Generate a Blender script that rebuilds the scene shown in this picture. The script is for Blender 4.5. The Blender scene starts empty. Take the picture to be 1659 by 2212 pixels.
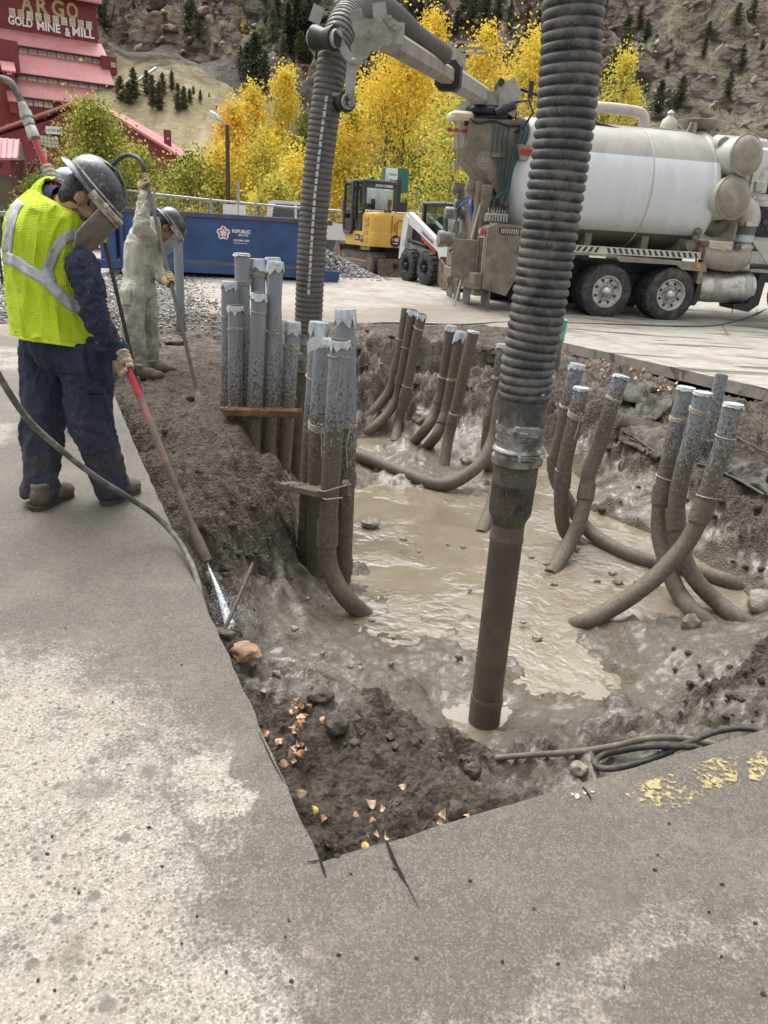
import bpy, bmesh, math, random
import numpy as np
from mathutils import Vector, Matrix, Quaternion, geometry, noise as mnoise
from bpy import context
R = math.radians
SC = context.scene
COL = SC.collection
random.seed(7)
# ---------------------------------------------------------------- camera, sky, sun, exposure
CAM_F, CAM_CX, CAM_CY, CAM_H = 1662.0, 829.5, 1106.0, 1.45      # focal length and centre of the 1659 x 2212 working frame
PITCH, ROLL = R(20.3), R(3.6)
fwd = Vector((0, math.cos(PITCH), -math.sin(PITCH)))
_r0 = Vector((1, 0, 0)); _u0 = Vector((0, math.sin(PITCH), math.cos(PITCH)))
cup = _u0*math.cos(ROLL) - _r0*math.sin(ROLL)
crt = _r0*math.cos(ROLL) + _u0*math.sin(ROLL)
CAMPOS = Vector((0, 0, CAM_H))
cd = bpy.data.cameras.new('camera'); cam = bpy.data.objects.new('camera', cd); COL.objects.link(cam)
cd.sensor_fit = 'VERTICAL'; cd.sensor_height = 34.6; cd.sensor_width = 25.95; cd.lens = 34.6*CAM_F/2212
cd.clip_start = 0.05; cd.clip_end = 3000
M = Matrix((crt, cup, -fwd)).transposed().to_4x4(); M.translation = CAMPOS
cam.matrix_world = M
SC.camera = cam
wd = bpy.data.worlds.new('World'); SC.world = wd; wd.use_nodes = True
wt = wd.node_tree; wt.nodes.clear()
SUN_EL, SUN_AZ = R(64), R(-28)
sky = wt.nodes.new('ShaderNodeTexSky'); sky.sky_type = 'NISHITA'; sky.sun_disc = False
sky.sun_elevation = SUN_EL; sky.sun_rotation = SUN_AZ; sky.air_density = 1.0; sky.dust_density = 6.0; sky.ozone_density = 0.6
hs = wt.nodes.new('ShaderNodeHueSaturation'); hs.inputs['Saturation'].default_value = 0.10
bg = wt.nodes.new('ShaderNodeBackground'); bg.inputs['Strength'].default_value = 0.15
wo = wt.nodes.new('ShaderNodeOutputWorld')
wt.links.new(sky.outputs[0], hs.inputs['Color']); wt.links.new(hs.outputs[0], bg.inputs['Color']); wt.links.new(bg.outputs[0], wo.inputs['Surface'])
sl = bpy.data.lights.new('overcast_sun', 'SUN'); sl.energy = 0.55; sl.angle = R(60); sl.color = (1, .965, .91)
so = bpy.data.objects.new('overcast_sun', sl); COL.objects.link(so)
so.rotation_euler = (R(90)-SUN_EL, 0, math.pi-SUN_AZ)
SC.view_settings.view_transform = 'Standard'; SC.view_settings.look = 'None'
SC.view_settings.exposure = 1.08; SC.view_settings.gamma = 1.0
SC.cycles.max_bounces = 6

# ---------------------------------------------------------------- point helpers: a point seen at (px, py) of the frame, on a plane
def ray(px, py):
    return fwd*CAM_F + crt*(px-CAM_CX) - cup*(py-CAM_CY)
def D(px, py, Y):
    d = ray(px, py); return CAMPOS + d*(Y/d.y)
def G(px, py, z=0.0):
    d = ray(px, py); return CAMPOS + d*((z-CAM_H)/d.z)
def lotz(y): return min(max(0.0, (y-15)*.04), .2) + min(max(0.0, (y-42)*.03), .8)
def GL(px, py):
    p = G(px, py, 0)
    if p.y < 15: return p
    d = ray(px, py); t = (CAM_H+.6)/(.04*d.y-d.z); q = CAMPOS + d*t
    return q if q.y < 20 else G(px, py, .2)

# ---------------------------------------------------------------- numpy noise
_rs = np.random.RandomState(3); _tab = _rs.rand(256, 256)*2-1
def vnoise(x, y):
    xi = np.floor(x).astype(int); yi = np.floor(y).astype(int); fx = x-xi; fy = y-yi
    fx = fx*fx*fx*(fx*(fx*6-15)+10); fy = fy*fy*fy*(fy*(fy*6-15)+10)
    a = _tab[xi & 255, yi & 255]; b = _tab[(xi+1) & 255, yi & 255]; c = _tab[xi & 255, (yi+1) & 255]; d = _tab[(xi+1) & 255, (yi+1) & 255]
    return (a*(1-fx)+b*fx)*(1-fy)+(c*(1-fx)+d*fx)*fy
def fbm(x, y, o=4, bil=False, gain=.5):
    s = 0; a = 1.0
    for i in range(o):
        n = vnoise(x*2**i+17.3*i, y*2**i+9.1*i); s = s + a*(np.abs(n)*2-.7 if bil else n); a *= gain
    return s
def sstep(a, b, x):
    t = np.clip((x-a)/(b-a), 0, 1); return t*t*(3-2*t)

# ---------------------------------------------------------------- materials
class NT:
    def __init__(s, name):
        s.m = bpy.data.materials.new(name); s.m.use_nodes = True; s.t = s.m.node_tree; s.t.nodes.clear()
        s.out = s.t.nodes.new('ShaderNodeOutputMaterial'); s.b = None
    def n(s, typ, props=None, **inp):
        nd = s.t.nodes.new('ShaderNode'+typ)
        for k, v in (props or {}).items(): setattr(nd, k, v)
        for k, v in inp.items():
            k2 = int(k[1:]) if k[0] == 'i' and k[1:].isdigit() else k.replace('_', ' ')
            s.set(nd.inputs[k2], v)
        return nd
    def set(s, sock, v):
        if hasattr(v, 'is_output') or isinstance(v, bpy.types.NodeSocket): s.t.links.new(v, sock)
        elif isinstance(v, (tuple, list)) and len(v) == 3 and sock.type == 'RGBA': sock.default_value = (*v, 1)
        else: sock.default_value = v
    def obj(s): return s.n('TexCoord').outputs['Object']
    def pos(s): return s.n('NewGeometry').outputs['Position']
    def noise(s, vec, scale, detail=4, rough=.55, dist=0):
        return s.n('TexNoise', None, Vector=vec, Scale=scale, Detail=detail, Roughness=rough, Distortion=dist).outputs[0]
    def vor(s, vec, scale, feat='F1', rnd=1.0):
        return s.n('TexVoronoi', {'feature': feat}, Vector=vec, Scale=scale, Randomness=rnd)
    def ramp(s, fac, stops, interp='LINEAR'):
        nd = s.n('ValToRGB', None, Fac=fac); cr = nd.color_ramp; cr.interpolation = interp
        while len(cr.elements) < len(stops): cr.elements.new(.5)
        for e, (p, c) in zip(cr.elements, stops):
            e.position = p; e.color = (*c, 1) if isinstance(c, (tuple, list)) else (c, c, c, 1)
        return nd.outputs[0]
    def mix(s, f, a, b, blend='MIX'):
        nd = s.n('Mix', {'data_type': 'RGBA', 'blend_type': blend})
        s.set(nd.inputs[0], f); s.set(nd.inputs[6], a); s.set(nd.inputs[7], b); return nd.outputs[2]
    def math(s, op, a, b=None, clamp=False):
        nd = s.n('Math', {'operation': op, 'use_clamp': clamp}); s.set(nd.inputs[0], a)
        if b is not None: s.set(nd.inputs[1], b)
        return nd.outputs[0]
    def maprange(s, v, a, b, c=0, d=1):
        nd = s.n('MapRange', {'interpolation_type': 'SMOOTHSTEP'}, Value=v); nd.inputs[1].default_value = a; nd.inputs[2].default_value = b
        nd.inputs[3].default_value = c; nd.inputs[4].default_value = d; return nd.outputs[0]
    def scalev(s, vec, sx, sy, sz):
        return s.n('VectorMath', {'operation': 'MULTIPLY'}, i0=vec, i1=(sx, sy, sz)).outputs[0]
    def sep(s, vec): return s.n('SeparateXYZ', None, i0=vec).outputs
    def bump(s, h, strength=.5, dist=.01, prev=None):
        nd = s.n('Bump', None, Strength=strength, Distance=dist, Height=h)
        if prev is not None: s.set(nd.inputs['Normal'], prev)
        return nd.outputs[0]
    def bsdf(s, **kw):
        b = s.n('BsdfPrincipled', None, **kw); s.t.links.new(b.outputs[0], s.out.inputs['Surface']); s.b = b; return b
MATS = {}
def mat(name, col, rough=.6, metal=0.0, var=.18, scale=6, bump=.0, bscale=60, dirt=None, damt=.5, dscale=5, spec=.5, drange=(.45, .62), alpha=None, trans=None):
    """painted or plain surface: colour variation, optional dirt patches, fine bump"""
    if name in MATS: return MATS[name]
    t = NT(name); o = t.obj()
    n = t.noise(o, scale, 5)
    lo = tuple(c*(1-var) for c in col); hi = tuple(min(1, c*(1+var)) for c in col)
    c = t.ramp(n, [(.3, lo), (.7, hi)]); r = rough
    if dirt:
        d = t.noise(o, dscale, 8, .7, .4); f = t.maprange(d, drange[0], drange[1], 0, damt)
        c = t.mix(f, c, dirt); r = t.maprange(f, 0, 1, rough, max(rough, .8))
    kw = dict(Base_Color=c, Roughness=r, Metallic=metal, Specular_IOR_Level=spec)
    if bump: kw['Normal'] = t.bump(t.noise(o, bscale, 3), bump, .01)
    if alpha is not None: kw['Alpha'] = alpha
    if trans is not None: kw['Transmission_Weight'] = trans
    t.bsdf(**kw); MATS[name] = t.m; return t.m

# ---------------------------------------------------------------- object helpers
def tag(o, label=None, cat=None, group=None, kind=None):
    if label: o['label'] = label
    if cat: o['category'] = cat
    if group: o['group'] = group
    if kind: o['kind'] = kind
    return o
def thing(name, label, cat, loc=(0, 0, 0), rz=0.0, group=None):
    o = bpy.data.objects.new(name, None); COL.objects.link(o); o.location = loc; o.rotation_euler = (0, 0, rz)
    o.empty_display_size = .1
    return tag(o, label, cat, group)
def link_mesh(name, me, m, parent=None):
    o = bpy.data.objects.new(name, me); COL.objects.link(o)
    for x in (m if isinstance(m, (list, tuple)) else [m]): me.materials.append(x)
    if parent is not None: o.parent = parent
    return o
class MB:
    """collects shapes into one mesh"""
    def __init__(s): s.v = []; s.f = []; s.mi = []; s.cur = 0
    def add(s, vs, fs):
        b = len(s.v); s.v += [tuple(v) for v in vs]; s.f += [tuple(i+b for i in f) for f in fs]; s.mi += [s.cur]*len(fs); return s
    def box(s, c, d, rz=0, M=None, bev=0.0):
        x, y, z = (q/2 for q in d); c = Vector(c); Rm = M or Matrix.Rotation(rz, 3, 'Z')
        if bev > 0:
            vs = []; idx = {}
            for sx in (-1, 1):
                for sy in (-1, 1):
                    for sz in (-1, 1):
                        for k in range(3):
                            p = Vector((sx*x, sy*y, sz*z)); 
                            for j in range(3):
                                if j != k: p[j] -= math.copysign(bev, p[j])
                            idx[(sx, sy, sz, k)] = len(vs); vs.append(c+Rm@p)
            fs = []
            for k in range(3):
                a, b_ = [j for j in range(3) if j != k]
                for sg in (-1, 1):
                    q = []
                    for (ua, ub) in ((-1, -1), (1, -1), (1, 1), (-1, 1)):
                        t = [0, 0, 0]; t[k] = sg; t[a] = ua; t[b_] = ub; q.append(idx[(*t, k)])
                    fs.append(q)
                for ua in (-1, 1):
                    for ub in (-1, 1):
                        t0 = [0, 0, 0]; t0[a] = ua; t0[b_] = ub; t1 = list(t0); t0[k] = -1; t1[k] = 1
                        fs.append([idx[(*t0, a)], idx[(*t1, a)], idx[(*t1, b_)], idx[(*t0, b_)]])
            for sx in (-1, 1):
                for sy in (-1, 1):
                    for sz in (-1, 1): fs.append([idx[(sx, sy, sz, k)] for k in range(3)])
            return s.add(vs, fs)
        vs = [c+Rm@Vector((a*x, b*y, e*z)) for a in (-1, 1) for b in (-1, 1) for e in (-1, 1)]
        return s.add(vs, [(0, 1, 3, 2), (4, 6, 7, 5), (0, 4, 5, 1), (2, 3, 7, 6), (0, 2, 6, 4), (1, 5, 7, 3)])
    def ring(s, c, ax, r, n, ref=None, ry=None):
        ax = Vector(ax).normalized(); ref = Vector(ref) if ref is not None else (Vector((0, 0, 1)) if abs(ax.z) < .9 else Vector((1, 0, 0)))
        a = (ref-ax*ref.dot(ax)).normalized(); b = ax.cross(a); ry = r if ry is None else ry
        return [Vector(c)+a*(r*math.cos(2*math.pi*i/n))+b*(ry*math.sin(2*math.pi*i/n)) for i in range(n)]
    def loft(s, rings, cap=(True, True), closed=True):
        n = len(rings[0]); vs = [p for r in rings for p in r]; fs = []
        for k in range(len(rings)-1):
            for i in range(n if closed else n-1):
                j = (i+1) % n; fs.append((k*n+i, k*n+j, (k+1)*n+j, (k+1)*n+i))
        if cap[0]: fs.append(tuple(reversed(range(n))))
        if cap[1]: fs.append(tuple((len(rings)-1)*n+i for i in range(n)))
        return s.add(vs, fs)
    def cyl(s, a, b, r, r2=None, n=16, cap=(True, True)):
        a = Vector(a); b = Vector(b); ax = b-a
        return s.loft([s.ring(a, ax, r, n), s.ring(b, ax, r if r2 is None else r2, n)], cap)
    def tube(s, pts, r, n=12, cap=(True, True)):
        pts = [Vector(p) for p in pts]; rs = r if isinstance(r, (list, tuple)) else [r]*len(pts)
        ref = None; rings = []
        for i, p in enumerate(pts):
            t = (pts[min(i+1, len(pts)-1)]-pts[max(i-1, 0)])
            if t.length < 1e-9: t = Vector((0, 0, 1))
            t.normalize()
            if ref is None: ref = Vector((0, 0, 1)) if abs(t.z) < .9 else Vector((1, 0, 0))
            ref = (ref-t*ref.dot(t)).normalized(); rings.append(s.ring(p, t, rs[i], n, ref))
        return s.loft(rings, cap)
    def lathe(s, o, ax, prof, n=24, cap=(True, True)):
        o = Vector(o); ax = Vector(ax).normalized()
        return s.loft([s.ring(o+ax*h, ax, max(r, 1e-4), n) for h, r in prof], cap)
    def ball(s, c, r, n=14, m=9, M=None):
        c = Vector(c); r = r if isinstance(r, (tuple, list, Vector)) else (r, r, r); rings = []
        for k in range(m+1):
            th = math.pi*k/m; rr = max(math.sin(th), 1e-3); z = -math.cos(th)
            rings.append([c+(M or Matrix.Identity(3))@Vector((r[0]*rr*math.cos(2*math.pi*i/n), r[1]*rr*math.sin(2*math.pi*i/n), r[2]*z)) for i in range(n)])
        return s.loft(rings)
    def prism(s, poly, ext):
        """closed 3D polygon extruded by vector ext"""
        ext = Vector(ext); a = [Vector(p) for p in poly]; n = len(a); vs = a+[p+ext for p in a]
        return s.add(vs, [tuple(reversed(range(n))), tuple(range(n, 2*n))]+[(i, (i+1) % n, (i+1) % n+n, i+n) for i in range(n)])
    def quad(s, a, b, c, d): return s.add([a, b, c, d], [(0, 1, 2, 3)])
    def rock(s, c, r, seed=0, sub=2, flat=.7):
        bm = bmesh.new(); bmesh.ops.create_icosphere(bm, subdivisions=sub, radius=1)
        off = Vector((seed*3.7, seed*1.3, seed*5.1)); r = Vector(r) if isinstance(r, (tuple, list)) else Vector((r, r, r*flat))
        vs = []
        for v in bm.verts:
            k = 1+.45*mnoise.noise(v.co*1.3+off)+.15*mnoise.noise(v.co*3.5+off)
            vs.append(Vector(c)+Vector((v.co.x*r.x, v.co.y*r.y, v.co.z*r.z))*k)
        s.add(vs, [[v.index for v in f.verts] for f in bm.faces]); bm.free(); return s
    def build(s, name, m, parent=None, smooth=35, world=False):
        """one mesh object; world=True: the shapes are in world coordinates and the parent has no rotation"""
        off = Vector((0, 0, 0))
        if parent is None and s.v:
            a = np.array(s.v); off = Vector(((a[:, 0].min()+a[:, 0].max())/2, (a[:, 1].min()+a[:, 1].max())/2, a[:, 2].min()))
        elif world:
            p = parent
            while p is not None: off = off+p.location; p = p.parent
        me = bpy.data.meshes.new(name); me.from_pydata([tuple(Vector(v)-off) for v in s.v], [], s.f)
        ms = m if isinstance(m, (list, tuple)) else [m]
        if len(ms) > 1: me.polygons.foreach_set('material_index', s.mi)
        bm = bmesh.new(); bm.from_mesh(me); bmesh.ops.recalc_face_normals(bm, faces=bm.faces); bm.to_mesh(me); bm.free()
        if smooth:
            me.shade_smooth(); me.set_sharp_from_angle(angle=R(smooth))
        o = link_mesh(name, me, ms, parent)
        if parent is None: o.location = off
        return o
def catmull(pts, k=8):
    pts = [Vector(p) for p in pts]; P = [pts[0]*2-pts[1]]+pts+[pts[-1]*2-pts[-2]]; out = []
    for i in range(1, len(P)-2):
        for j in range(k):
            t = j/k; a, b, c, d = P[i-1], P[i], P[i+1], P[i+2]
            out.append(.5*((2*b)+(c-a)*t+(2*a-5*b+4*c-d)*t*t+(3*b-a-3*c+d)*t**3))
    out.append(pts[-1]); return out
def resample(pts, step):
    d = [0]
    for a, b in zip(pts, pts[1:]): d.append(d[-1]+(b-a).length)
    n = max(2, int(d[-1]/step)); out = []; j = 0
    for i in range(n+1):
        s = d[-1]*i/n
        while j < len(d)-2 and d[j+1] < s: j += 1
        t = (s-d[j])/max(d[j+1]-d[j], 1e-9); out.append(pts[j].lerp(pts[j+1], min(t, 1)))
    return out
def text_mb(mb, txt, origin, ux, uz, size, bold=0.0, depth=.0, align='LEFT', sx=1.0):
    """lettering laid on a surface: origin, unit vectors along the text and up"""
    cu = bpy.data.curves.new('t', 'FONT'); cu.body = txt; cu.size = size; cu.align_x = align; cu.offset = bold; cu.extrude = 0; cu.resolution_u = 3
    o = bpy.data.objects.new('t', cu); COL.objects.link(o); dg = context.evaluated_depsgraph_get()
    me = bpy.data.meshes.new_from_object(o.evaluated_get(dg)); bpy.data.objects.remove(o); bpy.data.curves.remove(cu)
    ux = Vector(ux).normalized(); uz = Vector(uz).normalized(); nn = ux.cross(uz)
    vs = [Vector(origin)+ux*v.co.x*sx+uz*v.co.y for v in me.vertices]; fs = [tuple(p.vertices) for p in me.polygons]
    if depth:
        n = len(vs); mb.add(vs+[v+nn*depth for v in vs], [tuple(reversed(f)) for f in fs]+[tuple(i+n for i in f) for f in fs])
        # side walls from boundary edges
        cnt = {}
        for f in fs:
            for a, b in zip(f, f[1:]+f[:1]): cnt[(a, b)] = 1
        ed = [(a, b) for a, b in cnt if (b, a) not in cnt]; b0 = len(mb.v)-2*n
        for a, b in ed: mb.f.append((b0+a, b0+b, b0+b+n, b0+a+n)); mb.mi.append(mb.cur)
    else: mb.add(vs, fs)
    bpy.data.meshes.remove(me); return mb
def blob(shapes, voxel=.012, smooth=6, fac=.5):
    """one continuous surface round overlapping closed shapes; returns (verts array, faces)"""
    me = bpy.data.meshes.new('b'); me.from_pydata(shapes.v, [], shapes.f)
    bm = bmesh.new(); bm.from_mesh(me); bmesh.ops.recalc_face_normals(bm, faces=bm.faces); bm.to_mesh(me); bm.free()
    o = bpy.data.objects.new('b', me); COL.objects.link(o)
    r = o.modifiers.new('r', 'REMESH'); r.mode = 'VOXEL'; r.voxel_size = voxel
    if smooth:
        q = o.modifiers.new('s', 'SMOOTH'); q.iterations = smooth; q.factor = fac
    dg = context.evaluated_depsgraph_get(); m2 = bpy.data.meshes.new_from_object(o.evaluated_get(dg))
    bpy.data.objects.remove(o); bpy.data.meshes.remove(me); return m2
def limb(mb, pts, rs, n=14, sub=4):
    """tapered limb through joints with a ball at each joint"""
    pts = [Vector(p) for p in pts]
    for (a, b, ra, rb) in zip(pts, pts[1:], rs, rs[1:]): mb.cyl(a, b, ra, rb, n)
    for p, r in zip(pts, rs): mb.ball(p, r, n, 8)
    return mb
# ================================================================= ground, pavement, pit, water, hills
def blobs_mask(t, pos, items, warp=.25, wscale=1.5):
    """patches with uneven edges on the ground: list of (x, y, rx, ry, angle)"""
    w = t.n('TexNoise', None, Vector=pos, Scale=wscale, Detail=6, Roughness=.65).outputs[1]
    p = t.n('VectorMath', {'operation': 'MULTIPLY_ADD'}, i0=w, i1=(warp*2,)*3, i2=pos).outputs[0]
    p = t.n('VectorMath', {'operation': 'SUBTRACT'}, i0=p, i1=(warp,)*3).outputs[0]
    res = None
    for x, y, rx, ry, a in items:
        mp = t.n('Mapping', {'vector_type': 'TEXTURE'}, Vector=p, Location=(x, y, 0), Rotation=(0, 0, a), Scale=(rx, ry, 1e3))
        d = t.n('VectorMath', {'operation': 'LENGTH'}, i0=mp.outputs[0]).outputs['Value']
        f = t.maprange(d, .7, 1.25, 1, 0); res = f if res is None else t.math('MAXIMUM', res, f)
    return res
def pavement_mat():
    t = NT('wet_asphalt'); p = t.pos()
    def specks(scale, rmin, rmax, prob):
        v = t.vor(p, scale); rnd = t.sep(v.outputs['Color']); d = t.math('ADD', v.outputs[0], t.math('MULTIPLY', t.math('SUBTRACT', t.noise(p, scale*2.2, 3, .6), .5), .45))
        r = t.maprange(rnd[0], 0, 1, rmin, rmax); return t.math('MULTIPLY', t.math('MULTIPLY', t.math('SUBTRACT', r, d), 9, True), t.math('LESS_THAN', rnd[1], prob))
    agg = t.sep(t.vor(p, 210).outputs['Color']); fine = t.noise(p, 220, 3, .7); mid = t.noise(p, 30, 5, .6); low = t.noise(p, 3.0, 6, .65)
    m = blobs_mask(t, p, [(-1.12, 1.35, .78, 1.0, .35), (-.92, .92, .86, .6, 0), (-1.95, 2.35, .5, .42, .4), (-2.9, 4.6, .55, .8, .2), (-5, 4.0, 1.6, 2.6, 0), (-4.2, 7.6, 1.7, .7, .2), (-.42, 1.75, .1, .16, .3)], .34, 2.2)
    m2 = blobs_mask(t, p, [(.30, 1.08, .34, .08, .5), (-.02, .88, .22, .07, .4), (1.28, 1.42, .34, .14, .35), (.95, .75, .5, .12, .2), (.75, 1.35, .3, .07, .6)], .30, 2.6)
    m = t.math('MAXIMUM', m, t.math('MULTIPLY', m2, .52)); m = t.math('MULTIPLY', m, t.maprange(t.noise(p, 5, 7, .72), .30, .52, .45, 1))
    pale = t.ramp(agg[0], [(0, (.23, .205, .168)), (.4, (.33, .302, .255)), (.8, (.40, .37, .32)), (1, (.50, .47, .42))])
    pale = t.mix(t.maprange(low, .45, .65, 0, .35), pale, (.34, .29, .22))
    film = t.ramp(t.math('ADD', t.math('MULTIPLY', fine, .6), t.math('MULTIPLY', mid, .4)), [(.3, (.063, .053, .043)), (.5, (.110, .094, .077)), (.7, (.165, .143, .117))])
    film = t.mix(t.maprange(low, .47, .66, 0, .55), film, (.19, .162, .126))
    film = t.mix(t.math('MULTIPLY', t.math('GREATER_THAN', agg[1], .80), .38), film, (.27, .24, .195)); film = t.mix(t.math('MULTIPLY', t.math('LESS_THAN', agg[1], .14), .45), film, (.045, .04, .036))
    # worn through in flecks: more flecks of film where the dust is thin
    thr = t.math('ADD', t.math('MULTIPLY', t.noise(p, 95, 4, .65), .62), t.math('MULTIPLY', t.noise(p, 24, 5, .65), .38))
    k = t.math('MULTIPLY', t.math('SUBTRACT', t.math('ADD', thr, t.math('MULTIPLY', m, .30)), .60), 5.5, True)
    c = t.mix(k, film, pale)
    d1 = t.math('MAXIMUM', specks(48, .10, .42, .55), t.math('MAXIMUM', specks(105, .1, .45, .5), t.math('MULTIPLY', specks(17, .02, .34, .35), .9)))
    c = t.mix(t.math('MULTIPLY', d1, t.maprange(k, 0, 1, .35, .85)), c, t.ramp(mid, [(.3, (.07, .062, .054)), (.7, (.16, .14, .118))]))
    c = t.mix(t.maprange(t.noise(p, 2.2, 9, .72), .54, .66, 0, .6), c, (.105, .09, .073))       # trodden mud
    h = t.math('ADD', t.math('MULTIPLY', agg[0], .5), t.math('ADD', fine, t.math('MULTIPLY', mid, 1.2)))
    t.bsdf(Base_Color=c, Roughness=t.maprange(k, 0, 1, .6, .85), Normal=t.bump(h, .6, .006)); return t.m
def lot_mat():
    t = NT('concrete_lot'); p = t.pos()
    ps = t.scalev(p, .35, 1.0, 1)
    low = t.noise(ps, .55, 6, .6, .6); mid = t.noise(p, 5, 7, .7); fine = t.noise(p, 60, 4)
    c = t.ramp(mid, [(.3, (.25, .225, .19)), (.5, (.335, .308, .27)), (.7, (.42, .395, .35))])
    c = t.mix(t.maprange(t.noise(p, 1.3, 6, .7), .48, .66, 0, .8), c, (.22, .185, .145))
    xyz = t.sep(p)
    # dried mud carried out of the hole, wet runnels towards the truck
    mud = t.math('MULTIPLY', t.maprange(xyz[1], 14.5, 17.5, 1, 0), t.maprange(xyz[0], .2, 2.2, 1, .15))
    mud = t.math('MULTIPLY', mud, t.maprange(low, .35, .62, .15, 1)); c = t.mix(mud, c, (.20, .165, .125))
    rm = t.n('Mapping', None, Vector=p, Rotation=(0, 0, .62), Scale=(.28, 1.5, 1)).outputs[0]
    wet = t.maprange(t.noise(rm, 1.15, 5, .55, .9), .545, .60, 0, 1)
    wet = t.math('MULTIPLY', wet, t.math('MULTIPLY', t.maprange(xyz[0], 1.0, 3.0, 0, 1), t.maprange(xyz[1], 17, 21, 1, .15)))
    c = t.mix(t.math('MULTIPLY', wet, .78), c, (.085, .075, .063))
    crack = t.maprange(t.vor(p, .33, 'DISTANCE_TO_EDGE').outputs[0], .0, .006, .75, 0); c = t.mix(crack, c, (.1, .09, .075))
    r = t.maprange(wet, 0, 1, .8, .32)
    t.bsdf(Base_Color=c, Roughness=r, Normal=t.bump(t.math('ADD', fine, mid), .35, .006)); return t.m
def dirt_mat():
    t = NT('excavated_dirt'); p = t.pos(); xyz = t.sep(p)
    n1 = t.noise(p, 3.0, 7, .68, .3); n2 = t.noise(p, 24, 8, .72, .2); n3 = t.noise(p, 110, 4, .65)
    dry = t.ramp(n2, [(.30, (.042, .032, .025)), (.42, (.10, .08, .064)), (.54, (.165, .135, .11)), (.72, (.25, .21, .172))])
    dry = t.mix(t.maprange(n1, .54, .68, 0, .6), dry, (.20, .155, .11))
    st = t.vor(p, 34); stone = t.maprange(t.sep(st.outputs['Color'])[0], .86, .9, 0, 1); stone = t.math('MULTIPLY', stone, t.maprange(st.outputs[0], .012, .02, .8, 0))
    dry = t.mix(stone, dry, (.30, .27, .235))
    wetc = t.ramp(n2, [(.3, (.165, .136, .102)), (.48, (.27, .23, .18)), (.66, (.36, .315, .255))])
    nz_ = t.sep(t.n('NewGeometry').outputs['Normal'])[2]
    zz = t.math('ADD', xyz[2], t.math('MULTIPLY', t.math('SUBTRACT', t.noise(p, 2.2, 6, .65), .5), .7))
    w = t.math('MULTIPLY', t.maprange(zz, -.62, -.40, 1, 0), t.maprange(nz_, .45, .80, .12, 1))
    w = t.math('MAXIMUM', w, t.math('MULTIPLY', blobs_mask(t, p, [(1.05, 2.42, .85, .34, .46), (.75, 2.15, .35, .22, .46), (-.42, 3.55, .30, .60, .45), (-.30, 2.75, .2, .5, .45)], .16, 3.0), t.maprange(t.noise(p, 9, 5, .65), .35, .55, .45, 1)))
    far = t.maprange(xyz[1], 6.8, 9.5, 0, .3); w2 = t.math('MAXIMUM', w, t.math('MULTIPLY', far, t.maprange(n1, .4, .6, 0, 1)))
    c = t.mix(w2, dry, wetc)
    smear = t.maprange(t.noise(p, 5.5, 8, .7, .8), .56, .66, 0, .55); c = t.mix(t.math('MULTIPLY', smear, t.maprange(w, 0, .3, .35, 1)), c, (.33, .295, .25))
    wl = t.maprange(t.math('ADD', xyz[2], t.math('MULTIPLY', t.math('SUBTRACT', t.noise(p, 12, 5, .6), .5), .10)), -.84, -.70, .95, 0); c = t.mix(wl, c, t.ramp(n1, [(.3, (.215, .175, .122)), (.7, (.30, .257, .195))]))
    r = t.math('SUBTRACT', .93, t.math('MULTIPLY', w2, t.maprange(n1, .35, .65, .70, .38)))
    cr = t.vor(p, 55).outputs[0]; hb = t.math('ADD', t.math('MULTIPLY', n2, 1.6), t.math('ADD', t.math('MULTIPLY', n3, .6), t.math('MULTIPLY', t.math('SUBTRACT', 1, cr), t.maprange(w, 0, 1, .8, .1))))
    nb = t.bump(hb, 1.0, .04)
    nc = t.bump(t.math('ADD', t.noise(p, 7, 5, .6, .6), t.math('MULTIPLY', t.noise(p, 26, 4, .6), .35)), .7, .016)
    t.bsdf(Base_Color=c, Roughness=r, Specular_IOR_Level=t.maprange(w2, 0, 1, .3, .6), Normal=nb, Coat_Weight=t.math('MULTIPLY', w2, t.maprange(n1, .40, .56, .1, .8)), Coat_Roughness=.3, Coat_IOR=1.5, Coat_Normal=nc); return t.m
def water_mat():
    t = NT('muddy_water_surface'); p = t.pos()
    c = t.ramp(t.noise(p, 2.2, 6, .6, 1.2), [(.3, (.19, .155, .108)), (.55, (.235, .197, .144)), (.75, (.285, .245, .19))])
    c = t.mix(t.maprange(t.noise(p, 14, 8, .7, 1.5), .6, .7, 0, .5), c, (.40, .36, .30))
    calm = t.maprange(t.noise(p, 1.6, 4, .6), .46, .60, .12, 1)
    h = t.math('ADD', t.noise(p, 9, 4, .55, 1.2), t.math('MULTIPLY', t.noise(p, 34, 3, .6, .8), .35))
    nb = t.bump(t.math('MULTIPLY', h, calm), 1.0, .012)
    t.bsdf(Base_Color=c, Roughness=.07, Specular_IOR_Level=.7, IOR=1.5, Coat_Weight=.5, Coat_Roughness=.06, Coat_IOR=1.6, Normal=nb, Coat_Normal=nb); return t.m
M_PAVE, M_LOT, M_DIRT, M_WATER = pavement_mat(), lot_mat(), dirt_mat(), water_mat()

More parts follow.
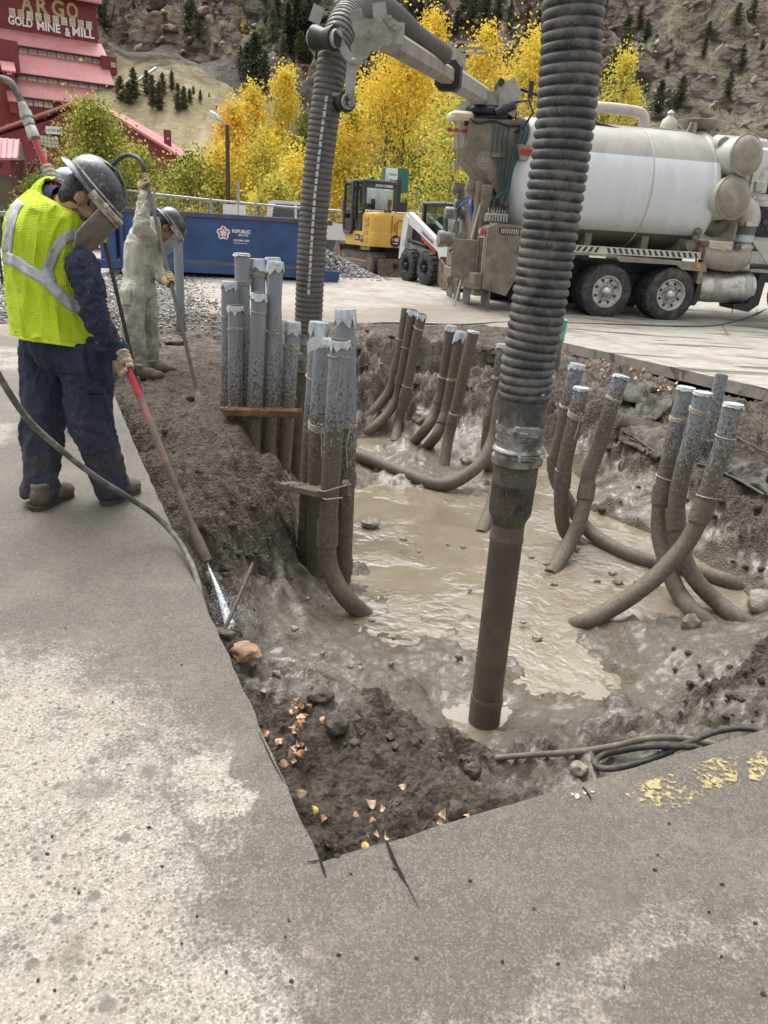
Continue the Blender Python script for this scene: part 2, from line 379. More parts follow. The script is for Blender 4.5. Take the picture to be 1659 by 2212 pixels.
# ---- outlines (metres, camera at the origin)
EDGE_L = [(-.10, 1.45), (-.75, 2.87), (-1.68, 4.91), (-2.42, 6.56), (-2.95, 7.72)]
EDGE_B = [(-.10, 1.45), (.24, 1.62), (.63, 1.81), (1.29, 2.13), (2.6, 2.78), (3.7, 3.32), (6.5, 4.7)]
KERB = [(6.5, 4.7), (5.8, 5.95), (4.22, 8.68), (3.3, 10.27), (2.62, 11.44), (2.18, 12.15)]
FAR = [(1.9, 13.1), (1.0, 12.85), (.2, 12.5), (-.6, 12.25), (-1.6, 12.1), (-2.8, 12.35), (-3.7, 12.0), (-4.3, 11.2), (-4.4, 10.2), (-4.0, 9.3), (-3.5, 8.55)]
def slab(name, poly, m, depth=.17, extra=(), zf=None):
    """flat sheet filling an outline, with a cut edge going down round it"""
    n = len(poly); vs = [Vector((x, y)) for x, y in poly]+[Vector(e) for e in extra]
    r = geometry.delaunay_2d_cdt(vs, [], [list(range(n))], 1, 1e-5)
    z = zf or (lambda x, y: 0.0)
    b = MB(); b.add([(v.x, v.y, z(v.x, v.y)) for v in r[0]], [tuple(f) for f in r[2]])
    top = [(x, y, z(x, y)) for x, y in poly]
    vv = top+[(x, y, q-depth) for x, y, q in top]
    b.add(vv, [(i, (i+1) % n, (i+1) % n+n, i+n) for i in range(n)])
    o = b.build(name, m, smooth=0); tag(o, kind='structure'); return o
def jag(pts, amp, step, seed):
    """break a straight cut a little"""
    rr = random.Random(seed); out = []
    for (a, b) in zip(pts, pts[1:]):
        a = Vector(a); b = Vector(b); k = max(1, int((b-a).length/step)); nn = Vector((-(b-a).y, (b-a).x)).normalized()
        for i in range(k): out.append(tuple(a.lerp(b, i/k)+nn*(rr.uniform(-amp, amp) if i else 0)))
    out.append(pts[-1]); return out
el = jag(EDGE_L, .004, .07, 1); eb = jag(EDGE_B[:5], .0035, .06, 2)+EDGE_B[5:]; kb = jag(KERB, .012, .16, 3); fr = jag(FAR, .12, .25, 4)
slab('pavement', list(reversed(el))+eb[1:]+[(45, 4.7), (45, -16), (-45, -16), (-45, 17), (-7, 10.2), (-3.5, 8.55)], M_PAVE)
ext = [(x, y) for y in (15, 15.02, 20, 20.02, 33, 42, 60, 68.6) for x in range(-85, 90, 10)]
slab('parking_lot', kb+fr+[(-7, 10.2), (-45, 17), (-95, 17), (-95, 92), (95, 92), (95, 4.7), (45, 4.7)], M_LOT, .14, ext, lambda x, y: lotz(y))
b = MB(); b.quad((-900, -400, -1.7), (900, -400, -1.7), (900, 900, -1.7), (-900, 900, -1.7))
tag(b.build('ground', mat('ground_soil', (.16, .14, .1), .9), smooth=0), kind='structure')

# ---- the hole: heights given at seen points (px, py, z), joined by triangles, then roughened
def C(px, py, z): p = G(px, py, z); return (p.x, p.y, z)
def E0(px, py, z): p = G(px, py, 0); return (p.x, p.y, z)
cp = [E0(693, 1862, -.10), E0(985, 1775, -.09), E0(1270, 1690, -.10), E0(1520, 1612, -.09), E0(1659, 1570, -.09),
      E0(620, 1700, -.11), E0(560, 1560, -.16), E0(500, 1430, -.30), E0(470, 1350, -.34), E0(430, 1270, -.16), E0(390, 1185, -.07), E0(350, 1100, -.05), E0(290, 960, -.035), E0(240, 840, -.03)]
cp += [C(*a) for a in [(650, 1600, -.13), (760, 1530, -.1), (690, 1512, -.17), (850, 1560, -.13), (950, 1632, -.17), (1010, 1672, -.2), (800, 1690, -.08), (900, 1750, -.08), (1060, 1690, -.17), (720, 1780, -.10),
      (690, 1482, -.52), (790, 1492, -.60), (880, 1535, -.66), (1010, 1628, -.66), (1090, 1660, -.48), (610, 1480, -.40), (560, 1470, -.5),
      (600, 1400, -.68), (700, 1410, -.74), (850, 1450, -.79), (980, 1500, -.83), (1100, 1590, -.74), (1150, 1550, -.8), (900, 1330, -.84), (800, 1350, -.835), (640, 1320, -.74), (560, 1330, -.62), (500, 1260, -.40), (540, 1420, -.60),
      (480, 1200, -.26), (560, 1230, -.50), (650, 1245, -.80), (600, 1190, -.52), (500, 1120, -.20), (560, 1110, -.26), (450, 1120, -.13), (610, 1150, -.42), (700, 1270, -.83),
      (600, 985, -.16), (612, 1050, -.24), (625, 1120, -.42), (560, 1040, -.16), (655, 1000, -.80), (660, 1080, -.88), (655, 1150, -.86), (665, 1210, -.85),
      (400, 960, -.06), (450, 925, .02), (500, 950, -.05), (555, 965, -.12), (420, 1040, -.09), (350, 1000, -.05), (330, 880, .0), (300, 800, .0), (430, 850, .03), (460, 790, .02), (480, 1010, -.08), (520, 880, .02), (350, 730, .0), (420, 720, .01), (560, 760, .02), (600, 860, -.06),
      (640, 780, -.03), (645, 860, -.42), (655, 930, -.86), (690, 850, -.6),
      (770, 722, .05), (860, 718, .06), (830, 765, -.04), (950, 735, .02), (1080, 722, .0), (1000, 785, -.06), (700, 735, .02), (1150, 760, -.02),
      (780, 880, -.72), (850, 862, -.60), (950, 872, -.8), (1040, 885, -.70), (1060, 810, -.18), (770, 820, -.25), (900, 800, -.16),
      (770, 960, -.90), (850, 935, -.855), (930, 905, -.90), (1010, 930, -.93), (870, 985, -.79), (800, 990, -.835), (950, 975, -.77), (1000, 1005, -.86), (900, 955, -.82), (930, 1030, -.80), (1020, 1040, -.84), (850, 1030, -.83), (1060, 1070, -.83), (1040, 1110, -.93),
      (1250, 835, -.18), (1200, 872, -.32), (1330, 930, -.36), (1490, 1030, -.40), (1655, 1110, -.38), (1300, 850, -.17), (1450, 900, -.20), (1600, 985, -.24), (1500, 850, -.14), (1240, 770, -.10), (1400, 800, -.13), (1120, 800, -.06),
      (1160, 960, -.80), (1190, 1000, -.90), (1262, 1062, -.92), (1400, 1166, -.90), (1520, 1228, -.89), (1655, 1318, -.87), (1150, 905, -.5),
      (1640, 1350, -.72), (1655, 1440, -.42), (1560, 1450, -.57), (1600, 1530, -.34), (1500, 1500, -.60), (1400, 1560, -.55), (1300, 1600, -.36), (1200, 1630, -.42), (1450, 1590, -.25), (1560, 1400, -.74), (1400, 1380, -.80), (1480, 1350, -.80), (1350, 1620, -.26), (1480, 1632, -.12), (1600, 1600, -.12),
      (900, 1150, -1.0), (1000, 1240, -.98), (1300, 1190, -1.0), (1150, 1340, -.9), (1350, 1290, -.93), (1100, 1180, -1.0), (1200, 1120, -1.0), (760, 1150, -.92), (840, 1230, -.93), (1250, 1420, -.87), (1330, 1500, -.855), (1150, 1450, -.85), (1050, 1400, -.86), (1040, 1600, -.84), (1090, 1565, -.87), (990, 1555, -.87), (1040, 1570, -.88), (760, 1190, -.84), (790, 1280, -.84)]]
cp += [(x, y, -.14) for x, y in KERB[1:5]] + [(x, y, -.16) for x, y in ((2.3, 12.0), (2.6, 12.4))]
# under the slabs and out of view
for (a, b_), o in (((EDGE_L[0], EDGE_L[-1]), (-.25, -.1)), ((EDGE_B[0], EDGE_B[-1]), (.15, -.3))):
    for k in range(9): cp.append((a[0]+(b_[0]-a[0])*k/8+o[0], a[1]+(b_[1]-a[1])*k/8+o[1], -.3))
cp += [(x+.3, y+.2, -.3) for x, y in KERB]
cp += [(x, y, .02) for x, y in FAR] + [(x*1.02, y+.7, -.16) for x, y in FAR[:6]] + [(-5.3, 12.8, -.12), (-5.3, 9, -.12), (-4.4, 8, -.15)]
cp += [(2.6, 3.3, -.10), (3.6, 4.0, -.12), (4.6, 4.9, -.15), (5.4, 5.6, -.15), (3.4, 4.6, -.40), (4.0, 6.0, -.22), (2.1, 2.9, -.1), (-5.4, 1, -.3), (7.2, 1, -.3), (7.2, 14.2, -.3), (-5.4, 14.2, -.3)]
xs = np.arange(-5.2, 6.9, .02); ys = [1.2]
while ys[-1] < 13.9: ys.append(ys[-1]+.011+.0024*ys[-1])
ys = np.array(ys); GX, GY = np.meshgrid(xs, ys); HZ = np.full(GX.shape, -.2)
dl = geometry.delaunay_2d_cdt([Vector((a[0], a[1])) for a in cp], [], [], 0, 1e-4)
vz = [cp[o[0]][2] if len(o) else -.2 for o in dl[3]]
for f in dl[2]:
    (x1, y1), (x2, y2), (x3, y3) = [tuple(dl[0][i]) for i in f]; z1, z2, z3 = [vz[i] for i in f]
    j0, j1 = np.searchsorted(ys, [min(y1, y2, y3), max(y1, y2, y3)]); i0, i1 = np.searchsorted(xs, [min(x1, x2, x3), max(x1, x2, x3)])
    if j1 <= j0 or i1 <= i0: continue
    X = GX[j0:j1, i0:i1]; Y = GY[j0:j1, i0:i1]; dt = (y2-y3)*(x1-x3)+(x3-x2)*(y1-y3)
    if abs(dt) < 1e-12: continue
    a = ((y2-y3)*(X-x3)+(x3-x2)*(Y-y3))/dt; b_ = ((y3-y1)*(X-x3)+(x1-x3)*(Y-y3))/dt; c = 1-a-b_
    m = (a >= -1e-6) & (b_ >= -1e-6) & (c >= -1e-6); HZ[j0:j1, i0:i1][m] = (a*z1+b_*z2+c*z3)[m]
for _ in range(5):
    P = np.pad(HZ, 1, mode='edge'); HZ = (P[:-2, 1:-1]+P[2:, 1:-1]+P[1:-1, :-2]+P[1:-1, 2:]+2*P[1:-1, 1:-1])/6
HZ = np.where(HZ < -.86, HZ-.10*np.clip((-.86-HZ)/.03, 0, 1), HZ)
gy, gx = np.gradient(HZ, ys, xs); steep = np.clip(np.hypot(gx, gy), 0, 2)
dryk = sstep(-.74, -.50, HZ); edge = sstep(-.02, -.10, HZ-.0)*.55+.45
big = fbm(GX*2.3+5, GY*2.3, 4, True); clod = fbm(GX*9, GY*9+3, 4, True, .6); fin = fbm(GX*30, GY*30, 3, True, .55)
lump = np.maximum(0, fbm(GX*5+40, GY*5, 3))**1.5
HZ = HZ + dryk*edge*(-.045*big-.031*clod-.012*fin)*(1+.5*steep) + (1-dryk)*(-.012*clod-.006*fin+.05*lump*(HZ < -.6)*(HZ > -.9)+.03*fbm(GX*1.9, GY*1.9+8, 3))
# cracked, stepped earth on the cut faces
HZ += dryk*np.clip(steep-.5, 0, 1)*.05*fbm(GX*6, GY*6+30, 4)
def _line_clip(HZ):
    # nothing rises through the slabs
    ax, ay = EDGE_L[0]; bx, by = EDGE_L[-1]; dL = ((bx-ax)*(GY-ay)-(by-ay)*(GX-ax))/math.hypot(bx-ax, by-ay)       # >0 outside (left)
    cx, cy = EDGE_B[-1]; dB = -((cx-ax)*(GY-ay)-(cy-ay)*(GX-ax))/math.hypot(cx-ax, cy-ay)                        # >0 outside (below)
    o = np.maximum(np.where(GY < 7.9, dL, -9), dB)
    cap = np.where(o > .01, -.06-.1*np.clip(o, 0, 1), -.012+.16*np.clip(-o-.02, 0, 1))
    kx, ky = KERB[1]; lx, ly = KERB[-1]; dK = -((lx-kx)*(GY-ky)-(ly-ky)*(GX-kx))/math.hypot(lx-kx, ly-ky)
    cap = np.where((dK > .02) & (GY < 12.1), np.minimum(cap, -.1), cap)
    return np.minimum(HZ, cap)
HZ = _line_clip(HZ)
def terr(x, y):
    j = min(max(int(np.searchsorted(ys, y)), 1), len(ys)-1); i = min(max(int((x+5.2)/.02), 0), len(xs)-2)
    return float(max(HZ[j, i], HZ[j-1, i], HZ[j, i+1]))
def onterr(px, py, z0=-.3):
    """the point of the earth seen at a pixel"""
    d = ray(px, py).normalized(); t = 1.0
    for k in range(4000):
        p = CAMPOS+d*t
        if p.y > 13.5: break
        if p.z < terr(p.x, p.y): return p
        t += .006
    return GL(px, py)
ny, nx = GX.shape
me = bpy.data.meshes.new('excavated_earth'); me.vertices.add(nx*ny)
me.vertices.foreach_set('co', np.stack([GX, GY, HZ], -1).astype(np.float32).ravel())
idx = np.arange(nx*ny).reshape(ny, nx); q = np.stack([idx[:-1, :-1], idx[:-1, 1:], idx[1:, 1:], idx[1:, :-1]], -1).reshape(-1, 4)
me.loops.add(q.size); me.polygons.add(len(q)); me.loops.foreach_set('vertex_index', q.ravel().astype(np.int32))
me.polygons.foreach_set('loop_start', np.arange(0, q.size, 4, dtype=np.int32)); me.update(calc_edges=True); me.validate(); me.shade_smooth()
tag(link_mesh('excavated_earth', me, M_DIRT), kind='structure')
b = MB(); b.add([(-2.2, 2.2, -.85), (3.2, 2.9, -.85), (6, 5, -.85), (4, 8.5, -.85), (2, 10.5, -.85), (-1.6, 10, -.85)], [(0, 1, 2, 3, 4, 5)])
tag(b.build('muddy_water', M_WATER, smooth=0), kind='structure')

# ---- hills
def hill_h(X, Y):
    zl = np.interp(Y, [70, 76, 82, 100, 101, 106, 230, 340], [1, 1.4, 4, 18.2, 18.6, 18.8, 118, 150]); zr = np.interp(Y, [70, 84, 92, 230, 340], [1, 2, 6, 112, 160])
    k = sstep(-26, -6, X+vnoise(X*.05, Y*.05)*6); zl = zl+np.where(Y < 100, 0, 1)*(X+30)*-.02
    base = zl*(1-k)+zr*k
    rg = sstep(88, 118, Y)*(.25+.75*k)+(1-k)*sstep(106, 118, Y)*.75
    ang = .6; U = X*math.cos(ang)+Y*math.sin(ang); V = -X*math.sin(ang)+Y*math.cos(ang)
    ridge = 1-np.abs(fbm(U*.035, V*.02+4, 4))*2.0
    rock = fbm(U*.16, V*.07, 5, True, .6); fine = fbm(U*.55+3, V*.28, 4, True, .6)
    craggy = sstep(-.35, .35, fbm(X*.018+9, Y*.018, 3)+.35*(X < -30)*(Y < 170)-.15)
    return base+rg*(4.5*ridge*.6-rock*(1.4+3.2*craggy)-fine*(.55+1.3*craggy)-fbm(U*1.3, V*.8, 2)*(.3+.8*craggy)) + (1-k)*(Y < 100)*(Y > 78)*.5*fbm(X*.5, Y*.06, 4), craggy
hx = np.arange(-115, 140, .75); hy = np.concatenate([np.arange(70, 170, .62), np.arange(170, 330, 1.6)])
HX, HY = np.meshgrid(hx, hy); HH, CRAG = hill_h(HX, HY)
def hillat(px, py):
    d = ray(px, py); t = 70/d.y
    while True:
        p = CAMPOS+d*t
        if p.y > 325: return p
        j = int(np.searchsorted(hy, p.y)); i = int((p.x+115)/.75); j = min(max(j, 0), len(hy)-1); i = min(max(i, 0), len(hx)-1)
        if p.z < HH[j, i]: return p
        t += .5/d.y
def hill_mat():
    t = NT('rocky_hillside'); p = t.pos(); xyz = t.sep(p)
    mp = t.n('Mapping', None, Vector=p, Rotation=(.5, .35, .6), Scale=(.5, 1.15, 1.5)).outputs[0]
    st = t.noise(mp, .55, 9, .72, .5); cl = t.noise(mp, 1.5, 9, .75, .3); lo = t.noise(p, .035, 4, .6, .3); lo2 = t.noise(p, .11, 5, .65)
    rock = t.ramp(cl, [(.30, (.03, .024, .02)), (.42, (.135, .108, .09)), (.50, (.31, .25, .21)), (.58, (.48, .41, .35)), (.70, (.66, .60, .54))])  # wide tone range: light and shade of the crags painted into the rock colour
    vr = t.vor(t.n('Mapping', None, Vector=p, Rotation=(.4, .6, .5), Scale=(.42, .9, 1.1)).outputs[0], .8); vr2 = t.vor(mp, 1.9)
    fac = t.math('ADD', t.math('MULTIPLY', t.sep(vr.outputs['Color'])[0], .6), t.math('MULTIPLY', t.sep(vr2.outputs['Color'])[0], .4))
    facet = t.ramp(fac, [(.15, (.09, .072, .06)), (.45, (.27, .22, .185)), (.68, (.46, .39, .335)), (.9, (.68, .62, .56))])
    rock = t.mix(.5, rock, facet); rock = t.mix(t.maprange(vr.outputs[0], .5, .72, 0, .75), rock, (.02, .016, .014))  # facet tones and dark cracks paint shading between rock faces into the colour
    rock = t.mix(t.maprange(lo2, .52, .66, 0, .5), rock, (.26, .155, .105))
    gr = t.ramp(t.noise(p, 1.2, 8, .75), [(.32, (.075, .074, .046)), (.44, (.25, .23, .15)), (.55, (.42, .38, .265)), (.68, (.57, .53, .39))])
    geo = t.n('NewGeometry'); nz = t.sep(geo.outputs['Normal'])[2]
    m = t.math('ADD', t.math('MULTIPLY', st, 1.0), t.math('MULTIPLY', t.math('SUBTRACT', nz, .72), 1.1)); m = t.math('ADD', m, t.math('MULTIPLY', t.math('SUBTRACT', lo, .5), 1.3))
    c = t.mix(t.maprange(m, .50, .72, 0, 1), rock, gr)
    tal = t.ramp(t.noise(t.scalev(p, 1, .25, .5), .8, 8, .65), [(.3, (.34, .285, .165)), (.5, (.47, .405, .25)), (.7, (.56, .50, .34))])
    tal = t.mix(t.maprange(t.noise(p, .25, 5, .65), .52, .7, 0, .7), tal, (.30, .265, .15))
    tm = t.math('MULTIPLY', t.maprange(xyz[1], 101, 99.5, 0, 1), t.maprange(t.math('ADD', xyz[0], t.math('MULTIPLY', t.noise(p, .2, 3), 8)), -6, -14, 0, 1))
    tm2 = t.math('MULTIPLY', tm, t.maprange(t.math('ADD', xyz[2], t.math('MULTIPLY', t.noise(p, .3, 5, .7), 5)), 20.2, 16, .25, 1))
    c = t.mix(tm2, c, tal)
    road = t.math('MULTIPLY', t.maprange(xyz[1], 100, 101, 0, 1), t.maprange(xyz[1], 105.5, 104, 0, 1)); road = t.math('MULTIPLY', road, t.maprange(xyz[0], -8, -16, 0, .8)); c = t.mix(road, c, (.30, .285, .27))
    h = t.math('MULTIPLY', t.math('ADD', t.math('MULTIPLY', st, 1.5), cl), t.maprange(tm, 0, 1, 1, .25))
    t.bsdf(Base_Color=c, Roughness=.95, Specular_IOR_Level=.2, Normal=t.bump(h, 1.0, 1.6)); return t.m
ny, nx = HX.shape; me = bpy.data.meshes.new('hillside'); me.vertices.add(nx*ny)
me.vertices.foreach_set('co', np.stack([HX, HY, HH], -1).astype(np.float32).ravel())
idx = np.arange(nx*ny).reshape(ny, nx); q = np.stack([idx[:-1, :-1], idx[:-1, 1:], idx[1:, 1:], idx[1:, :-1]], -1).reshape(-1, 4)
me.loops.add(q.size); me.polygons.add(len(q)); me.loops.foreach_set('vertex_index', q.ravel().astype(np.int32))
me.polygons.foreach_set('loop_start', np.arange(0, q.size, 4, dtype=np.int32)); me.update(calc_edges=True); me.shade_smooth()
tag(link_mesh('hillside', me, hill_mat()), kind='structure')
# ================================================================= conduits standing in the hole
def pipe_mat(name, zlo, zhi, grey=(.245, .265, .285)):
    """grey plastic, splashed with mud below, clean above"""
    t = NT(name); p = t.pos(); z = t.sep(p)[2]
    f = t.maprange(z, zlo, zhi, 1, 0); f = t.math('ADD', f, t.math('MULTIPLY', t.math('SUBTRACT', t.noise(p, 5, 4), .5), .35))
    sp = t.noise(t.scalev(p, 1, 1, .75), 68, 3, .6); thr = t.math('SUBTRACT', .665, t.math('MULTIPLY', f, .40))
    k = t.math('MULTIPLY', t.math('SUBTRACT', sp, thr), 22, True)
    big = t.math('MULTIPLY', t.math('SUBTRACT', t.noise(p, 21, 4, .6), t.math('SUBTRACT', .80, t.math('MULTIPLY', f, .40))), 14, True)
    k = t.math('MAXIMUM', k, big)
    g = t.ramp(t.noise(t.scalev(p, 1, 1, .2), 12, 4), [(.3, tuple(c*.86 for c in grey)), (.7, tuple(c*1.12 for c in grey))])
    mudc = t.ramp(t.noise(p, 40, 4), [(.3, (.085, .068, .049)), (.7, (.155, .127, .095))])
    mudc = t.mix(t.maprange(t.noise(p, 150, 2), .62, .7, 0, .5), mudc, (.3, .26, .2))
    c = t.mix(k, g, mudc)
    t.bsdf(Base_Color=c, Roughness=t.maprange(k, 0, 1, .38, .72), Normal=t.bump(t.math('ADD', k, t.math('MULTIPLY', t.noise(p, 90, 2), .5)), .35, .004)); return t.m
PM = {'clean': pipe_mat('conduit_clean_above', -.55, 1.0), 'half': pipe_mat('conduit_half_muddy', -.25, .95), 'mud': pipe_mat('conduit_muddy', .15, 1.1, (.17, .2, .225)), 'spot': pipe_mat('conduit_splashed', -1.5, 1.35)}
M_TAPE = mat('silver_tape', (.50, .54, .57), .28, .45, .22, 22, .5, 45)
M_TWINE = mat('cream_twine', (.47, .42, .33), .9, 0, .25, 40, .5, 120, (.28, .23, .17), .6, 12)
M_WOOD = mat('muddy_timber', (.16, .115, .08), .85, 0, .35, 14, .7, 60, (.12, .098, .076), .9, 9, drange=(.3, .5))
M_SOIL = mat('soil_plug', (.06, .045, .035), .95, 0, .4, 40, 1, 50)
PR = .057
def smooth_path(pts, Ys, k=8):
    P = [D(px, py, Y) for (px, py), Y in zip(pts, Ys)]
    P = [G(px, py, -.815) if (q.z < -.815 and i < len(P)-1) else (G(px, py, -.88) if i == len(P)-1 and q.z < -.7 else q) for i, (q, (px, py)) in enumerate(zip(P, pts))]
    return catmull(P, k)
def tear_skirt(mb, top, ax, r, n, seed, dmin, dmax):
    """tape folded over the end, ragged below"""
    rr = random.Random(seed); ring0 = mb.ring(top+ax*.004, ax, r+.003, n); ring1 = mb.ring(top-ax*.004, ax, r+.005, n); ring2 = []
    for i, q in enumerate(mb.ring(top, ax, r+.005+.004*rr.random(), n)):
        o = (q-top).normalized(); ring2.append(q-ax*rr.uniform(dmin, dmax)+o*rr.uniform(0, .008))
    c = top+ax*.006
    b0 = len(mb.v); mb.loft([ring0, ring1, ring2], (False, False)); mb.add([c]+ring0, [(0, i+1, (i+1) % n+1) for i in range(n)])
def twine(mb, path, r, at, turns, seed, tail=.12):
    rr = random.Random(seed); pts = resample(path, .02); i = min(int(at/.02), len(pts)-2); c = pts[i]; ax = (pts[i]-pts[i+1]).normalized()
    n = 26; ref = Vector((1, 0, 0)); a = (ref-ax*ref.dot(ax)).normalized(); b_ = ax.cross(a); line = []; tilt = rr.uniform(-.25, .25)
    for k in range(n*turns+1):
        th = 2*math.pi*k/n; line.append(c+(a*math.cos(th)+b_*math.sin(th))*(r+.004)+ax*(-.011*k/n+tilt*r*math.cos(th+1)+rr.uniform(-.0015, .0015)))
    mb.tube(line, .0042, 5)
    if tail:
        s0 = c+(a*.35-Vector((0, .94, 0)))*(r+.008); mb.ball(s0, .009, 8, 6); ln = [s0]; q = Vector(s0)
        for k in range(7): q = q+Vector((rr.uniform(-.008, .008), rr.uniform(-.003, .003), -tail/7)); ln.append(Vector(q))
        mb.tube(ln, .0035, 5); mb.tube([s0, s0+Vector((-.02, -.012, .012)), s0+Vector((-.04, -.004, -.014)), s0+Vector((-.02, 0, -.018)), s0], .0034, 5)
def conduit(label, grp, pts, Ys, m='half', cap='tape', r=PR, coup=None, tw=(), seed=0, skirt=(.02, .06), bare=False):
    path = smooth_path(pts, Ys); base = path[-1].copy()
    root = thing('conduit', label, 'pipe', base, 0, grp)
    b = MB(); rs = resample(path, .05); b.tube(rs, r, 20, (True, True)); b.build('pipe', PM[m], root, 50, True)
    ax = (rs[0]-rs[1]).normalized(); top = rs[0]
    if coup:
        for (s, L) in coup:
            i = min(int(s/.05), len(rs)-3); c = rs[i]; a2 = (rs[i]-rs[min(i+2, len(rs)-1)]).normalized()
            b = MB(); b.lathe(c-a2*L/2, a2, [(0, r+.001), (0, r+.009), (L*.5, r+.0095), (L, r+.008), (L, r+.001)], 20, (False, False)); b.build('coupling', PM[m], root, 40, True)
    if cap == 'tape':
        b = MB(); tear_skirt(b, top, ax, r, 22, seed, *skirt); b.build('tape_cap', M_TAPE, root, 50, True)
    elif cap == 'white':
        b = MB(); tear_skirt(b, top, ax, r, 22, seed, .006, .022); b.build('tape_cap', mat('white_tape', (.46, .47, .46), .5, .1, .25, 30, .4, 40, (.2, .18, .15), .6, 20), root, 50, True)
    elif cap == 'soil':
        b = MB(); b.lathe(top-ax*.01, ax, [(0, r*.9), (.016, r*.85), (.022, r*.4), (.018, .001)], 16); b.build('soil_plug', M_SOIL, root, 30, True)
        b = MB(); tear_skirt(b, top-ax*.004, ax, r, 22, seed, .015, .07); b.build('torn_tape', M_TAPE, root, 50, True)
    elif cap == 'open':
        b = MB(); b.cyl(top-ax*.05, top+ax*.0025, r*.86, None, 18); b.build('bore', mat('dark_bore', (.02, .02, .02), .9), root, 40, True)
    for j, (s, turns, tail) in enumerate(tw):
        b = MB(); twine(b, path, r, s, turns, seed+j, tail); b.build('twine', M_TWINE, root, 60, True)
    return root
def straight(a, b_, Y0, Y1=None, k=3):
    return [tuple(Vector(a).lerp(Vector(b_), i/k)) for i in range(k+1)], [Y0+((Y1 or Y0)-Y0)*i/k for i in range(k+1)]
gA = 'grey conduits bundled on the left bank'
for lab, a, b_, Y, cap, tw, sk in [
    ('shorter far left conduit of the bank bundle, twine hanging off its soiled top', (509, 660), (508, 965), 5.85, 'soil', [(.16, 2, .2), (.05, 1, 0)], (.01, .05)),
    ('flat capped conduit just behind the twine hung one, left edge of bank bundle', (495, 609), (490, 950), 5.98, 'tape', [(.25, 1, .1)], (.02, .07)),
    ('tallest grey conduit of the bank bundle, smooth cap and twine wound below it', (522.6, 548), (527, 960), 6.12, 'white', [(.2, 3, .0)], (.01, .03)),
    ('conduit with crumpled cap and twine right under it, beside the tallest of the bank bundle', (556, 560), (565, 965), 6.2, 'tape', [(.1, 3, .0)], (.04, .1)),
    ('front centre conduit of the bank bundle, soil on its torn cap, leaning left', (560, 633), (545, 995), 5.8, 'soil', [(.05, 1, .0), (.12, 1, .0)], (.02, .1)),
    ('grey conduit half hidden behind the taped one at the right of the bank bundle', (589, 557), (603, 965), 6.25, 'tape', [], (.02, .06)),
    ('tall front right conduit of the bank bundle, crumpled tape, cord round its middle', (595, 566), (580, 995), 5.88, 'tape', [(.03, 1, .0), (.48, 2, .25)], (.03, .09)),
    ('short conduit alone at the right end of the bank bundle, capped with tied tape', (633, 696), (613, 1010), 5.95, 'tape', [(.17, 2, .22)], (.05, .1))]:
    p, y = straight(a, b_, Y); conduit(lab, gA, p, y, 'clean', cap, seed=int(a[0]*10), tw=tw, skirt=sk)
gB = 'muddy conduits in front of the black hose'
conduit('grey conduit at the left of the front group, ragged tape on its square top', gB, [(690, 697), (681, 830), (669, 1000), (657, 1245)], [4.75]*4, 'half', 'tape', coup=[(1.55, .12)], seed=31, tw=[(.33, 1, .02)], skirt=(.03, .09))
conduit('grey conduit in the middle of the front group, a white tape flag at its top', gB, [(699, 732), (692, 850), (685, 1000), (681, 1268)], [4.62]*4, 'half', 'tape', coup=[(1.75, .1)], seed=32, tw=[(.50, 4, .2)], skirt=(.01, .05))
conduit('nearest front conduit, soil filled top with a twine bow and swept elbow below', gB, [(734, 735), (727, 850), (719, 960), (712, 1080), (707, 1165), (709, 1215), (724, 1255), (750, 1295), (790, 1330)], [4.38, 4.38, 4.38, 4.38, 4.38, 4.37, 4.34, 4.3, 4.26], 'half', 'soil', coup=[(1.16, .16)], seed=33, tw=[(.09, 1, .24)], skirt=(.03, .1))
conduit('tallest grey conduit of the front group, silver tape crumpled over its top', gB, [(746, 669), (750, 850), (749, 1000), (740, 1262)], [4.72]*4, 'clean', 'tape', coup=[(1.7, .12), (1.05, .1)], seed=34, tw=[(.68, 2, .28)], skirt=(.04, .12))
b = MB(); p = D(699, 722, 4.58); q = D(664, 752, 4.5); u = (q-p); pts = [p+Vector((0, 0, .03)), q+Vector((0, 0, .035)), q+Vector((.01, 0, -.045)), p+Vector((.02, 0, -.02))]
for k in range(6):
    for j in range(3):
        pass
grid = [[(p.lerp(q, k/6)+Vector((0, -.01*math.sin(k*1.1), .03-.075*j/3-.01*math.sin(k*.9))))for j in range(4)] for k in range(7)]
b.add([v for r_ in grid for v in r_], [(k*4+j, (k+1)*4+j, (k+1)*4+j+1, k*4+j+1) for k in range(6) for j in range(3)])
o = b.build('tape_flag', mat('white_tape_flag', (.66, .69, .70), .45, .15, .15, 20), smooth=80); tag(o, 'strip of whitish tape sticking out from the top of the front conduits', 'tape')
gC = 'muddy conduits at the back left of the hole'
conduit('muddy conduit, leftmost of the three leaning together at the back left', gC, [(878, 667), (868, 735), (855, 798), (844, 839), (823, 869), (782, 910), (760, 925)], [9.1, 9.1, 9.1, 9.1, 9.05, 8.9, 8.8], 'mud', 'open', seed=41, coup=[(.7, .12)], tw=[(.35, 1, 0)])
conduit('muddy conduit, middle of the back left three, with a ragged open top and long bend', gC, [(892, 670), (877, 756), (865, 821), (856, 863), (832, 899), (799, 928), (765, 945)], [9.0, 9.0, 9.0, 9.0, 8.9, 8.75, 8.6], 'mud', 'soil', seed=42, coup=[(.8, .12)], tw=[(.42, 1, 0)])
conduit('muddy conduit, rightmost of the back left three, going straight down into slop', gC, [(911, 679), (895, 756), (881, 827), (871, 869), (860, 914), (852, 958)], [8.9]*6, 'mud', 'soil', seed=43, coup=[(.9, .12)], tw=[(.15, 2, 0), (.82, 1, 0)])
gD = 'muddy conduits at the back centre of the hole'
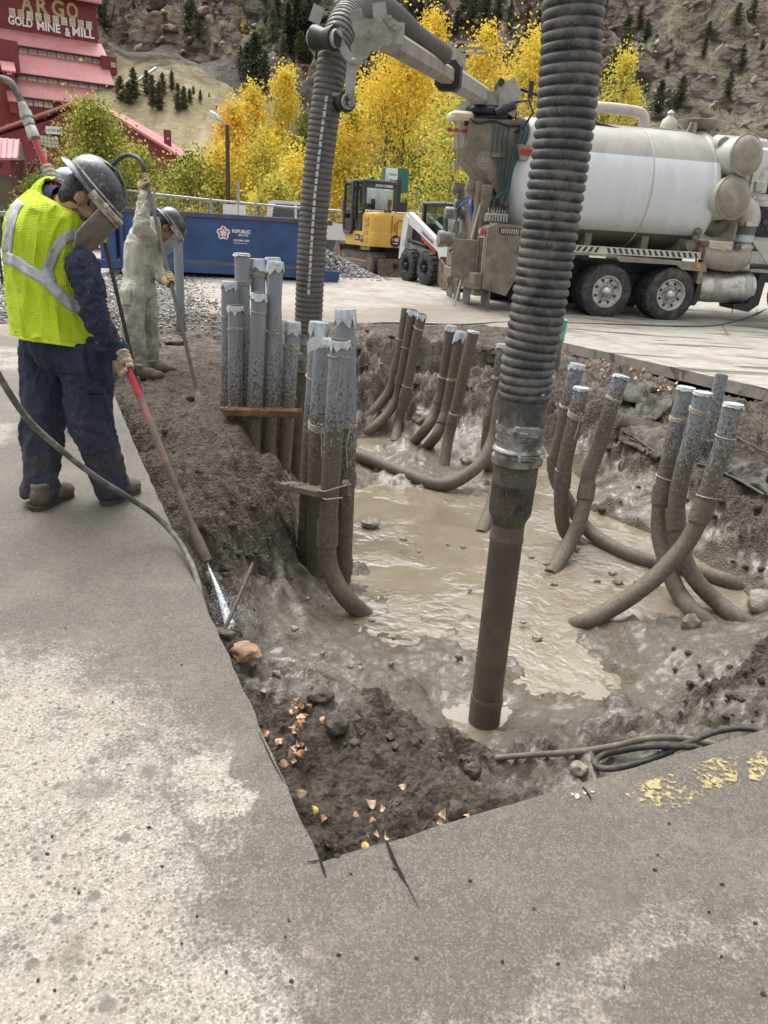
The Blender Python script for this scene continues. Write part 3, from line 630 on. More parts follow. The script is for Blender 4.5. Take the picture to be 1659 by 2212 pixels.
conduit('muddy conduit, leftmost of the back centre three, white cord down its side', gD, [(975, 704), (960, 804), (950, 863), (936, 899), (916, 931), (888, 960)], [8.25, 8.25, 8.25, 8.2, 8.1, 7.95], 'mud', 'tape', seed=51, coup=[(.75, .12)], tw=[(.52, 2, 0)])
conduit('muddy conduit, middle of the back centre three, crumpled foil on its top', gD, [(996, 717), (981, 798), (966, 875), (956, 914), (939, 946), (915, 975)], [8.1, 8.1, 8.1, 8.05, 8.0, 7.9], 'mud', 'tape', seed=52, tw=[(.48, 3, 0)], coup=[(.9, .12)], skirt=(.05, .14))
conduit('muddy conduit, rightmost of the back centre three, plain flat cap and a straight foot', gD, [(1023, 716), (1002, 804), (985, 884), (969, 943), (958, 1015)], [7.85]*5, 'mud', 'white', seed=53, coup=[(.95, .12)], tw=[(.85, 1, .12)])
gE = 'conduits beside the big black suction hose'
conduit('grey conduit partly behind the big suction hose, twine wound under its cap', gE, [(1087, 744), (1078, 809), (1067, 878), (1056, 917), (1050, 973), (1058, 1020)], [7.5]*6, 'half', 'tape', seed=61, coup=[(.75, .12)], tw=[(.3, 3, .1)])
conduit('long mud coated conduit lying in a wide bend across the back of the pool', gE, [(1112, 730), (1092, 830), (1079, 869), (1073, 914), (1064, 952), (1041, 997), (1011, 1024), (975, 1044), (936, 1045), (877, 1024), (817, 1000), (761, 979), (720, 965)], [7.3, 7.3, 7.3, 7.25, 7.2, 7.05, 6.95, 6.9, 6.95, 7.15, 7.4, 7.6, 7.75], 'mud', 'tape', r=.06, seed=62)
conduit('short pale conduit stub slanting into the water behind the suction pipe', gE, [(1078, 1055), (1062, 1095), (1050, 1125), (1038, 1155)], [6.3, 6.2, 6.1, 6.0], 'mud', 'open', seed=63)
gF = 'conduits at the middle right of the pool'
conduit('mid right conduit with knotted cord, sweeping into the long pipe to the right', gF, [(1248, 787), (1229, 861), (1216, 929), (1202, 983), (1200, 1030), (1225, 1080), (1250, 1120), (1276, 1150), (1320, 1180), (1366, 1201), (1418, 1216), (1516, 1238), (1572, 1256), (1600, 1275)], [6.0, 6.0, 6.0, 6.0, 5.98, 5.95, 5.9, 5.85, 5.75, 5.65, 5.55, 5.42, 5.35, 5.3], 'half', 'tape', seed=71, coup=[(.8, .12)], tw=[(.32, 2, .1)])
conduit('shorter grey conduit in front at mid right, brown twine wound at its neck', gF, [(1256, 838), (1243, 902), (1226, 970), (1215, 1034), (1212, 1082), (1216, 1131), (1230, 1160), (1262, 1180)], [5.7, 5.7, 5.7, 5.7, 5.72, 5.75, 5.8, 5.85], 'half', 'white', seed=72, coup=[(.72, .15)], tw=[(.18, 4, .2), (.64, 1, 0)])
conduit('muddy conduit slanting down left into the water at mid right, white band at its top', gF, [(1343, 812), (1317, 888), (1297, 956), (1273, 1020), (1265, 1071), (1250, 1131), (1225, 1183), (1188, 1243)], [5.75, 5.75, 5.75, 5.7, 5.65, 5.55, 5.45, 5.3], 'half', 'white', seed=73, coup=[(.95, .13)], tw=[(.16, 2, 0)])
gG = 'conduits at the right end of the pool'
conduit('left one of the right hand three conduits, cord wound below its ragged cap', gG, [(1483, 837), (1463, 919), (1443, 1003), (1429, 1071), (1424, 1131), (1428, 1174), (1442, 1220), (1458, 1266), (1479, 1299), (1510, 1333), (1550, 1365)], [5.15, 5.15, 5.15, 5.12, 5.08, 5.02, 4.93, 4.83, 4.74, 4.63, 4.52], 'clean', 'white', seed=81, coup=[(.78, .13)], tw=[(.2, 3, .14), (.62, 1, 0)])
conduit('middle one of the right hand three conduits, white band close to its cap', gG, [(1519, 848), (1500, 929), (1476, 1013), (1463, 1081), (1460, 1143), (1473, 1192), (1491, 1235), (1519, 1272), (1558, 1308), (1604, 1342), (1640, 1362)], [4.98, 4.98, 4.98, 4.97, 4.93, 4.88, 4.83, 4.76, 4.68, 4.6, 4.54], 'clean', 'white', seed=82, coup=[(.85, .14)], tw=[(.1, 3, 0)])
conduit('far right conduit sweeping across the other two down to the left', gG, [(1585, 873), (1564, 953), (1537, 1037), (1524, 1078), (1506, 1131), (1482, 1174), (1448, 1214), (1409, 1253), (1360, 1290), (1311, 1320), (1268, 1342), (1240, 1352)], [4.72, 4.72, 4.72, 4.71, 4.69, 4.67, 4.63, 4.58, 4.52, 4.47, 4.42, 4.4], 'clean', 'white', seed=83, coup=[(.72, .14)], tw=[(.2, 1, 0), (.6, 1, 0)])
p, y = straight((1559, 810), (1529, 945), 6.9); conduit('plain uncapped grey conduit stub standing in the soil behind the right hand group', 'conduit stubs set in the soil', p, y, 'spot', 'open', seed=91)
p, y = straight((384, 512), (392, 735), 10.2); conduit('grey conduit standing in the gravel beside the man in pale coveralls', 'conduit stubs set in the soil', p, y, 'clean', 'white', seed=92, coup=[(1.2, .25)], tw=[(.03, 1, .25)])
rt = conduit('grey conduit wrapped in green plastic at its top, behind the big suction hose', 'conduit stubs set in the soil', [(1213, 698), (1206, 735), (1194, 812)], [9.6]*3, 'clean', None, seed=93)
b = MB(); a0 = D(1213, 691, 9.6); a1 = D(1206, 737, 9.6); ax = (a0-a1).normalized(); rr = random.Random(5); rings = []
for k in range(8): rings.append([c+Vector((rr.uniform(-.01, .01), rr.uniform(-.01, .01), rr.uniform(-.01, .01))) for c in b.ring(a1.lerp(a0, k/7), ax, .068+.008*(k % 2), 16)])
b.loft(rings); b.build('plastic_wrap', mat('green_plastic', (.10, .42, .27), .4, 0, .5, 22, .3, 50, (.45, .55, .48), .6, 16), rt, 40, True)
# timber spacers
def plank(label, a, b_, d, w, h, m=M_WOOD):
    a = Vector(a); b_ = Vector(b_); e = (b_-a); L = e.length; e.normalize(); nrm = Vector((-e.y, e.x, 0)).normalized(); up = e.cross(nrm)
    if up.z < 0: up = -up
    M3 = Matrix((e, nrm, up)).transposed(); mb = MB(); mb.box((a+b_)/2, (L, w, h), M=M3, bev=.006)
    rr = random.Random(int(L*999)); 
    for k in range(10): mb.rock(a.lerp(b_, rr.random())+nrm*rr.uniform(-w/2.4, w/2.4)+up*(h/2), (.02, .02, .012), k, 1)
    o = mb.build('timber_spacer', m, smooth=30); return tag(o, label, 'plank')
M_RUST = mat('rusty_timber', (.23, .11, .055), .85, 0, .4, 18, .6, 60, (.08, .055, .04), .8, 11, drange=(.44, .56))
plank('rusty brown board strapped across the front of the bank bundle', D(484, 888, 5.72), D(652, 893, 5.72), 0, .10, .055, M_RUST)
plank('end of a brown board poking out behind the bank bundle', D(596, 868, 6.35), D(641, 866, 6.35), 0, .05, .05, M_RUST)
plank('mud coated board tied across the left of the front conduits', D(617, 1048, 4.78), D(700, 1066, 4.34), 0, .10, .045)
plank('mud coated upright board between the right hand conduits of the front group', D(746, 1040, 4.5), D(745, 1098, 4.5), 0, .09, .045)
b = MB(); b.tube([D(640, 1046, 4.7), D(700, 1062, 4.28), D(741, 1050, 4.3), D(757, 1046, 4.6)], .004, 5); b.tube([D(645, 1056, 4.7), D(704, 1079, 4.28), D(740, 1075, 4.3)], .004, 5)
tag(b.build('twine', M_TWINE), 'twine lashing the boards to the front conduits', 'twine')

# ================================================================= suction hoses
def rubber_mat(name, base=(.045, .047, .05), mud=(.17, .145, .115), amt=.75, dr=(.42, .6)):
    t = NT(name); p = t.pos(); o = t.obj()
    c = t.ramp(t.noise(p, 14, 5), [(.3, tuple(k*.6 for k in base)), (.7, tuple(k*1.7 for k in base))])
    d = t.maprange(t.noise(p, 9, 8, .72, .4), dr[0], dr[1], 0, amt); c = t.mix(d, c, mud)
    sp = t.maprange(t.noise(p, 120, 2), .63, .68, 0, .6); c = t.mix(sp, c, (.28, .25, .21))
    t.bsdf(Base_Color=c, Roughness=t.maprange(d, 0, 1, .42, .85), Normal=t.bump(t.noise(p, 60, 5), .3, .006)); return t.m
M_RUB = rubber_mat('ribbed_rubber', (.05, .051, .053), (.19, .168, .138), .7, (.45, .63)); M_RUB2 = rubber_mat('ribbed_rubber_far', (.06, .06, .06), (.14, .125, .105), .8, (.36, .6))
M_MUDPIPE = mat('mud_coated_pipe', (.115, .09, .065), .6, 0, .25, 10, .7, 130, (.045, .045, .048), .75, 6, drange=(.56, .68))
M_STEELM = mat('muddy_steel', (.34, .34, .32), .45, .6, .25, 12, .4, 60, (.13, .11, .085), .85, 11)
def ribbed(path, R0, amp, pitch, n=40, spp=8, R1=None):
    pts = resample(path, pitch/spp); rings = []; L = len(pts); b = MB(); ref = None
    prof = [.0, .55, .85, .98, 1.0, .98, .85, .5]
    for i, p in enumerate(pts):
        t = (pts[min(i+1, L-1)]-pts[max(i-1, 0)]).normalized()
        if ref is None: ref = Vector((1, 0, 0))
        ref = (ref-t*ref.dot(t)).normalized()
        rr = (R0 if R1 is None else R0+(R1-R0)*i/L)+amp*(prof[i % spp]*2-1)
        rings.append(b.ring(p, t, rr, n, ref))
    return b.loft(rings)
H1 = [D(1262, -760, 3.25), D(1256, -420, 3.28), D(1246, -160, 3.3), D(1240, 0, 3.3), D(1222, 250, 3.3), D(1190, 480, 3.3), D(1160, 680, 3.3), D(1141, 780, 3.3), D(1132, 860, 3.3)]
hp = catmull(H1, 12)
hr = thing('suction_hose', 'huge black ribbed suction hose hanging into the pool in the foreground', 'hose', (D(1040, 1590, 3.28)), 0)
ribbed(hp, .109, .0058, .0362).build('ribbed_hose', M_RUB, hr, 60, True)
a0 = D(1132, 858, 3.3); a1 = D(1118, 985, 3.3); a2 = D(1112, 1040, 3.3); a3 = D(1102, 1105, 3.3); a4 = D(1098, 1130, 3.3); a5 = D(1050, 1500, 3.29); a6 = D(1042, 1585, 3.28)
def seg_lathe(a, b_, prof, n=36):
    ax = (b_-a); L = ax.length; m = MB(); return m.lathe(a, ax, [(h*L, r) for h, r in prof], n)
prof = [(0, .104)]+[(k/24, .103+.0018*(k % 2)) for k in range(1, 25)]
seg_lathe(a0, D(1126, 925, 3.3), prof).build('hose_cuff', M_RUB, hr, 40, True)
cl = MB(); c0 = D(1126, 915, 3.3); c1 = D(1123, 945, 3.3); cl.lathe(c0, c1-c0, [(0, .104), (0, .109), (.028, .110), (.028, .105)], 36, (False, False)); cl.lathe(c0+(c1-c0)*1.0, c1-c0, [(0, .104), (0, .108), (.006, .108), (.006, .104)], 36, (False, False))
pl = D(1123, 935, 3.19); cl.box(pl+Vector((.03, .01, 0)), (.11, .02, .05), bev=.006); cl.cyl(pl+Vector((-.04, -.01, .005)), pl+Vector((.03, -.01, -.005)), .007); cl.cyl(D(1160, 940, 3.28), D(1172, 944, 3.28), .01)
cl.build('hose_clamp', M_STEELM, hr, 40, True)
seg_lathe(D(1124, 930, 3.3), D(1117, 985, 3.3), [(0, .1), (1, .1)]).build('coupling_neck', M_STEELM, hr, 40, True)
cf = MB(); ax = (a1-a0).normalized()
cf.lathe(D(1119.5, 962, 3.3), ax, [(0, .098), (.006, .108), (.016, .1125), (.026, .108), (.03, .1)], 36, (False, False))
cf.lathe(D(1117.5, 985, 3.3), ax, [(0, .1), (0, .1125), (.028, .1125), (.028, .1)], 36, (False, False)); bx = D(1122, 993, 3.185)
cf.box(bx, (.014, .02, .036), bev=.003); cf.box(bx+Vector((.04, .012, 0)), (.07, .016, .024), bev=.004)
cf.build('coupling_clamp', M_STEELM, hr, 40, True)
t = rubber_mat('black_muddy_tube', (.03, .03, .032), (.10, .08, .06), .95, (.38, .58))
seg_lathe(a1, a4, [(0, .099), (.35, .0985), (.36, .1), (.40, .1), (.41, .098), (.80, .097), (.84, .094), (.95, .078), (1, .076)]).build('reducer', t, hr, 40, True)
seg_lathe(a4, a6, [(0, .0755), (.05, .0755), (.055, .078), (.075, .078), (.08, .0755), (.80, .0745), (.80, .0785), (.806, .081), (.83, .081), (.835, .079), (1, .079)]).build('suction_tube', M_MUDPIPE, hr, 40, True)
for k, (px, py, dx) in enumerate([(1191, 645, 0), (1193, 672, 0), (1188, 652, 0), (1190, 690, 0), (1186, 708, 0), (1136, 790, 0), (1166, 852, 0), (1186, 600, 0), (1190, 325+300, 0)]):
    q = D(px+6, py, 3.20); m_ = MB(); m_.rock(q, (.012, .008, .014), k, 1)
    if k == 0: wp = MB()
    wp.rock(D(px+5, py, 3.215+.02*(px > 1180)), (.012, .010, .013+.006*(k % 3)), k, 1)
wp.build('worn_patches', mat('bare_cord', (.62, .5, .36), .9, 0, .3, 40), hr, 0, True)
# farther hose hanging from the boom
BO = dict(end=D(735, 95, 7.0))
FH = [D(958, 118, 10.6), D(900, 80, 9.6), D(862, 45, 8.8), D(822, 18, 8.0), D(780, 12, 7.35), D(745, 45, 6.85), D(722, 110, 6.65), D(708, 200, 6.6), D(695, 300, 6.6), D(681, 430, 6.6), D(672, 560, 6.6), D(666, 700, 6.6), D(664, 720, 6.6)]
FHp = catmull(FH, 10)
fr_ = thing('boom_hose', 'black ribbed suction hose hanging from the boom behind the conduits', 'hose', D(640, 1060, 6.6))
ribbed(FHp, .112, .0045, .041, 32, 6).build('ribbed_hose', M_RUB2, fr_, 60, True)
seg_lathe(D(664, 718, 6.6), D(652, 800, 6.6), [(0, .108), (.1, .104), (.2, .11), (.3, .11), (.32, .1), (.5, .1), (.52, .112), (.7, .112), (.72, .1), (1, .098)]).build('coupling', M_STEELM, fr_, 40, True)
seg_lathe(D(652, 800, 6.6), D(638, 1085, 6.6), [(0, .075), (1, .075)]).build('suction_tube', M_MUDPIPE, fr_, 40, True)
lm = MB(); st = resample([D(706, 205, 6.475), D(693, 300, 6.475), D(680, 420, 6.475), D(671, 560, 6.475), D(666, 640, 6.475)], .04); lm.loft([[p+Vector((-.011, 0, 0)), p+Vector((.011, 0, 0)), p+Vector((.011, .006, 0)), p+Vector((-.011, .006, 0))] for p in st])
t = NT('white_print'); o_ = t.pos(); t.bsdf(Base_Color=(.58, .59, .6), Roughness=.7, Alpha=t.math('MULTIPLY', t.maprange(t.noise(o_, 30, 4, .7), .36, .46, 0, .9), t.math('GREATER_THAN', t.math('FRACT', t.math('MULTIPLY', t.sep(o_)[2], 19.2)), .22)))
lm.build('printed_stripe', t.m, fr_, 0, True)

# ================================================================= hoses and cables on the ground
M_HOSE = mat('grey_hose', (.07, .074, .072), .6, 0, .3, 30, .4, 90, (.24, .22, .185), .7, 14)
M_HOSED = mat('dark_muddy_hose', (.038, .036, .033), .6, 0, .3, 30, .4, 90, (.13, .11, .09), .7, 14)
def hose(name, label, pts, r, m=M_HOSE, cat='hose', k=10, n=10, rest=False):
    b = MB(); b.tube(catmull(pts, k), r, n); return tag(b.build(name, m, smooth=60), label, cat)
hose('pressure_hose', 'grey pressure hose looping down in front of the man in the yellow vest', [D(-60, 700, 2.75), D(0, 815, 2.85), D(60, 905, 2.95), D(130, 970, 3.05), D(200, 1025, 3.15), D(270, 1070, 3.22), D(330, 1110, 3.3), D(380, 1160, 3.25), D(412, 1215, 3.05), D(428, 1260, 2.92), D(436, 1300, 2.85)], .013)
cp_ = lambda px, py, dz=.0: (lambda p: Vector((p.x, p.y, p.z+dz)))(onterr(px, py))
hose('air_hose', 'dark hose looped on the mud at the right, by the yellow paint', [cp_(x, y, z) for x, y, z in [(1720, 1618, .03), (1659, 1612, .05), (1600, 1606, .06), (1540, 1608, .05), (1480, 1622, .03), (1410, 1646, .016), (1345, 1664, .014), (1300, 1668, .014), (1283, 1656, .016), (1302, 1640, .016), (1350, 1630, .018), (1400, 1624, .02), (1500, 1620, .012)]], .0105, M_HOSED)
hose('air_hose', 'second hose strand lying flat on the mud above the dark loop', [cp_(x, y, z) for x, y, z in [(1070, 1642, .01), (1140, 1638, .014), (1240, 1633, .016), (1330, 1621, .02), (1400, 1608, .024), (1470, 1606, .02), (1530, 1612, .014), (1590, 1628, .010), (1640, 1640, .006)]], .011, mat('mud_hose', (.15, .13, .105), .7, 0, .25, 20, .3))
hose('dirty_hose', 'muddy hose lying on the soil behind the bank bundle', [D(380, 800, 7.9), D(410, 812, 7.9), D(445, 806, 8.0), D(478, 795, 8.1), D(520, 770, 8.2)], .016)
M_GREENH = mat('green_hose', (.07, .11, .10), .6)
def lotp(px, py, dz=.015): p = GL(px, py); return Vector((p.x, p.y, p.z+dz))
hose('garden_hose', 'long dark green hose stretched over the lot in front of the truck', [lotp(770, 709), lotp(820, 700), lotp(900, 701), lotp(1000, 703), lotp(1100, 698), lotp(1240, 700), lotp(1350, 703), lotp(1450, 706), lotp(1520, 706), lotp(1560, 702), lotp(1600, 692), lotp(1640, 676), lotp(1720, 640)], .016, M_GREENH, k=8)

# ================================================================= stones, clods, boards and litter in the dirt
M_STONE = mat('field_stone', (.125, .105, .088), .9, 0, .4, 9, .9, 50, (.05, .04, .033), .9, 14, drange=(.38, .6))
M_WETST = mat('wet_stone', (.22, .188, .145), .45, 0, .3, 12, .6, 60)
M_ORANGE = mat('orange_rock', (.34, .20, .11), .6, 0, .45, 9, .6, 40, (.20, .16, .13), .85, 6)
def stone(label, px, py, size, m=M_STONE, seed=0, flat=.7, sink=.3, name='rock', group=None, Y=None):
    p = onterr(px, py) if Y is None else D(px, py, Y)
    b = MB(); b.rock((p.x, p.y, p.z+size*flat*(.5-sink)), (size, size*.85, size*flat), seed, 3); return tag(b.build(name, m, smooth=40), label, 'rock', group)
stone('orange and pink rock half sunk in the mud at the pavement edge', 527, 1412, .065, M_ORANGE, 3, .6)
stone('brown dirt coated boulder on the near mound below the leaf pile', 727, 1572, .042, M_STONE, 5, .85, .1)
stone('flat dirty stone standing on edge at the rim of the near mound', 690, 1503, .05, M_STONE, 8, .6, .2)
stone('angular slab stone leaning at the near edge by the pale leaf', 985, 1762, .03, M_STONE, 12, 1.3, .2)
stone('dark wet clod stone by the loop of the hose', 1250, 1670, .03, M_WETST, 9, .8, .1)
stone('rounded brown stone at the right rim of the near mound', 1022, 1668, .03, M_STONE, 14, .9, .2)
stone('brown flat stone propped at the foot of the water jet', 458, 1262, .05, M_STONE, 15, .9, .1)
stone('wet slab stone breaking the water in front of the front conduits', 800, 1130, .075, M_WETST, 16, .55, .35, Y=5.85)
stone('big grey boulder at the far right end of the pool', 1648, 1308, .12, M_WETST, 17, .7, .2, Y=4.75)
stone('grey rock lying between the back conduits in the slop', 915, 908, .12, M_WETST, 18, .7, .2)
stone('smooth mud coated cobble by the elbow of the long bent conduit', 1015, 1000, .10, M_WETST, 19, .6, .3)
stone('long brown stone on the soil right of the man in pale coveralls', 380, 745, .13, M_STONE, 20, .4, .1)
stone('pale round stone behind the boots of the man in pale coveralls', 330, 748, .09, M_STONE, 21, .8, .1)
stone('brown square block in the mud below the right hand conduits', 1492, 1352, .055, M_WETST, 22, 1, .1)
for i, (px, py) in enumerate([(1290, 1258), (1325, 1240), (1335, 1262), (1375, 1258), (1410, 1265), (1408, 1243), (1310, 1275)]):
    stone('small muddy stone among the litter floating in the middle right of the pool', px, py, .026+.006*(i % 3), M_WETST, 30+i, .7, .2, group='stones in the middle right of the pool', Y=5.05-.001*i)
for i, (px, py, Y) in enumerate([(968, 1178, 5.35), (1000, 1182, 5.3), (870, 1165, 5.4), (905, 1192, 5.3), (1148, 1205, 5.25), (1180, 1218, 5.15), (1015, 1275, 4.75), (1160, 1465, 3.75), (1160, 1380, 4.15), (1130, 1345, 4.3), (1196, 1262, 4.95), (1245, 1185, 5.6)]):
    stone('dark muddy lump sticking out of the open water of the pool', px, py, .018+.006*(i % 3), M_WETST, 50+i, .6, .25, name='mud_lump', group='mud lumps in the open water', Y=Y)
# clods on the pavement
rr = random.Random(11); cl0 = None
for i in range(40):
    px, py = (rr.uniform(640, 1650), rr.uniform(1700, 2150)) if i % 2 else (rr.uniform(60, 640), rr.uniform(1330, 2150))
    p = G(px, py, 0)
    b = MB(); b.rock((p.x, p.y, .003), (rr.uniform(.002, .0065), rr.uniform(.002, .005), .003), i, 2)
    tag(b.build('dirt_clod', M_SOIL, smooth=40), 'small dark dirt clod dropped on the pavement', 'dirt', 'dirt clods on the pavement')
# clods on banks
for i in range(150):
    px, py = [(rr.uniform(300, 640), rr.uniform(850, 1260)), (rr.uniform(600, 1060), rr.uniform(1510, 1820)), (rr.uniform(1250, 1650), rr.uniform(930, 1250)), (rr.uniform(770, 1080), rr.uniform(710, 860)), (rr.uniform(1450, 1650), rr.uniform(1370, 1560)), (rr.uniform(560, 1250), rr.uniform(1290, 1520))][i % 6]
    if i % 6 == 0 and px < 290+(py-850)*.42: px = 290+(py-850)*.42+30
    p = onterr(px, py); s = rr.uniform(.006, .02)*(.45+p.y*.22); b = MB(); b.rock((p.x, p.y, p.z+s*.15), (s, s*.9, s*.75), i+100, 2)
    tag(b.build('earth_clod', [M_SOIL, M_STONE, M_SOIL, M_SOIL, M_SOIL, M_WETST][i % 6], smooth=40), ['loose clod on the left bank', 'loose clod on the near mound', 'loose stone in the right hand cut face', 'loose clod on the far bank', 'loose clod on the heap at the right edge', 'wet lump in the shallow mud near the suction pipe'][i % 6], 'clod', 'clods area %s' % 'left near right far heap mud'.split()[i % 6])
# T shaped tool standing in the mud
r_ = thing('mud_scraper', 'mud covered rod with a block head leaning at the pavement edge in the mud', 'tool', D(482, 1372, 2.62))
b = MB(); b.tube([D(486, 1358, 2.64), D(512, 1300, 2.72), D(547, 1217, 2.85)], .0085, 10); b.build('handle', M_MUDPIPE, r_, 50, True)
b = MB(); b.box(D(484, 1370, 2.62), (.085, .04, .035), rz=-.4, bev=.006); b.build('head', M_STONE, r_, 40, True)
# yellow paint, cracks
def paint_mat(name, col):
    t = NT(name); p = t.pos(); k = t.maprange(t.math('ADD', t.math('MULTIPLY', t.noise(p, 55, 5, .7), .6), t.math('MULTIPLY', t.noise(p, 9, 5, .6), .45)), .515, .60, 0, .85)
    c = t.ramp(t.noise(p, 80, 3), [(.3, tuple(q*.7 for q in col)), (.7, col)])
    t.bsdf(Base_Color=c, Roughness=.7, Alpha=k); return t.m
M_YEL = paint_mat('worn_yellow_paint', (.50, .41, .19)); M_WHT = paint_mat('worn_white_paint', (.66, .62, .5))
def decal(name, px, m, z=.004):
    b = MB(); v = [G(x, y, 0) for x, y in px]; b.add([(p.x, p.y, z) for p in v], [tuple(range(len(v)))]); return tag(b.build(name, m, smooth=0), kind='structure')
decal('yellow_marking', [(1345, 1715), (1420, 1762), (1475, 1745), (1545, 1712), (1590, 1690), (1600, 1635), (1540, 1640), (1440, 1675), (1380, 1695)], M_YEL)
decal('yellow_marking', [(1612, 1645), (1645, 1622), (1659, 1650), (1645, 1690), (1618, 1685)], M_YEL)
decal('white_marking', [(1232, 1716), (1275, 1702), (1285, 1712), (1245, 1728)], M_WHT)
b = MB(); a = lotp(925, 675, .004); c = lotp(1010, 694, .004); n_ = Vector((.05, .09, 0)); b.quad(a, c, c+n_, a+n_); tag(b.build('yellow_marking', mat('yellow_line', (.55, .42, .2), .8), smooth=0), kind='structure')
M_CRK = mat('crack_dark', (.008, .007, .006), .95)
def crack(pts, w):
    b = MB(); P = [G(x, y, 0) for x, y in pts]
    for k, (a, c) in enumerate(zip(P, P[1:])):
        n_ = Vector((-(c-a).y, (c-a).x, 0)).normalized(); wa, wc = w[k], w[k+1]
        b.quad(a+n_*wa+Vector((0, 0, .004)), a-n_*wa+Vector((0, 0, .004)), c-n_*wc+Vector((0, 0, .004)), c+n_*wc+Vector((0, 0, .004)))
    tag(b.build('pavement_crack', M_CRK, smooth=0), kind='structure')
crack([(692, 1862), (698, 1880), (704, 1898)], [.003, .003, .001]); crack([(690, 1860), (675, 1864), (660, 1864)], [.002, .0025, .0005])
crack([(835, 1820), (846, 1850), (856, 1872), (866, 1892), (878, 1912), (905, 1965)], [.003, .005, .0045, .005, .0015, .0003]); crack([(1258, 1702), (1270, 1717), (1278, 1730)], [.003, .003, .001])
crack([(560, 1585), (585, 1640), (612, 1690)], [.001, .002, .001])
# geotextile sheets on the right bank
t = NT('geotextile'); p_ = t.pos(); c_ = t.mix(t.maprange(t.noise(p_, 6, 6, .7), .42, .6, 0, .8), t.ramp(t.noise(p_, 120, 2), [(.3, (.022, .021, .019)), (.7, (.05, .047, .042))]), (.13, .11, .09)); t.bsdf(Base_Color=c_, Roughness=.9, Normal=t.bump(t.noise(p_, 30, 4), .4, .01)); M_GEO = t.m
def cloth(label, corners, nu, nv, amp, seed, m=M_GEO):
    b = MB(); P = [onterr(*c) for c in corners]; vs = []
    for j in range(nv+1):
        for i in range(nu+1):
            u, v = i/nu, j/nv; q = P[0]*(1-u)*(1-v)+P[1]*u*(1-v)+P[2]*u*v+P[3]*(1-u)*v
            w = abs(mnoise.noise(Vector((q.x*4+seed, q.y*3, seed)))) + .5*abs(mnoise.noise(Vector((q.x*11+seed, q.y*5, seed))))
            ed = min(u, 1-u, v, 1-v); ex = mnoise.noise(Vector((q.x*2.5, q.y*2.5, seed+5)))*.12
            vs.append((q.x+ex*(ed < .2), q.y+ex*.6, max(q.z, terr(q.x, q.y))+.012+amp*w*(ed > .001)))
    b.add(vs, [(j*(nu+1)+i, j*(nu+1)+i+1, (j+1)*(nu+1)+i+1, (j+1)*(nu+1)+i) for j in range(nv) for i in range(nu)])
    o = b.build('ground_fabric', m, smooth=80); o.modifiers.new('t', 'SOLIDIFY').thickness = .004; return tag(o, label, 'fabric')
cloth('crumpled black ground fabric scrap nearest the leafy kerb', [(1315, 862), (1395, 880), (1420, 835), (1330, 822)], 30, 20, .10, 1)
cloth('longer black ground fabric fold in front of the right hand conduits', [(1335, 945), (1430, 905), (1455, 866), (1370, 872)], 34, 22, .11, 2)
cloth('muddy ground fabric sheet draped over the lip of the right bank', [(1335, 958), (1455, 1012), (1462, 925), (1350, 905)], 44, 30, .06, 3, mat('muddy_fabric', (.105, .09, .073), .9, 0, .35, 9, .8, 45, (.19, .165, .135), .7, 7))
cloth('dark ground fabric fold at the right edge of the bank', [(1570, 1030), (1659, 1075), (1659, 1020), (1590, 995)], 36, 24, .09, 4)
hose('ground_cable', 'black cable lying along the top of the right bank', [cp_(x, y, .02) for x, y in [(1320, 925), (1370, 950), (1420, 985), (1465, 1005), (1520, 1010), (1590, 1040), (1650, 1075)]], .012, M_HOSED, 'cable')
hose('ground_cable', 'thin dark cable lying loose between the fabric and the right frame edge', [cp_(x, y, .02) for x, y in [(1480, 905), (1530, 930), (1580, 945), (1659, 985)]], .008, M_HOSED, 'cable')
# fallen leaves
def leaf_mesh(seed, L=.03):
    rr = random.Random(seed); vs = []; fs = []; n = 7; cu = rr.uniform(-2.2, 2.8); tw = rr.uniform(-1.4, 1.4)
    for i in range(n):
        u = i/(n-1); w = L*.36*math.sin(math.pi*min(1, u**.8))**.8+.0004; x = L*(u-.5); z = cu*L*.5*(u-.5)**2*2
        for s in (-1, 0, 1): vs.append((x, s*w, z+abs(s)*w*.35*(1 if seed % 2 else -.4)+s*w*tw*u))
    for i in range(n-1):
        for s in range(2): fs.append((i*3+s, (i+1)*3+s, (i+1)*3+s+1, i*3+s+1))
    k = len(vs); vs += [(-L*.5, -.0006, vs[1][2]), (-L*.5, .0006, vs[1][2]), (-L*.85, 0, vs[1][2]+.004)]; fs.append((k, k+1, k+2))
    me = bpy.data.meshes.new('leaf'); me.from_pydata(vs, [], fs); me.shade_smooth(); return me
LM = [mat('leaf_tan', (.42, .25, .14), .7, 0, .5, 70), mat('leaf_brown', (.26, .12, .055), .7, 0, .5, 70), mat('leaf_cream', (.52, .39, .24), .7, 0, .45, 70), mat('leaf_yellow', (.45, .35, .07), .65, 0, .5, 70)]
lms = []
for s in range(8):
    me = leaf_mesh(s); me.materials.append(LM[s % 4]); lms.append(me)
rr = random.Random(21)
def leaf(px, py, label, group, sc=1.0, s=None, flatn=.5, P=None):
    p = P or onterr(px, py); o = bpy.data.objects.new('fallen_leaf', lms[rr.randrange(8) if s is None else s]); COL.objects.link(o)
    o.location = (p.x, p.y, p.z+.008*sc); o.rotation_euler = (rr.uniform(-flatn, flatn), rr.uniform(-flatn, flatn), rr.uniform(0, 6.28)); o.scale = (sc*.66, sc*.66, sc*.66); tag(o, label, 'leaf', group)
for i in range(34):
    v = rr.random(); leaf(640+rr.gauss(0, 14)+8*(1-v), 1515+v*150, 'dry curled leaf in the heap of leaves on the near mound', 'leaf heap on the near mound', rr.uniform(.8, 1.5), rr.choice([0, 0, 1, 2, 4, 5, 6]), .8)
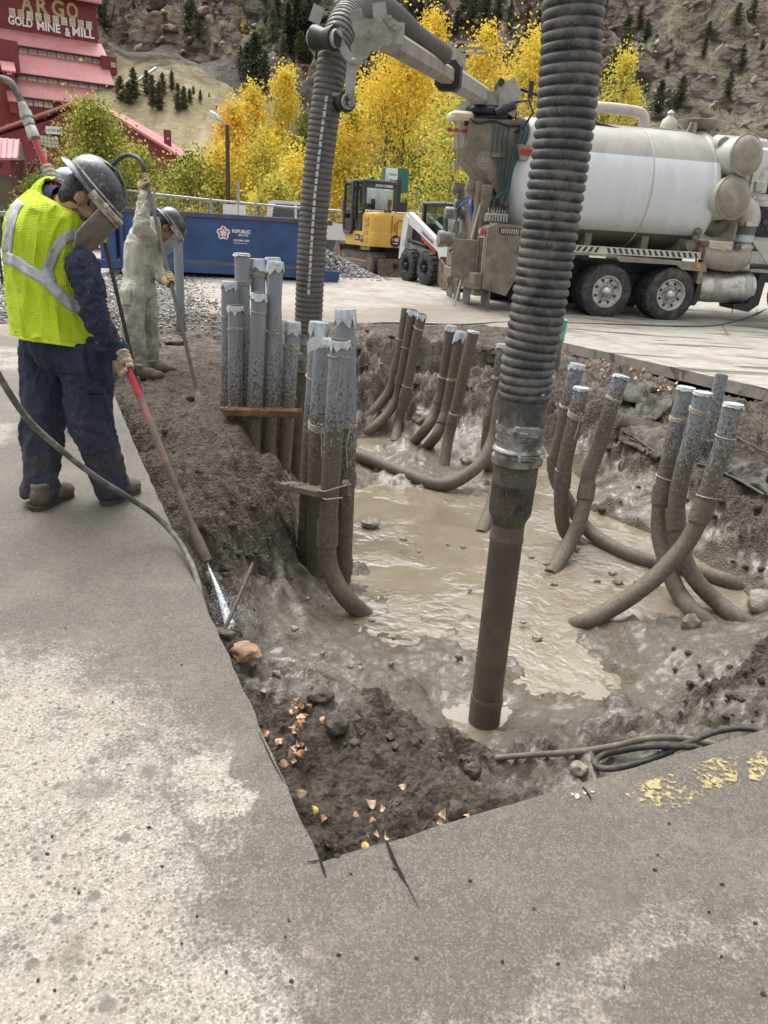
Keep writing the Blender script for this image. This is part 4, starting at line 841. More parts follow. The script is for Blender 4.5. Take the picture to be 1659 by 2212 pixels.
for px, py in [(574, 1590), (600, 1605), (697, 1560), (612, 1655), (650, 1635)]: leaf(px, py, 'dry leaf by the pavement edge beside the leaf heap', 'stray leaves by the pavement edge', 1.5, rr.choice([0, 1, 4]), .8)
for px, py, s, lab in [(680, 1755, 3, 'yellow leaf in the soil near the pavement corner'), (700, 1772, 1, None), (640, 1832, 2, 'pale leaf lying on the pavement left of the corner'), (712, 1837, 2, None), (787, 1835, 3, 'small bright yellow leaf at the bottom edge of the soil'), (806, 1775, 1, 'curled brown leaf in the soil above the bottom edge'), (805, 1745, 2, None), (828, 1755, 0, None), (812, 1812, 0, None), (835, 1818, 2, None), (790, 1808, 1, None), (955, 1770, 2, 'large cream leaf at the bottom edge of the soil'), (950, 1785, 0, None), (1005, 1765, 4, None), (650, 1722, 2, None), (770, 1763, 4, None), (870, 1705, 6, None), (607, 1898, 2, 'large cream leaf on the pavement below the corner'), (795, 1940, 6, 'small cream leaf on the pavement right of the crack'), (680, 2030, 3, 'narrow green yellow seed leaf on the pavement'), (1140, 1885, 6, 'small dry leaf on the pavement under the muddy rim')]:
    leaf(px, py, lab or 'dry leaf scattered on the near mound soil', None if lab else 'scattered leaves on the near mound', 1.45 if s in (2, 3) else 1.15, s, .5)
for i in range(90):
    v = rr.random()**.8; px = 1190+v*400+rr.gauss(0, 14); py = 745+v*165+rr.gauss(0, 8+8*v); leaf(px, py, 'dry leaf in the litter along the foot of the concrete kerb', 'leaves along the kerb foot', rr.uniform(2.0, 3.6), rr.choice([0, 0, 1, 2, 3, 4, 6]), .7)
# ================================================================= vehicles and machines on the lot
TRK_O = Vector((4.14, 15.63, .01)); TRK_A = math.atan2(.27, 1.37)
M_TAUPE = mat('mud_taupe_paint', (.21, .18, .14), .6, 0, .2, 5, .2, 40, (.13, .11, .085), .7, 3)
M_TAUPE2 = mat('taupe_paint_clean', (.30, .27, .225), .5, 0, .15, 4, .1, 40, (.20, .17, .13), .6, 2.5)
M_CREAM = mat('cream_paint', (.52, .50, .45), .45, 0, .08, 3, 0, 40, (.36, .33, .27), .5, 3)
M_WHITE = mat('white_paint', (.66, .67, .67), .4, 0, .05, 2, 0, 40, (.45, .42, .36), .45, 4, drange=(.52, .68))
M_BLK = mat('black_part', (.022, .022, .024), .5, 0, .3, 10)
M_TYRE = mat('tyre_rubber', (.035, .035, .037), .75, 0, .3, 14, .4, 60, (.14, .12, .1), .6, 6)
M_ALU = mat('aluminium', (.62, .61, .59), .35, .85, .12, 8, 0, 40, (.30, .26, .2), .6, 5)
M_RIM = mat('wheel_rim', (.50, .48, .45), .4, .6, .15, 10, 0, 40, (.25, .21, .17), .6, 8)
M_RED = mat('red_lens', (.45, .02, .02), .25); M_AMB = mat('amber_lens', (.8, .28, .03), .25)
M_GLASS = mat('tinted_glass', (.045, .06, .055), .06, 0, .1, 3, spec=.8)
M_YELM = mat('machine_yellow', (.66, .40, .06), .42, 0, .06, 4, 0, 40, (.36, .25, .1), .4, 4)
M_CABB = mat('cab_black', (.028, .03, .033), .4, 0, .2, 8, 0, 40, (.09, .085, .08), .5, 6)
M_STL = mat('worn_steel', (.22, .17, .125), .55, .5, .3, 8, .2, 40, (.12, .09, .065), .6, 5)
M_LET = mat('white_lettering', (.78, .78, .76), .5); M_LETB = mat('black_lettering', (.02, .02, .02), .5); M_LETR = mat('red_lettering', (.5, .05, .04), .5)
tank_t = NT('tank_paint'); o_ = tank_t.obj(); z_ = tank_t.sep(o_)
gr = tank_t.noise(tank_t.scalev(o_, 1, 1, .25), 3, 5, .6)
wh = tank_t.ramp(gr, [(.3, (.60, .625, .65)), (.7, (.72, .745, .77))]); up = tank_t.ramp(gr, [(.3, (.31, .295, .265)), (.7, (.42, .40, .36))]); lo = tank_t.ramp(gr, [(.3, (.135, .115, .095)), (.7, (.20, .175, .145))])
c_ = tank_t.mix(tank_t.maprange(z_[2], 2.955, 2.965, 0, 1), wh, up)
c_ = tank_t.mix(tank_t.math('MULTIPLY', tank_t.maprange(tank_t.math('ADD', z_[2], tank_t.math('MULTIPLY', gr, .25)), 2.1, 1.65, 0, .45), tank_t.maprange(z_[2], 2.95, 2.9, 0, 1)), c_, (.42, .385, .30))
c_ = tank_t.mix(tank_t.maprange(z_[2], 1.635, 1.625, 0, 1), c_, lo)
sp_ = tank_t.math('MULTIPLY', tank_t.maprange(tank_t.noise(o_, 26, 5, .7), .60, .66, 0, .75), tank_t.math('MULTIPLY', tank_t.maprange(z_[0], .7, 1.7, 0, 1), tank_t.maprange(z_[2], 2.7, 2.2, 0, 1)))
c_ = tank_t.mix(sp_, c_, (.26, .23, .19)); c_ = tank_t.mix(tank_t.math('MULTIPLY', tank_t.maprange(tank_t.noise(o_, 6, 6, .7), .60, .63, 0, .8), tank_t.math('MULTIPLY', tank_t.maprange(z_[0], 1.3, 1.6, 0, 1), tank_t.maprange(z_[2], 2.95, 3.05, 0, 1))), c_, (.22, .15, .08))
tank_t.bsdf(Base_Color=c_, Roughness=.42); M_TANK = tank_t.m

def wheel(parent, c, r, w, out, n=40, holes=8, treadN=46, rimr=.29, block=.02, m_rim=None):
    """tyre with tread blocks, dished rim with hand holes, hub; axle along local y, outer face towards out (+1/-1)"""
    c = Vector(c); ax = Vector((0, out, 0)); b = MB()
    b.lathe(c-ax*w, ax, [(0.0, rimr), (0, r*.78), (w*.06, r*.93), (w*.14, r*.965), (w*.86, r*.965), (w*.94, r*.93), (w, r*.78), (w*.98, rimr+.02), (w*.9, rimr)], n, (False, False))
    for k in range(treadN):
        th = 2*math.pi*k/treadN
        for s in (.22, .5, .78):
            th2 = th+(.04 if s == .5 else 0); d = Vector((math.cos(th2), 0, math.sin(th2))); t3 = Vector((-math.sin(th2), 0, math.cos(th2)))
            b.box(c-ax*(w*s)+d*(r*.972), (block, .001+2*math.pi*r/treadN*.7, w*.25), M=Matrix((d, t3, ax)).transposed())
    wh = b.build('wheel', M_TYRE, parent, 40)
    b = MB(); b.lathe(c-ax*w*.35, ax, [(0, .001), (0, rimr*.55), (.03, rimr*.62), (.02, rimr*.86), (w*.1, rimr*.9), (w*.30, rimr*.98), (w*.34, rimr*1.04), (w*.33, rimr*.96)], n, (False, False))
    for k in range(10):
        th = 2*math.pi*k/10; b.cyl(c-ax*(w*.35-.03)+Vector((math.cos(th), 0, math.sin(th)))*rimr*.46, c-ax*(w*.35-.065)+Vector((math.cos(th), 0, math.sin(th)))*rimr*.46, .012, None, 6)
    b.cur = 1
    for k in range(holes):
        th = 2*math.pi*(k+.5)/holes; q = c-ax*(w*.35-.024)+Vector((math.cos(th), 0, math.sin(th)))*rimr*.74; b.cyl(q, q+ax*.012, rimr*.10, None, 12)
    b.build('rim', [m_rim or M_RIM, M_BLK], wh, 40)
    b = MB(); b.lathe(c-ax*w*.35, ax, [(0, rimr*.36), (.05, rimr*.36), (.09, rimr*.31), (.13, rimr*.22), (.145, rimr*.1), (.147, .001)], 20); b.build('hub', M_ALU if m_rim is None else M_BLK, wh, 40)
    return wh
tr = thing('vacuum_truck', 'big hydro excavation truck with a white and taupe tank and folding boom', 'truck', TRK_O, TRK_A)
for x in (-1.44, -.08, 1.28):
    wheel(tr, (x, 0, .515), .515, .27, -1)
    b = MB(); b.lathe((x, .33, .515), (0, 1, 0), [(0, .3), (0, .4), (.02, .49), (.25, .49), (.27, .4), (.27, .3)], 36, (True, True)); b.build('inner_tyre', M_TYRE, tr, 40)
    b = MB(); b.lathe((x, 1.95, .515), (0, 1, 0), [(0, .3), (0, .42), (.03, .5), (.55, .5), (.58, .42), (.58, .3)], 36, (True, True)); b.build('far_tyre', M_TYRE, tr, 40)
wheel(tr, (5.6, .05, .515), .515, .3, -1); b = MB(); b.lathe((5.6, 2.1, .515), (0, 1, 0), [(0, .3), (0, .42), (.03, .5), (.3, .5), (.32, .42), (.32, .3)], 36); b.build('far_tyre', M_TYRE, tr, 40)
b = MB(); b.box((1.8, .85, .95), (8.6, .12, .28)); b.box((1.8, 1.65, .95), (8.6, .12, .28)); b.box((0, 1.25, .7), (3.6, 1.2, .25))
for x in (-1.44, -.08, 1.28): b.cyl((x, .2, .515), (x, 2.3, .515), .08)
b.build('chassis', M_BLK, tr)
# tank
b = MB(); cy, cz, TRr = 1.25, 2.44, 1.13
b.lathe((-1.68, cy, cz), (1, 0, 0), [(-.42, .25), (-.38, .55), (-.26, .85), (-.1, 1.04), (0, TRr), (.02, TRr), (3.49, TRr), (3.53, TRr+.03), (3.61, TRr+.03), (3.63, TRr), (3.75, 1.02), (3.88, .8), (3.97, .45), (4.0, .02)], 72)
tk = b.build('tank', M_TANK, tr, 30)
b = MB(); b.lathe((.55, cy, cz), (1, 0, 0), [(0, TRr), (0, TRr+.008), (.03, TRr+.008), (.03, TRr)], 72, (False, False)); b.build('weld_seam', M_CREAM, tk, 30)
for x in (-1.5, -.4, .8, 1.6):
    b = MB(); b.box((x, cy, 1.32), (.14, 1.5, .5)); b.build('tank_saddle', M_TAUPE, tr)
hb = MB(); hp_ = catmull([(-.42, cy, 3.55), (-.41, cy, 3.72), (-.30, cy, 3.84), (.0, cy, 3.86), (.45, cy, 3.85), (.66, cy, 3.82), (.76, cy, 3.70), (.77, cy, 3.5)], 6); hb.tube(hp_, .10, 20); hb.box((-.42, cy, 3.565), (.34, .34, .03)); hb.box((.77, cy, 3.565), (.34, .34, .03)); hb.build('overhead_pipe', M_CREAM, tr, 50)
b = MB(); b.lathe((1.26, 1.2, 3.5), (0, 0, 1), [(0, .17), (.12, .17), (.24, .14), (.31, .06), (.34, .05), (.36, .07), (.40, .05), (.42, .01)], 20); b.box((1.2, 1.2, 3.56), (.7, .4, .03)); b.build('relief_valve', M_CREAM, tr, 40)
b = MB(); b.prism([(1.42, .95, 3.2), (1.60, .95, 3.72), (1.68, .95, 3.72), (1.62, .95, 3.05), (1.55, .95, 2.85)], (0, .05, 0)); b.box((1.66, .98, 3.28), (.05, .22, .85)); b.build('lift_bracket', M_TAUPE2, tr, 30)
b = MB(); b.lathe((1.98, 1.3, 3.62), (0, 0, 1), [(0, .25), (.0, .30), (.16, .50), (.165, .49), (.02, .28)], 8); b.cyl((1.98, 1.3, 3.4), (1.98, 1.3, 3.62), .16); b.box((2.1, 1.0, 3.5), (.16, .1, .16)); b.build('vent_cowl', M_TAUPE2, tr, 30)
# fender platform with hazard slots
b = MB(); b.prism([(-2.0, .02, 1.10), (-1.1, .02, 1.10), (-.95, .02, 1.16), (-.0, .02, 1.16), (.1, .02, 1.08), (.35, .02, 1.08), (1.3, .02, 1.08), (1.42, .02, 1.0), (1.95, .02, .98), (1.95, .02, 1.07), (1.9, .02, 1.15), (-2.0, .02, 1.23)], (0, .06, 0)); b.box((-.05, .3, 1.215), (3.9, .5, .02)); b.box((1.86, .25, .93), (.1, .4, .36)); b.build('fender', M_TAUPE2, tr, 30)
b = MB(); b.box((-.1, .012, 1.27), (3.72, .02, .13)); b.build('slotted_guard', M_CREAM, tr, 0)
b = MB()
for k in range(30):
    x = -1.88+k*.122; s = .028 if x < -.3 else -.028
    if abs(x+.3) < .05: continue
    b.prism([(x-.026-s, -.001, 1.225), (x+.026-s, -.001, 1.225), (x+.026+s, -.001, 1.318), (x-.026+s, -.001, 1.318)], (0, .002, 0))
b.build('guard_slots', M_BLK, tr, 0)
b = MB(); b.cyl((1.74, .02, 1.09), (1.74, -.012, 1.09), .045, None, 20); b.build('marker_lamp', M_AMB, tr)
# rear cabinet, bumper, flaps
b = MB(); b.prism([(-2.6, .02, .46), (-2.12, .02, .34), (-1.98, .02, .62), (-1.92, .02, 1.05), (-1.86, .02, 1.18), (-1.86, .02, 1.62), (-2.45, .02, 1.62), (-2.6, .02, 1.54)], (0, .55, 0)); cab = b.build('rear_cabinet', M_TAUPE, tr, 25)
b = MB(); b.box((-2.604, .32, 1.0), (.01, .36, .72), bev=.004); b.build('cabinet_opening', mat('dark_rusty_inside', (.09, .05, .03), .9, 0, .5, 10), cab)  # flat plate; the shaded interior is painted in as dark rusty brown
b = MB(); 
for y in (.13, .51): b.box((-2.612, y, 1.0), (.02, .025, .76))
for z in (.63, 1.37): b.box((-2.612, .32, z), (.02, .40, .025))
b.build('door_seal', mat('rubber_seal', (.4, .39, .36), .6), cab)
b = MB(); b.box((-2.86, .56, .95), (.46, .03, .72), rz=-.35, bev=.008); d_ = b.build('cabinet_door', M_TAUPE, tr, 25)
b = MB(); b.box((-2.86, .535, .98), (.05, .02, .07), rz=-.35); b.build('latch', M_STL, d_)
for k, m_ in enumerate((M_CREAM, M_RED, M_RED)):
    b = MB(); b.cyl((-2.60, .16+.16*(2-k), 1.47), (-2.625, .16+.16*(2-k), 1.47), .052, None, 16); b.build('tail_lamp', m_, tr)
b = MB(); b.box((-2.18, .012, 1.50), (.40, .012, .12)); gp = b.build('vent_plate', M_BLK, tr)
b = MB()
for k in range(9): b.box((-2.34+k*.04, .003, 1.50), (.018, .008, .09))
b.build('vent_bars', M_CREAM, gp)
b = MB(); b.box((-2.68, 1.25, .58), (.16, 2.4, .30), bev=.02); b.box((-2.62, .25, .44), (.2, .22, .26), bev=.02)
for k in range(14): b.cyl((-2.765, .15+k*.16, .50), (-2.78, .15+k*.16, .50), .018, None, 8)
bm_ = b.build('rear_bumper', M_TAUPE, tr, 30)
for y in (.95, 1.7):
    b = MB(); b.tube(catmull([(-2.78, y-.05, .56), (-2.82, y-.09, .45), (-2.83, y, .36), (-2.82, y+.09, .45), (-2.78, y+.05, .56)], 5), .022, 8); b.cyl((-2.80, y-.09, .57), (-2.80, y+.09, .57), .028); b.build('shackle', M_STL, bm_, 40)
for y0, x in ((.02, -2.45), (.75, -2.62), (1.35, -2.66), (1.95, -2.66)):
    b = MB(); b.prism([(x, y0, .55), (x, y0+.5, .55), (x, y0+.5, .2), (x, y0+.42, .1), (x, y0+.1, .1), (x, y0, .18)], (.02, 0, 0)); b.build('mud_flap', mat('grey_rubber', (.11, .115, .12), .6, 0, .2, 5, 0, 40, (.2, .17, .14), .6, 4), tr, 30)
# rear valves, manifold, door frame
b = MB(); b.box((-2.50, 1.35, 1.5), (.22, 1.5, 1.6), bev=.03); b.box((-2.62, .78, 1.75), (.12, .22, 1.2), bev=.02); b.box((-2.66, 1.9, 1.0), (.1, .9, .5), bev=.02); b.build('tailgate', M_TAUPE, tr, 30)
for y, z, L, r in ((1.55, 1.28, .55, .145), (1.75, 1.78, .4, .105)):
    b = MB(); b.lathe((-2.6, y, z), (-1, 0, 0), [(0, r*1.15), (.08, r*1.15), (.09, r*.85), (.2, r*.85), (.21, r*1.1), (.26, r*1.1), (.27, r), (L-.12, r), (L-.11, r*1.12), (L, r*1.12), (L+.01, r*.9)], 22); b.box((-2.6-L*.4, y, z+r*1.7), (.14, .14, r*1.6), bev=.02); b.cyl((-2.6-L*.4, y, z+r*2.3), (-2.6-L*.4, y, z+r*3.6), .04); b.build('valve', mat('valve_metal', (.30, .285, .26), .5, .4, .2, 9, .2, 40, (.17, .14, .11), .7, 7), tr, 40)
b = MB(); b.prism([(-2.66, 2.1, .75), (-2.66, 2.1, 1.35), (-2.66, 2.55, 1.35), (-2.66, 2.55, .72)], (-.03, 0, 0)); b.build('side_plate', M_TAUPE, tr)
b = MB(); b.cyl((-2.8, .95, .86), (-2.8, 1.5, .86), .06); b.box((-2.8, .9, .86), (.1, .08, .2)); b.box((-2.8, 1.55, .9), (.1, .08, .26)); b.tube([(-2.8, 1.6, .95), (-2.85, 1.75, 1.05), (-2.75, 1.6, 1.15)], .035); b.build('hinge_arm', M_TAUPE, tr, 40)
for y in (.9, 1.95):
    b = MB(); b.prism([(-2.55, y, 1.9), (-2.85, y, 2.2), (-2.80, y, 2.38), (-2.6, y, 2.36), (-2.2, y, 2.1), (-2.2, y, 1.85)], (0, .06, 0)); b.cyl((-2.74, y-.04, 2.27), (-2.74, y+.1, 2.27), .06); b.build('hinge_lug', M_TAUPE2, tr, 30)
b = MB(); b.box((-2.32, .5, 1.72), (.44, .16, .16), bev=.02)
for k in range(7): b.box((-2.48+k*.055, .4, 1.72), (.03, .06, .12)); b.cyl((-2.48+k*.055, .5, 1.8), (-2.48+k*.055, .5, 1.9), .012)
b.build('valve_bank', mat('grey_manifold', (.4, .39, .36), .45, .5, .2, 20), tr, 30)
M_TEAL = mat('teal_hydraulic_hose', (.03, .11, .12), .5); M_BLUE = mat('blue_hose', (.06, .13, .42), .5)
for k in range(6):
    b = MB(); s = k*.035
    b.tube(catmull([(-2.45+k*.06, .5, 1.88), (-2.44+k*.06, .46, 2.05), (-2.2+s*.5, .5, 2.25), (-2.18+s*.5, .45, 2.6), (-2.12+s, .5, 2.9), (-1.98+s, .62, 3.25), (-2.0+s, .9, 3.48), (-2.25+s, 1.1, 3.56)], 6), .016, 7); b.build('hydraulic_hose', M_TEAL if k % 2 else M_BLK, tr, 60)
for k in range(3):
    b = MB(); b.tube(catmull([(-2.6-.01*k, .95, 1.55), (-2.7-.02*k, .85+.03*k, 1.9), (-2.68, 1.15, 2.08-.03*k), (-2.75, 1.6, 1.9), (-2.85, 1.62+.05*k, 1.4)], 6), .02, 7); b.build('hose_line', M_BLUE if k else M_BLK, tr, 60)
b = MB(); b.cyl((-2.62, .6, 1.95), (-2.95, .62, .05), .018); wn = b.build('wash_wand', M_CREAM, tr, 40)
b = MB(); b.cyl((-2.955, .62, .08), (-2.99, .62, -.0), .028); b.build('nozzle', mat('brass_tip', (.5, .4, .2), .4, .5), wn, 40)
# column and hopper holding the boom
b = MB()
def poly_loft(a, c, y0, y1): b.prism([(x, y0, z) for x, z in a], (0, y1-y0, 0))
b.prism([(-2.93, .72, 3.40), (-1.8, .72, 3.45), (-1.8, .72, 2.0), (-2.14, .72, 1.95), (-2.42, .72, 2.35), (-2.80, .72, 2.72), (-2.93, .72, 2.95)], (0, 1.1, 0)); cb = b.build('boom_column', M_TAUPE, tr, 25)
b = MB(); c0 = Vector((-2.58, .716, 2.72))
for r0, r1 in ((.16, .15), (.13, .122), (.09, .08)):
    n = 28
    for k in range(n):
        if 5 < k < 9 and r0 > .15: continue
        a0, a1 = 2*math.pi*k/n, 2*math.pi*(k+1)/n; e = lambda r, a: c0+Vector((r*math.cos(a)*.9, 0, r*math.sin(a)))
        b.quad(e(r0, a0), e(r0, a1), e(r1, a1), e(r1, a0))
for k in range(4): b.box(c0+Vector((-.05+k*.035, 0, .01*(k % 2))), (.016, .002, .08))
b.build('round_emblem', mat('faded_white_print', (.42, .39, .34), .6), cb, 0)
b = MB(); b.prism([(-2.0, .36, 2.75), (-1.72, .36, 2.75), (-1.70, .36, 3.0), (-2.05, .36, 3.0)], (0, .36, 0)); lb = b.build('lamp_bracket', M_TAUPE2, tr)
for k in range(3):
    b = MB(); b.cyl((-1.98+.1*k, .36, 2.88), (-1.98+.1*k, .335, 2.88), .055, None, 16); b.build('red_lamp', M_RED, lb, 40)
b = MB(); b.box((-3.05, 1.0, 3.44), (.42, .5, .16), bev=.05); b.build('work_light_housing', mat('yellowed_plastic', (.62, .57, .44), .5, 0, .15, 6), tr, 30)
b = MB(); b.cyl((-3.07, .95, 3.15), (-3.04, .95, 2.65), .02); b.box((-3.12, .95, 3.2), (.36, .05, .05)); b.box((-3.06, .95, 2.6), (.1, .1, .14)); b.build('lamp_stalk', M_TAUPE2, tr)
for k in range(3):
    b = MB(); b.cyl((-3.26+.14*k, .91, 3.2), (-3.26+.14*k, .885, 3.2), .038, None, 12); b.build('red_lamp', M_RED, tr, 40)
b = MB(); b.lathe((-2.5, 1.28, 3.43), (0, 0, 1), [(0, .42), (.02, .52), (.07, .52), (.09, .46), (.13, .46), (.15, .52), (.22, .52), (.24, .42)], 32); b.lathe((-2.5, 1.28, 3.66), (0, 0, 1), [(0, .28), (.12, .26), (.2, .24)], 20)
b.tube(catmull([(-2.05, .85, 3.55), (-2.4, .74, 3.56), (-2.8, .8, 3.56), (-3.0, 1.0, 3.55)], 5), .07, 10); b.build('slew_ring', M_BLK, tr, 40)
b = MB(); b.tube(catmull([(-2.9, .7, 3.36), (-2.75, .69, 3.33), (-2.5, .69, 3.38), (-2.2, .69, 3.33), (-1.95, .7, 3.36)], 4), .02, 6); b.build('cable', M_BLK, tr, 60)
for k in range(4):
    b = MB(); b.tube(catmull([(-2.45+k*.09, .69, 3.3), (-2.46+k*.09, .69, 3.0), (-2.44+k*.09, .68, 2.85), (-2.3+k*.04, .66, 2.5), (-2.22+k*.03, .6, 2.1)], 5), .013, 6); b.build('hydraulic_line', M_TEAL, tr, 60)
b = MB(); b.box((-2.35, .69, 2.82), (.26, .05, .07)); b.build('hose_clamp', M_STL, tr)
# cyclone heads, filter housing, ducts
b = MB(); b.box((2.62, 1.35, 2.75), (1.05, 1.5, 1.5), bev=.06); b.build('filter_housing', M_CREAM, tr, 30)
hd = Vector((.16, -.98, .08)).normalized()
for x, z, r in ((2.30, 3.10, .355), (2.20, 2.36, .39)):
    c = Vector((x-.03, -.02, z)); b = MB(); b.cyl(c+hd*-.8, c, r*.98, None, 40); h_ = b.build('cyclone', M_CREAM, tr, 40)
    b = MB(); b.lathe(c, hd, [(0, r*1.05), (.035, r*1.05), (.04, r*.97), (.08, r*.9), (.13, r*.7), (.165, r*.4), (.175, .002)], 40); b.build('dished_cover', M_TAUPE2, h_, 35)
b = MB(); b.cyl((2.0, .6, 3.35), (2.0, .34, 3.30), .135, None, 24); b.build('air_intake', M_CREAM, tr, 40)
b = MB(); b.cyl((2.0, .338, 3.30), (2.0, .33, 3.299), .12, None, 24); 
b.build('intake_mesh', mat('mesh_grey', (.25, .24, .22), .6, 0, .8, 60), tr)
b = MB(); b.box((1.98, .36, 3.02), (.14, .1, .12), bev=.01); b.tube([(1.92, .34, 2.98), (1.85, .32, 2.88), (1.78, .34, 2.84)], .014, 6); b.cyl((2.0, .3, 2.94), (2.2, .22, 2.95), .018); b.build('bracket_lamp', M_STL, tr)
b = MB(); b.tube(catmull([(2.62, .45, 2.25), (2.80, .42, 2.22), (2.90, .42, 2.05), (2.90, .42, 1.92)], 6), .21, 24); b.build('duct_elbow', M_CREAM, tr, 50)
b = MB(); b.cyl((2.90, .42, 1.92), (2.89, .42, 1.48), .18, None, 24); b.build('rubber_sleeve', mat('grey_sleeve', (.13, .13, .125), .6, 0, .2, 8), tr, 40)
b = MB(); b.cyl((2.89, .42, 1.71), (2.89, .42, 1.58), .184, None, 24); b.build('tape_band', M_TAPE, tr, 40)
for z in (1.92, 1.50):
    b = MB(); b.cyl((2.9, .42, z-.04), (2.9, .42, z+.02), .205, None, 24); b.box((2.78, .22, z-.01), (.12, .06, .07)); b.build('band_clamp', M_ALU, tr, 40)
b = MB(); b.tube(catmull([(2.89, .42, 1.5), (2.87, .36, 1.36), (2.75, .2, 1.25), (2.5, .1, 1.2), (2.2, .12, 1.22), (1.9, .2, 1.26)], 7), .19, 24); b.build('lower_duct', M_TAUPE2, tr, 50)
b = MB(); b.tube(catmull([(1.9, .8, 1.75), (2.15, .8, 1.9), (2.4, .8, 1.78), (2.6, .8, 1.9)], 6), .15, 16); b.box((1.9, .5, 1.45), (.5, .2, .22), bev=.02); b.cyl((1.85, .3, 1.35), (2.2, .18, 1.30), .085); b.cyl((1.62, .35, 1.45), (1.62, .2, 1.45), .1); b.ball((1.8, .35, 1.72), .08); b.ball((1.75, .3, 1.58), .07); b.build('valve_group', M_TAUPE, tr, 40)
b = MB(); b.cyl((2.2, .18, 1.30), (2.206, .178, 1.299), .06); b.build('pipe_mouth', M_BLK, tr)
b = MB(); b.cyl((1.78, .16, 1.35), (1.76, .14, 1.1), .02); b.box((1.95, .37, 1.52), (.07, .04, .03)); b.build('red_lever', M_LETR, tr)
# side body, fans, steps, fuel tank
b = MB(); b.box((3.95, 1.45, 2.45), (2.5, 2.0, 1.75), bev=.05); sb = b.build('engine_enclosure', M_WHITE, tr, 30)
b = MB(); b.box((6.1, 1.3, 1.9), (1.7, 2.3, 2.3), bev=.12); b.box((7.2, 1.3, 1.35), (1.0, 2.2, 1.1), bev=.1); b.build('cab', M_WHITE, tr, 30)
b = MB(); b.box((6.2, .14, 2.4), (1.0, .02, .7)); b.build('cab_window', M_GLASS, tr)
for x, z, r in ((3.36, 2.75, .24), (3.25, 1.98, .27)):
    b = MB(); b.box((x, .42, z), (r*2.1, .06, r*2.1), bev=.02); f_ = b.build('cooling_fan', M_BLK, tr)
    b = MB(); b.lathe((x, .385, z), (0, -1, 0), [(0, r*.9), (.02, r*.95), (.03, r*.9)], 28, (False, False))
    for k in range(9):
        a = 2*math.pi*k/9; b.tube([(x+r*.2*math.cos(a), .37, z+r*.2*math.sin(a)), (x+r*.9*math.cos(a+.3), .365, z+r*.9*math.sin(a+.3))], .008, 5)
    b.cyl((x, .38, z), (x, .355, z), r*.2); b.build('fan_guard', mat('dark_grey', (.07, .07, .072), .5), f_, 40)
b = MB(); b.box((2.95, .40, 2.72), (.36, .03, .42)); b.box((2.95, .36, 2.62), (.2, .06, .2), bev=.02); b.box((2.98, .34, 2.40), (.36, .14, .05)); b.build('control_panel', M_ALU, tr, 30)
b = MB(); b.prism([(2.95, .25, 1.62), (3.75, .25, 1.62), (3.75, .25, 1.25), (3.4, .25, 1.2)], (0, .3, 0)); b.build('step_box', M_CREAM, tr, 30)
t = NT('tread_plate'); o_ = t.obj(); v = t.vor(t.scalev(o_, 1, 1, 1), 38).outputs[0]; t.bsdf(Base_Color=t.ramp(v, [(.1, (.62, .61, .58)), (.5, (.38, .37, .35))]), Roughness=.4, Metallic=.7, Normal=t.bump(v, .5, .01)); M_TREAD = t.m
b = MB(); b.prism([(2.28, .26, 1.02), (3.8, .26, 1.02), (3.8, .26, 1.42), (2.5, .26, 1.42), (2.28, .26, 1.2)], (0, .05, 0)); b.build('tread_plate', M_TREAD, tr)
b = MB(); b.box((2.93, .25, 1.28), (.22, .014, .10)); ns = b.build('step_sign', mat('sign_yellow', (.75, .62, .06), .5), tr)
b = MB(); text_mb(b, 'NO STEP', (2.845, .240, 1.255), (1, 0, 0), (0, 0, 1), .055, .002, sx=.72); b.build('sign_text', M_LETB, ns, 0)
b = MB(); b.lathe((1.92, .36, .70), (1, 0, 0), [(0, .22), (.0, .28), (.03, .31), (1.22, .31), (1.25, .28), (1.25, .2)], 40); ft = b.build('fuel_tank', M_ALU, tr, 35)
for x in (2.22, 2.92):
    b = MB(); b.lathe((x, .36, .70), (1, 0, 0), [(0, .311), (0, .316), (.16, .316), (.16, .311)], 40, (False, False)); b.build('tank_strap', mat('strap_grey', (.42, .42, .41), .45, .6), ft, 40)
b = MB(); b.cyl((2.62, .22, .98), (2.62, .2, 1.05), .05); b.build('fuel_cap', M_BLK, ft)
b = MB(); b.box((2.6, .4, 1.02), (.9, .35, .04)); b.tube(catmull([(2.1, .2, 1.08), (2.3, .18, 1.13), (2.6, .2, 1.10), (2.9, .2, 1.12), (3.3, .2, 1.14), (3.8, .2, 1.12)], 5), .045, 10); b.build('hose_bundle', M_BLK, tr, 50)
b = MB(); b.cyl((2.62, .19, 1.105), (2.95, .19, 1.12), .06); b.build('hose_wrap', M_CREAM, tr, 40)
b = MB(); b.prism([(1.86, .06, .85), (1.92, .06, .85), (1.95, .06, .45), (1.86, .06, .32), (1.80, .06, .35)], (0, .5, 0)); b.build('mud_flap', M_BLK, tr); b = MB(); b.prism([(3.2, .08, 1.0), (3.35, .08, 1.0), (3.3, .08, .4), (3.1, .08, .25), (2.75, .08, .3), (2.72, .08, .38), (3.05, .08, .42)], (0, .5, 0)); b.build('splash_guard', M_BLK, tr)
for x in (2.75, 3.3):
    b = MB(); b.tube([(x, .1, .32), (x+.01, .1, .24), (x, .09, .2), (x-.01, .1, .26)], .008, 5); b.build('chain_hook', M_STL, tr)
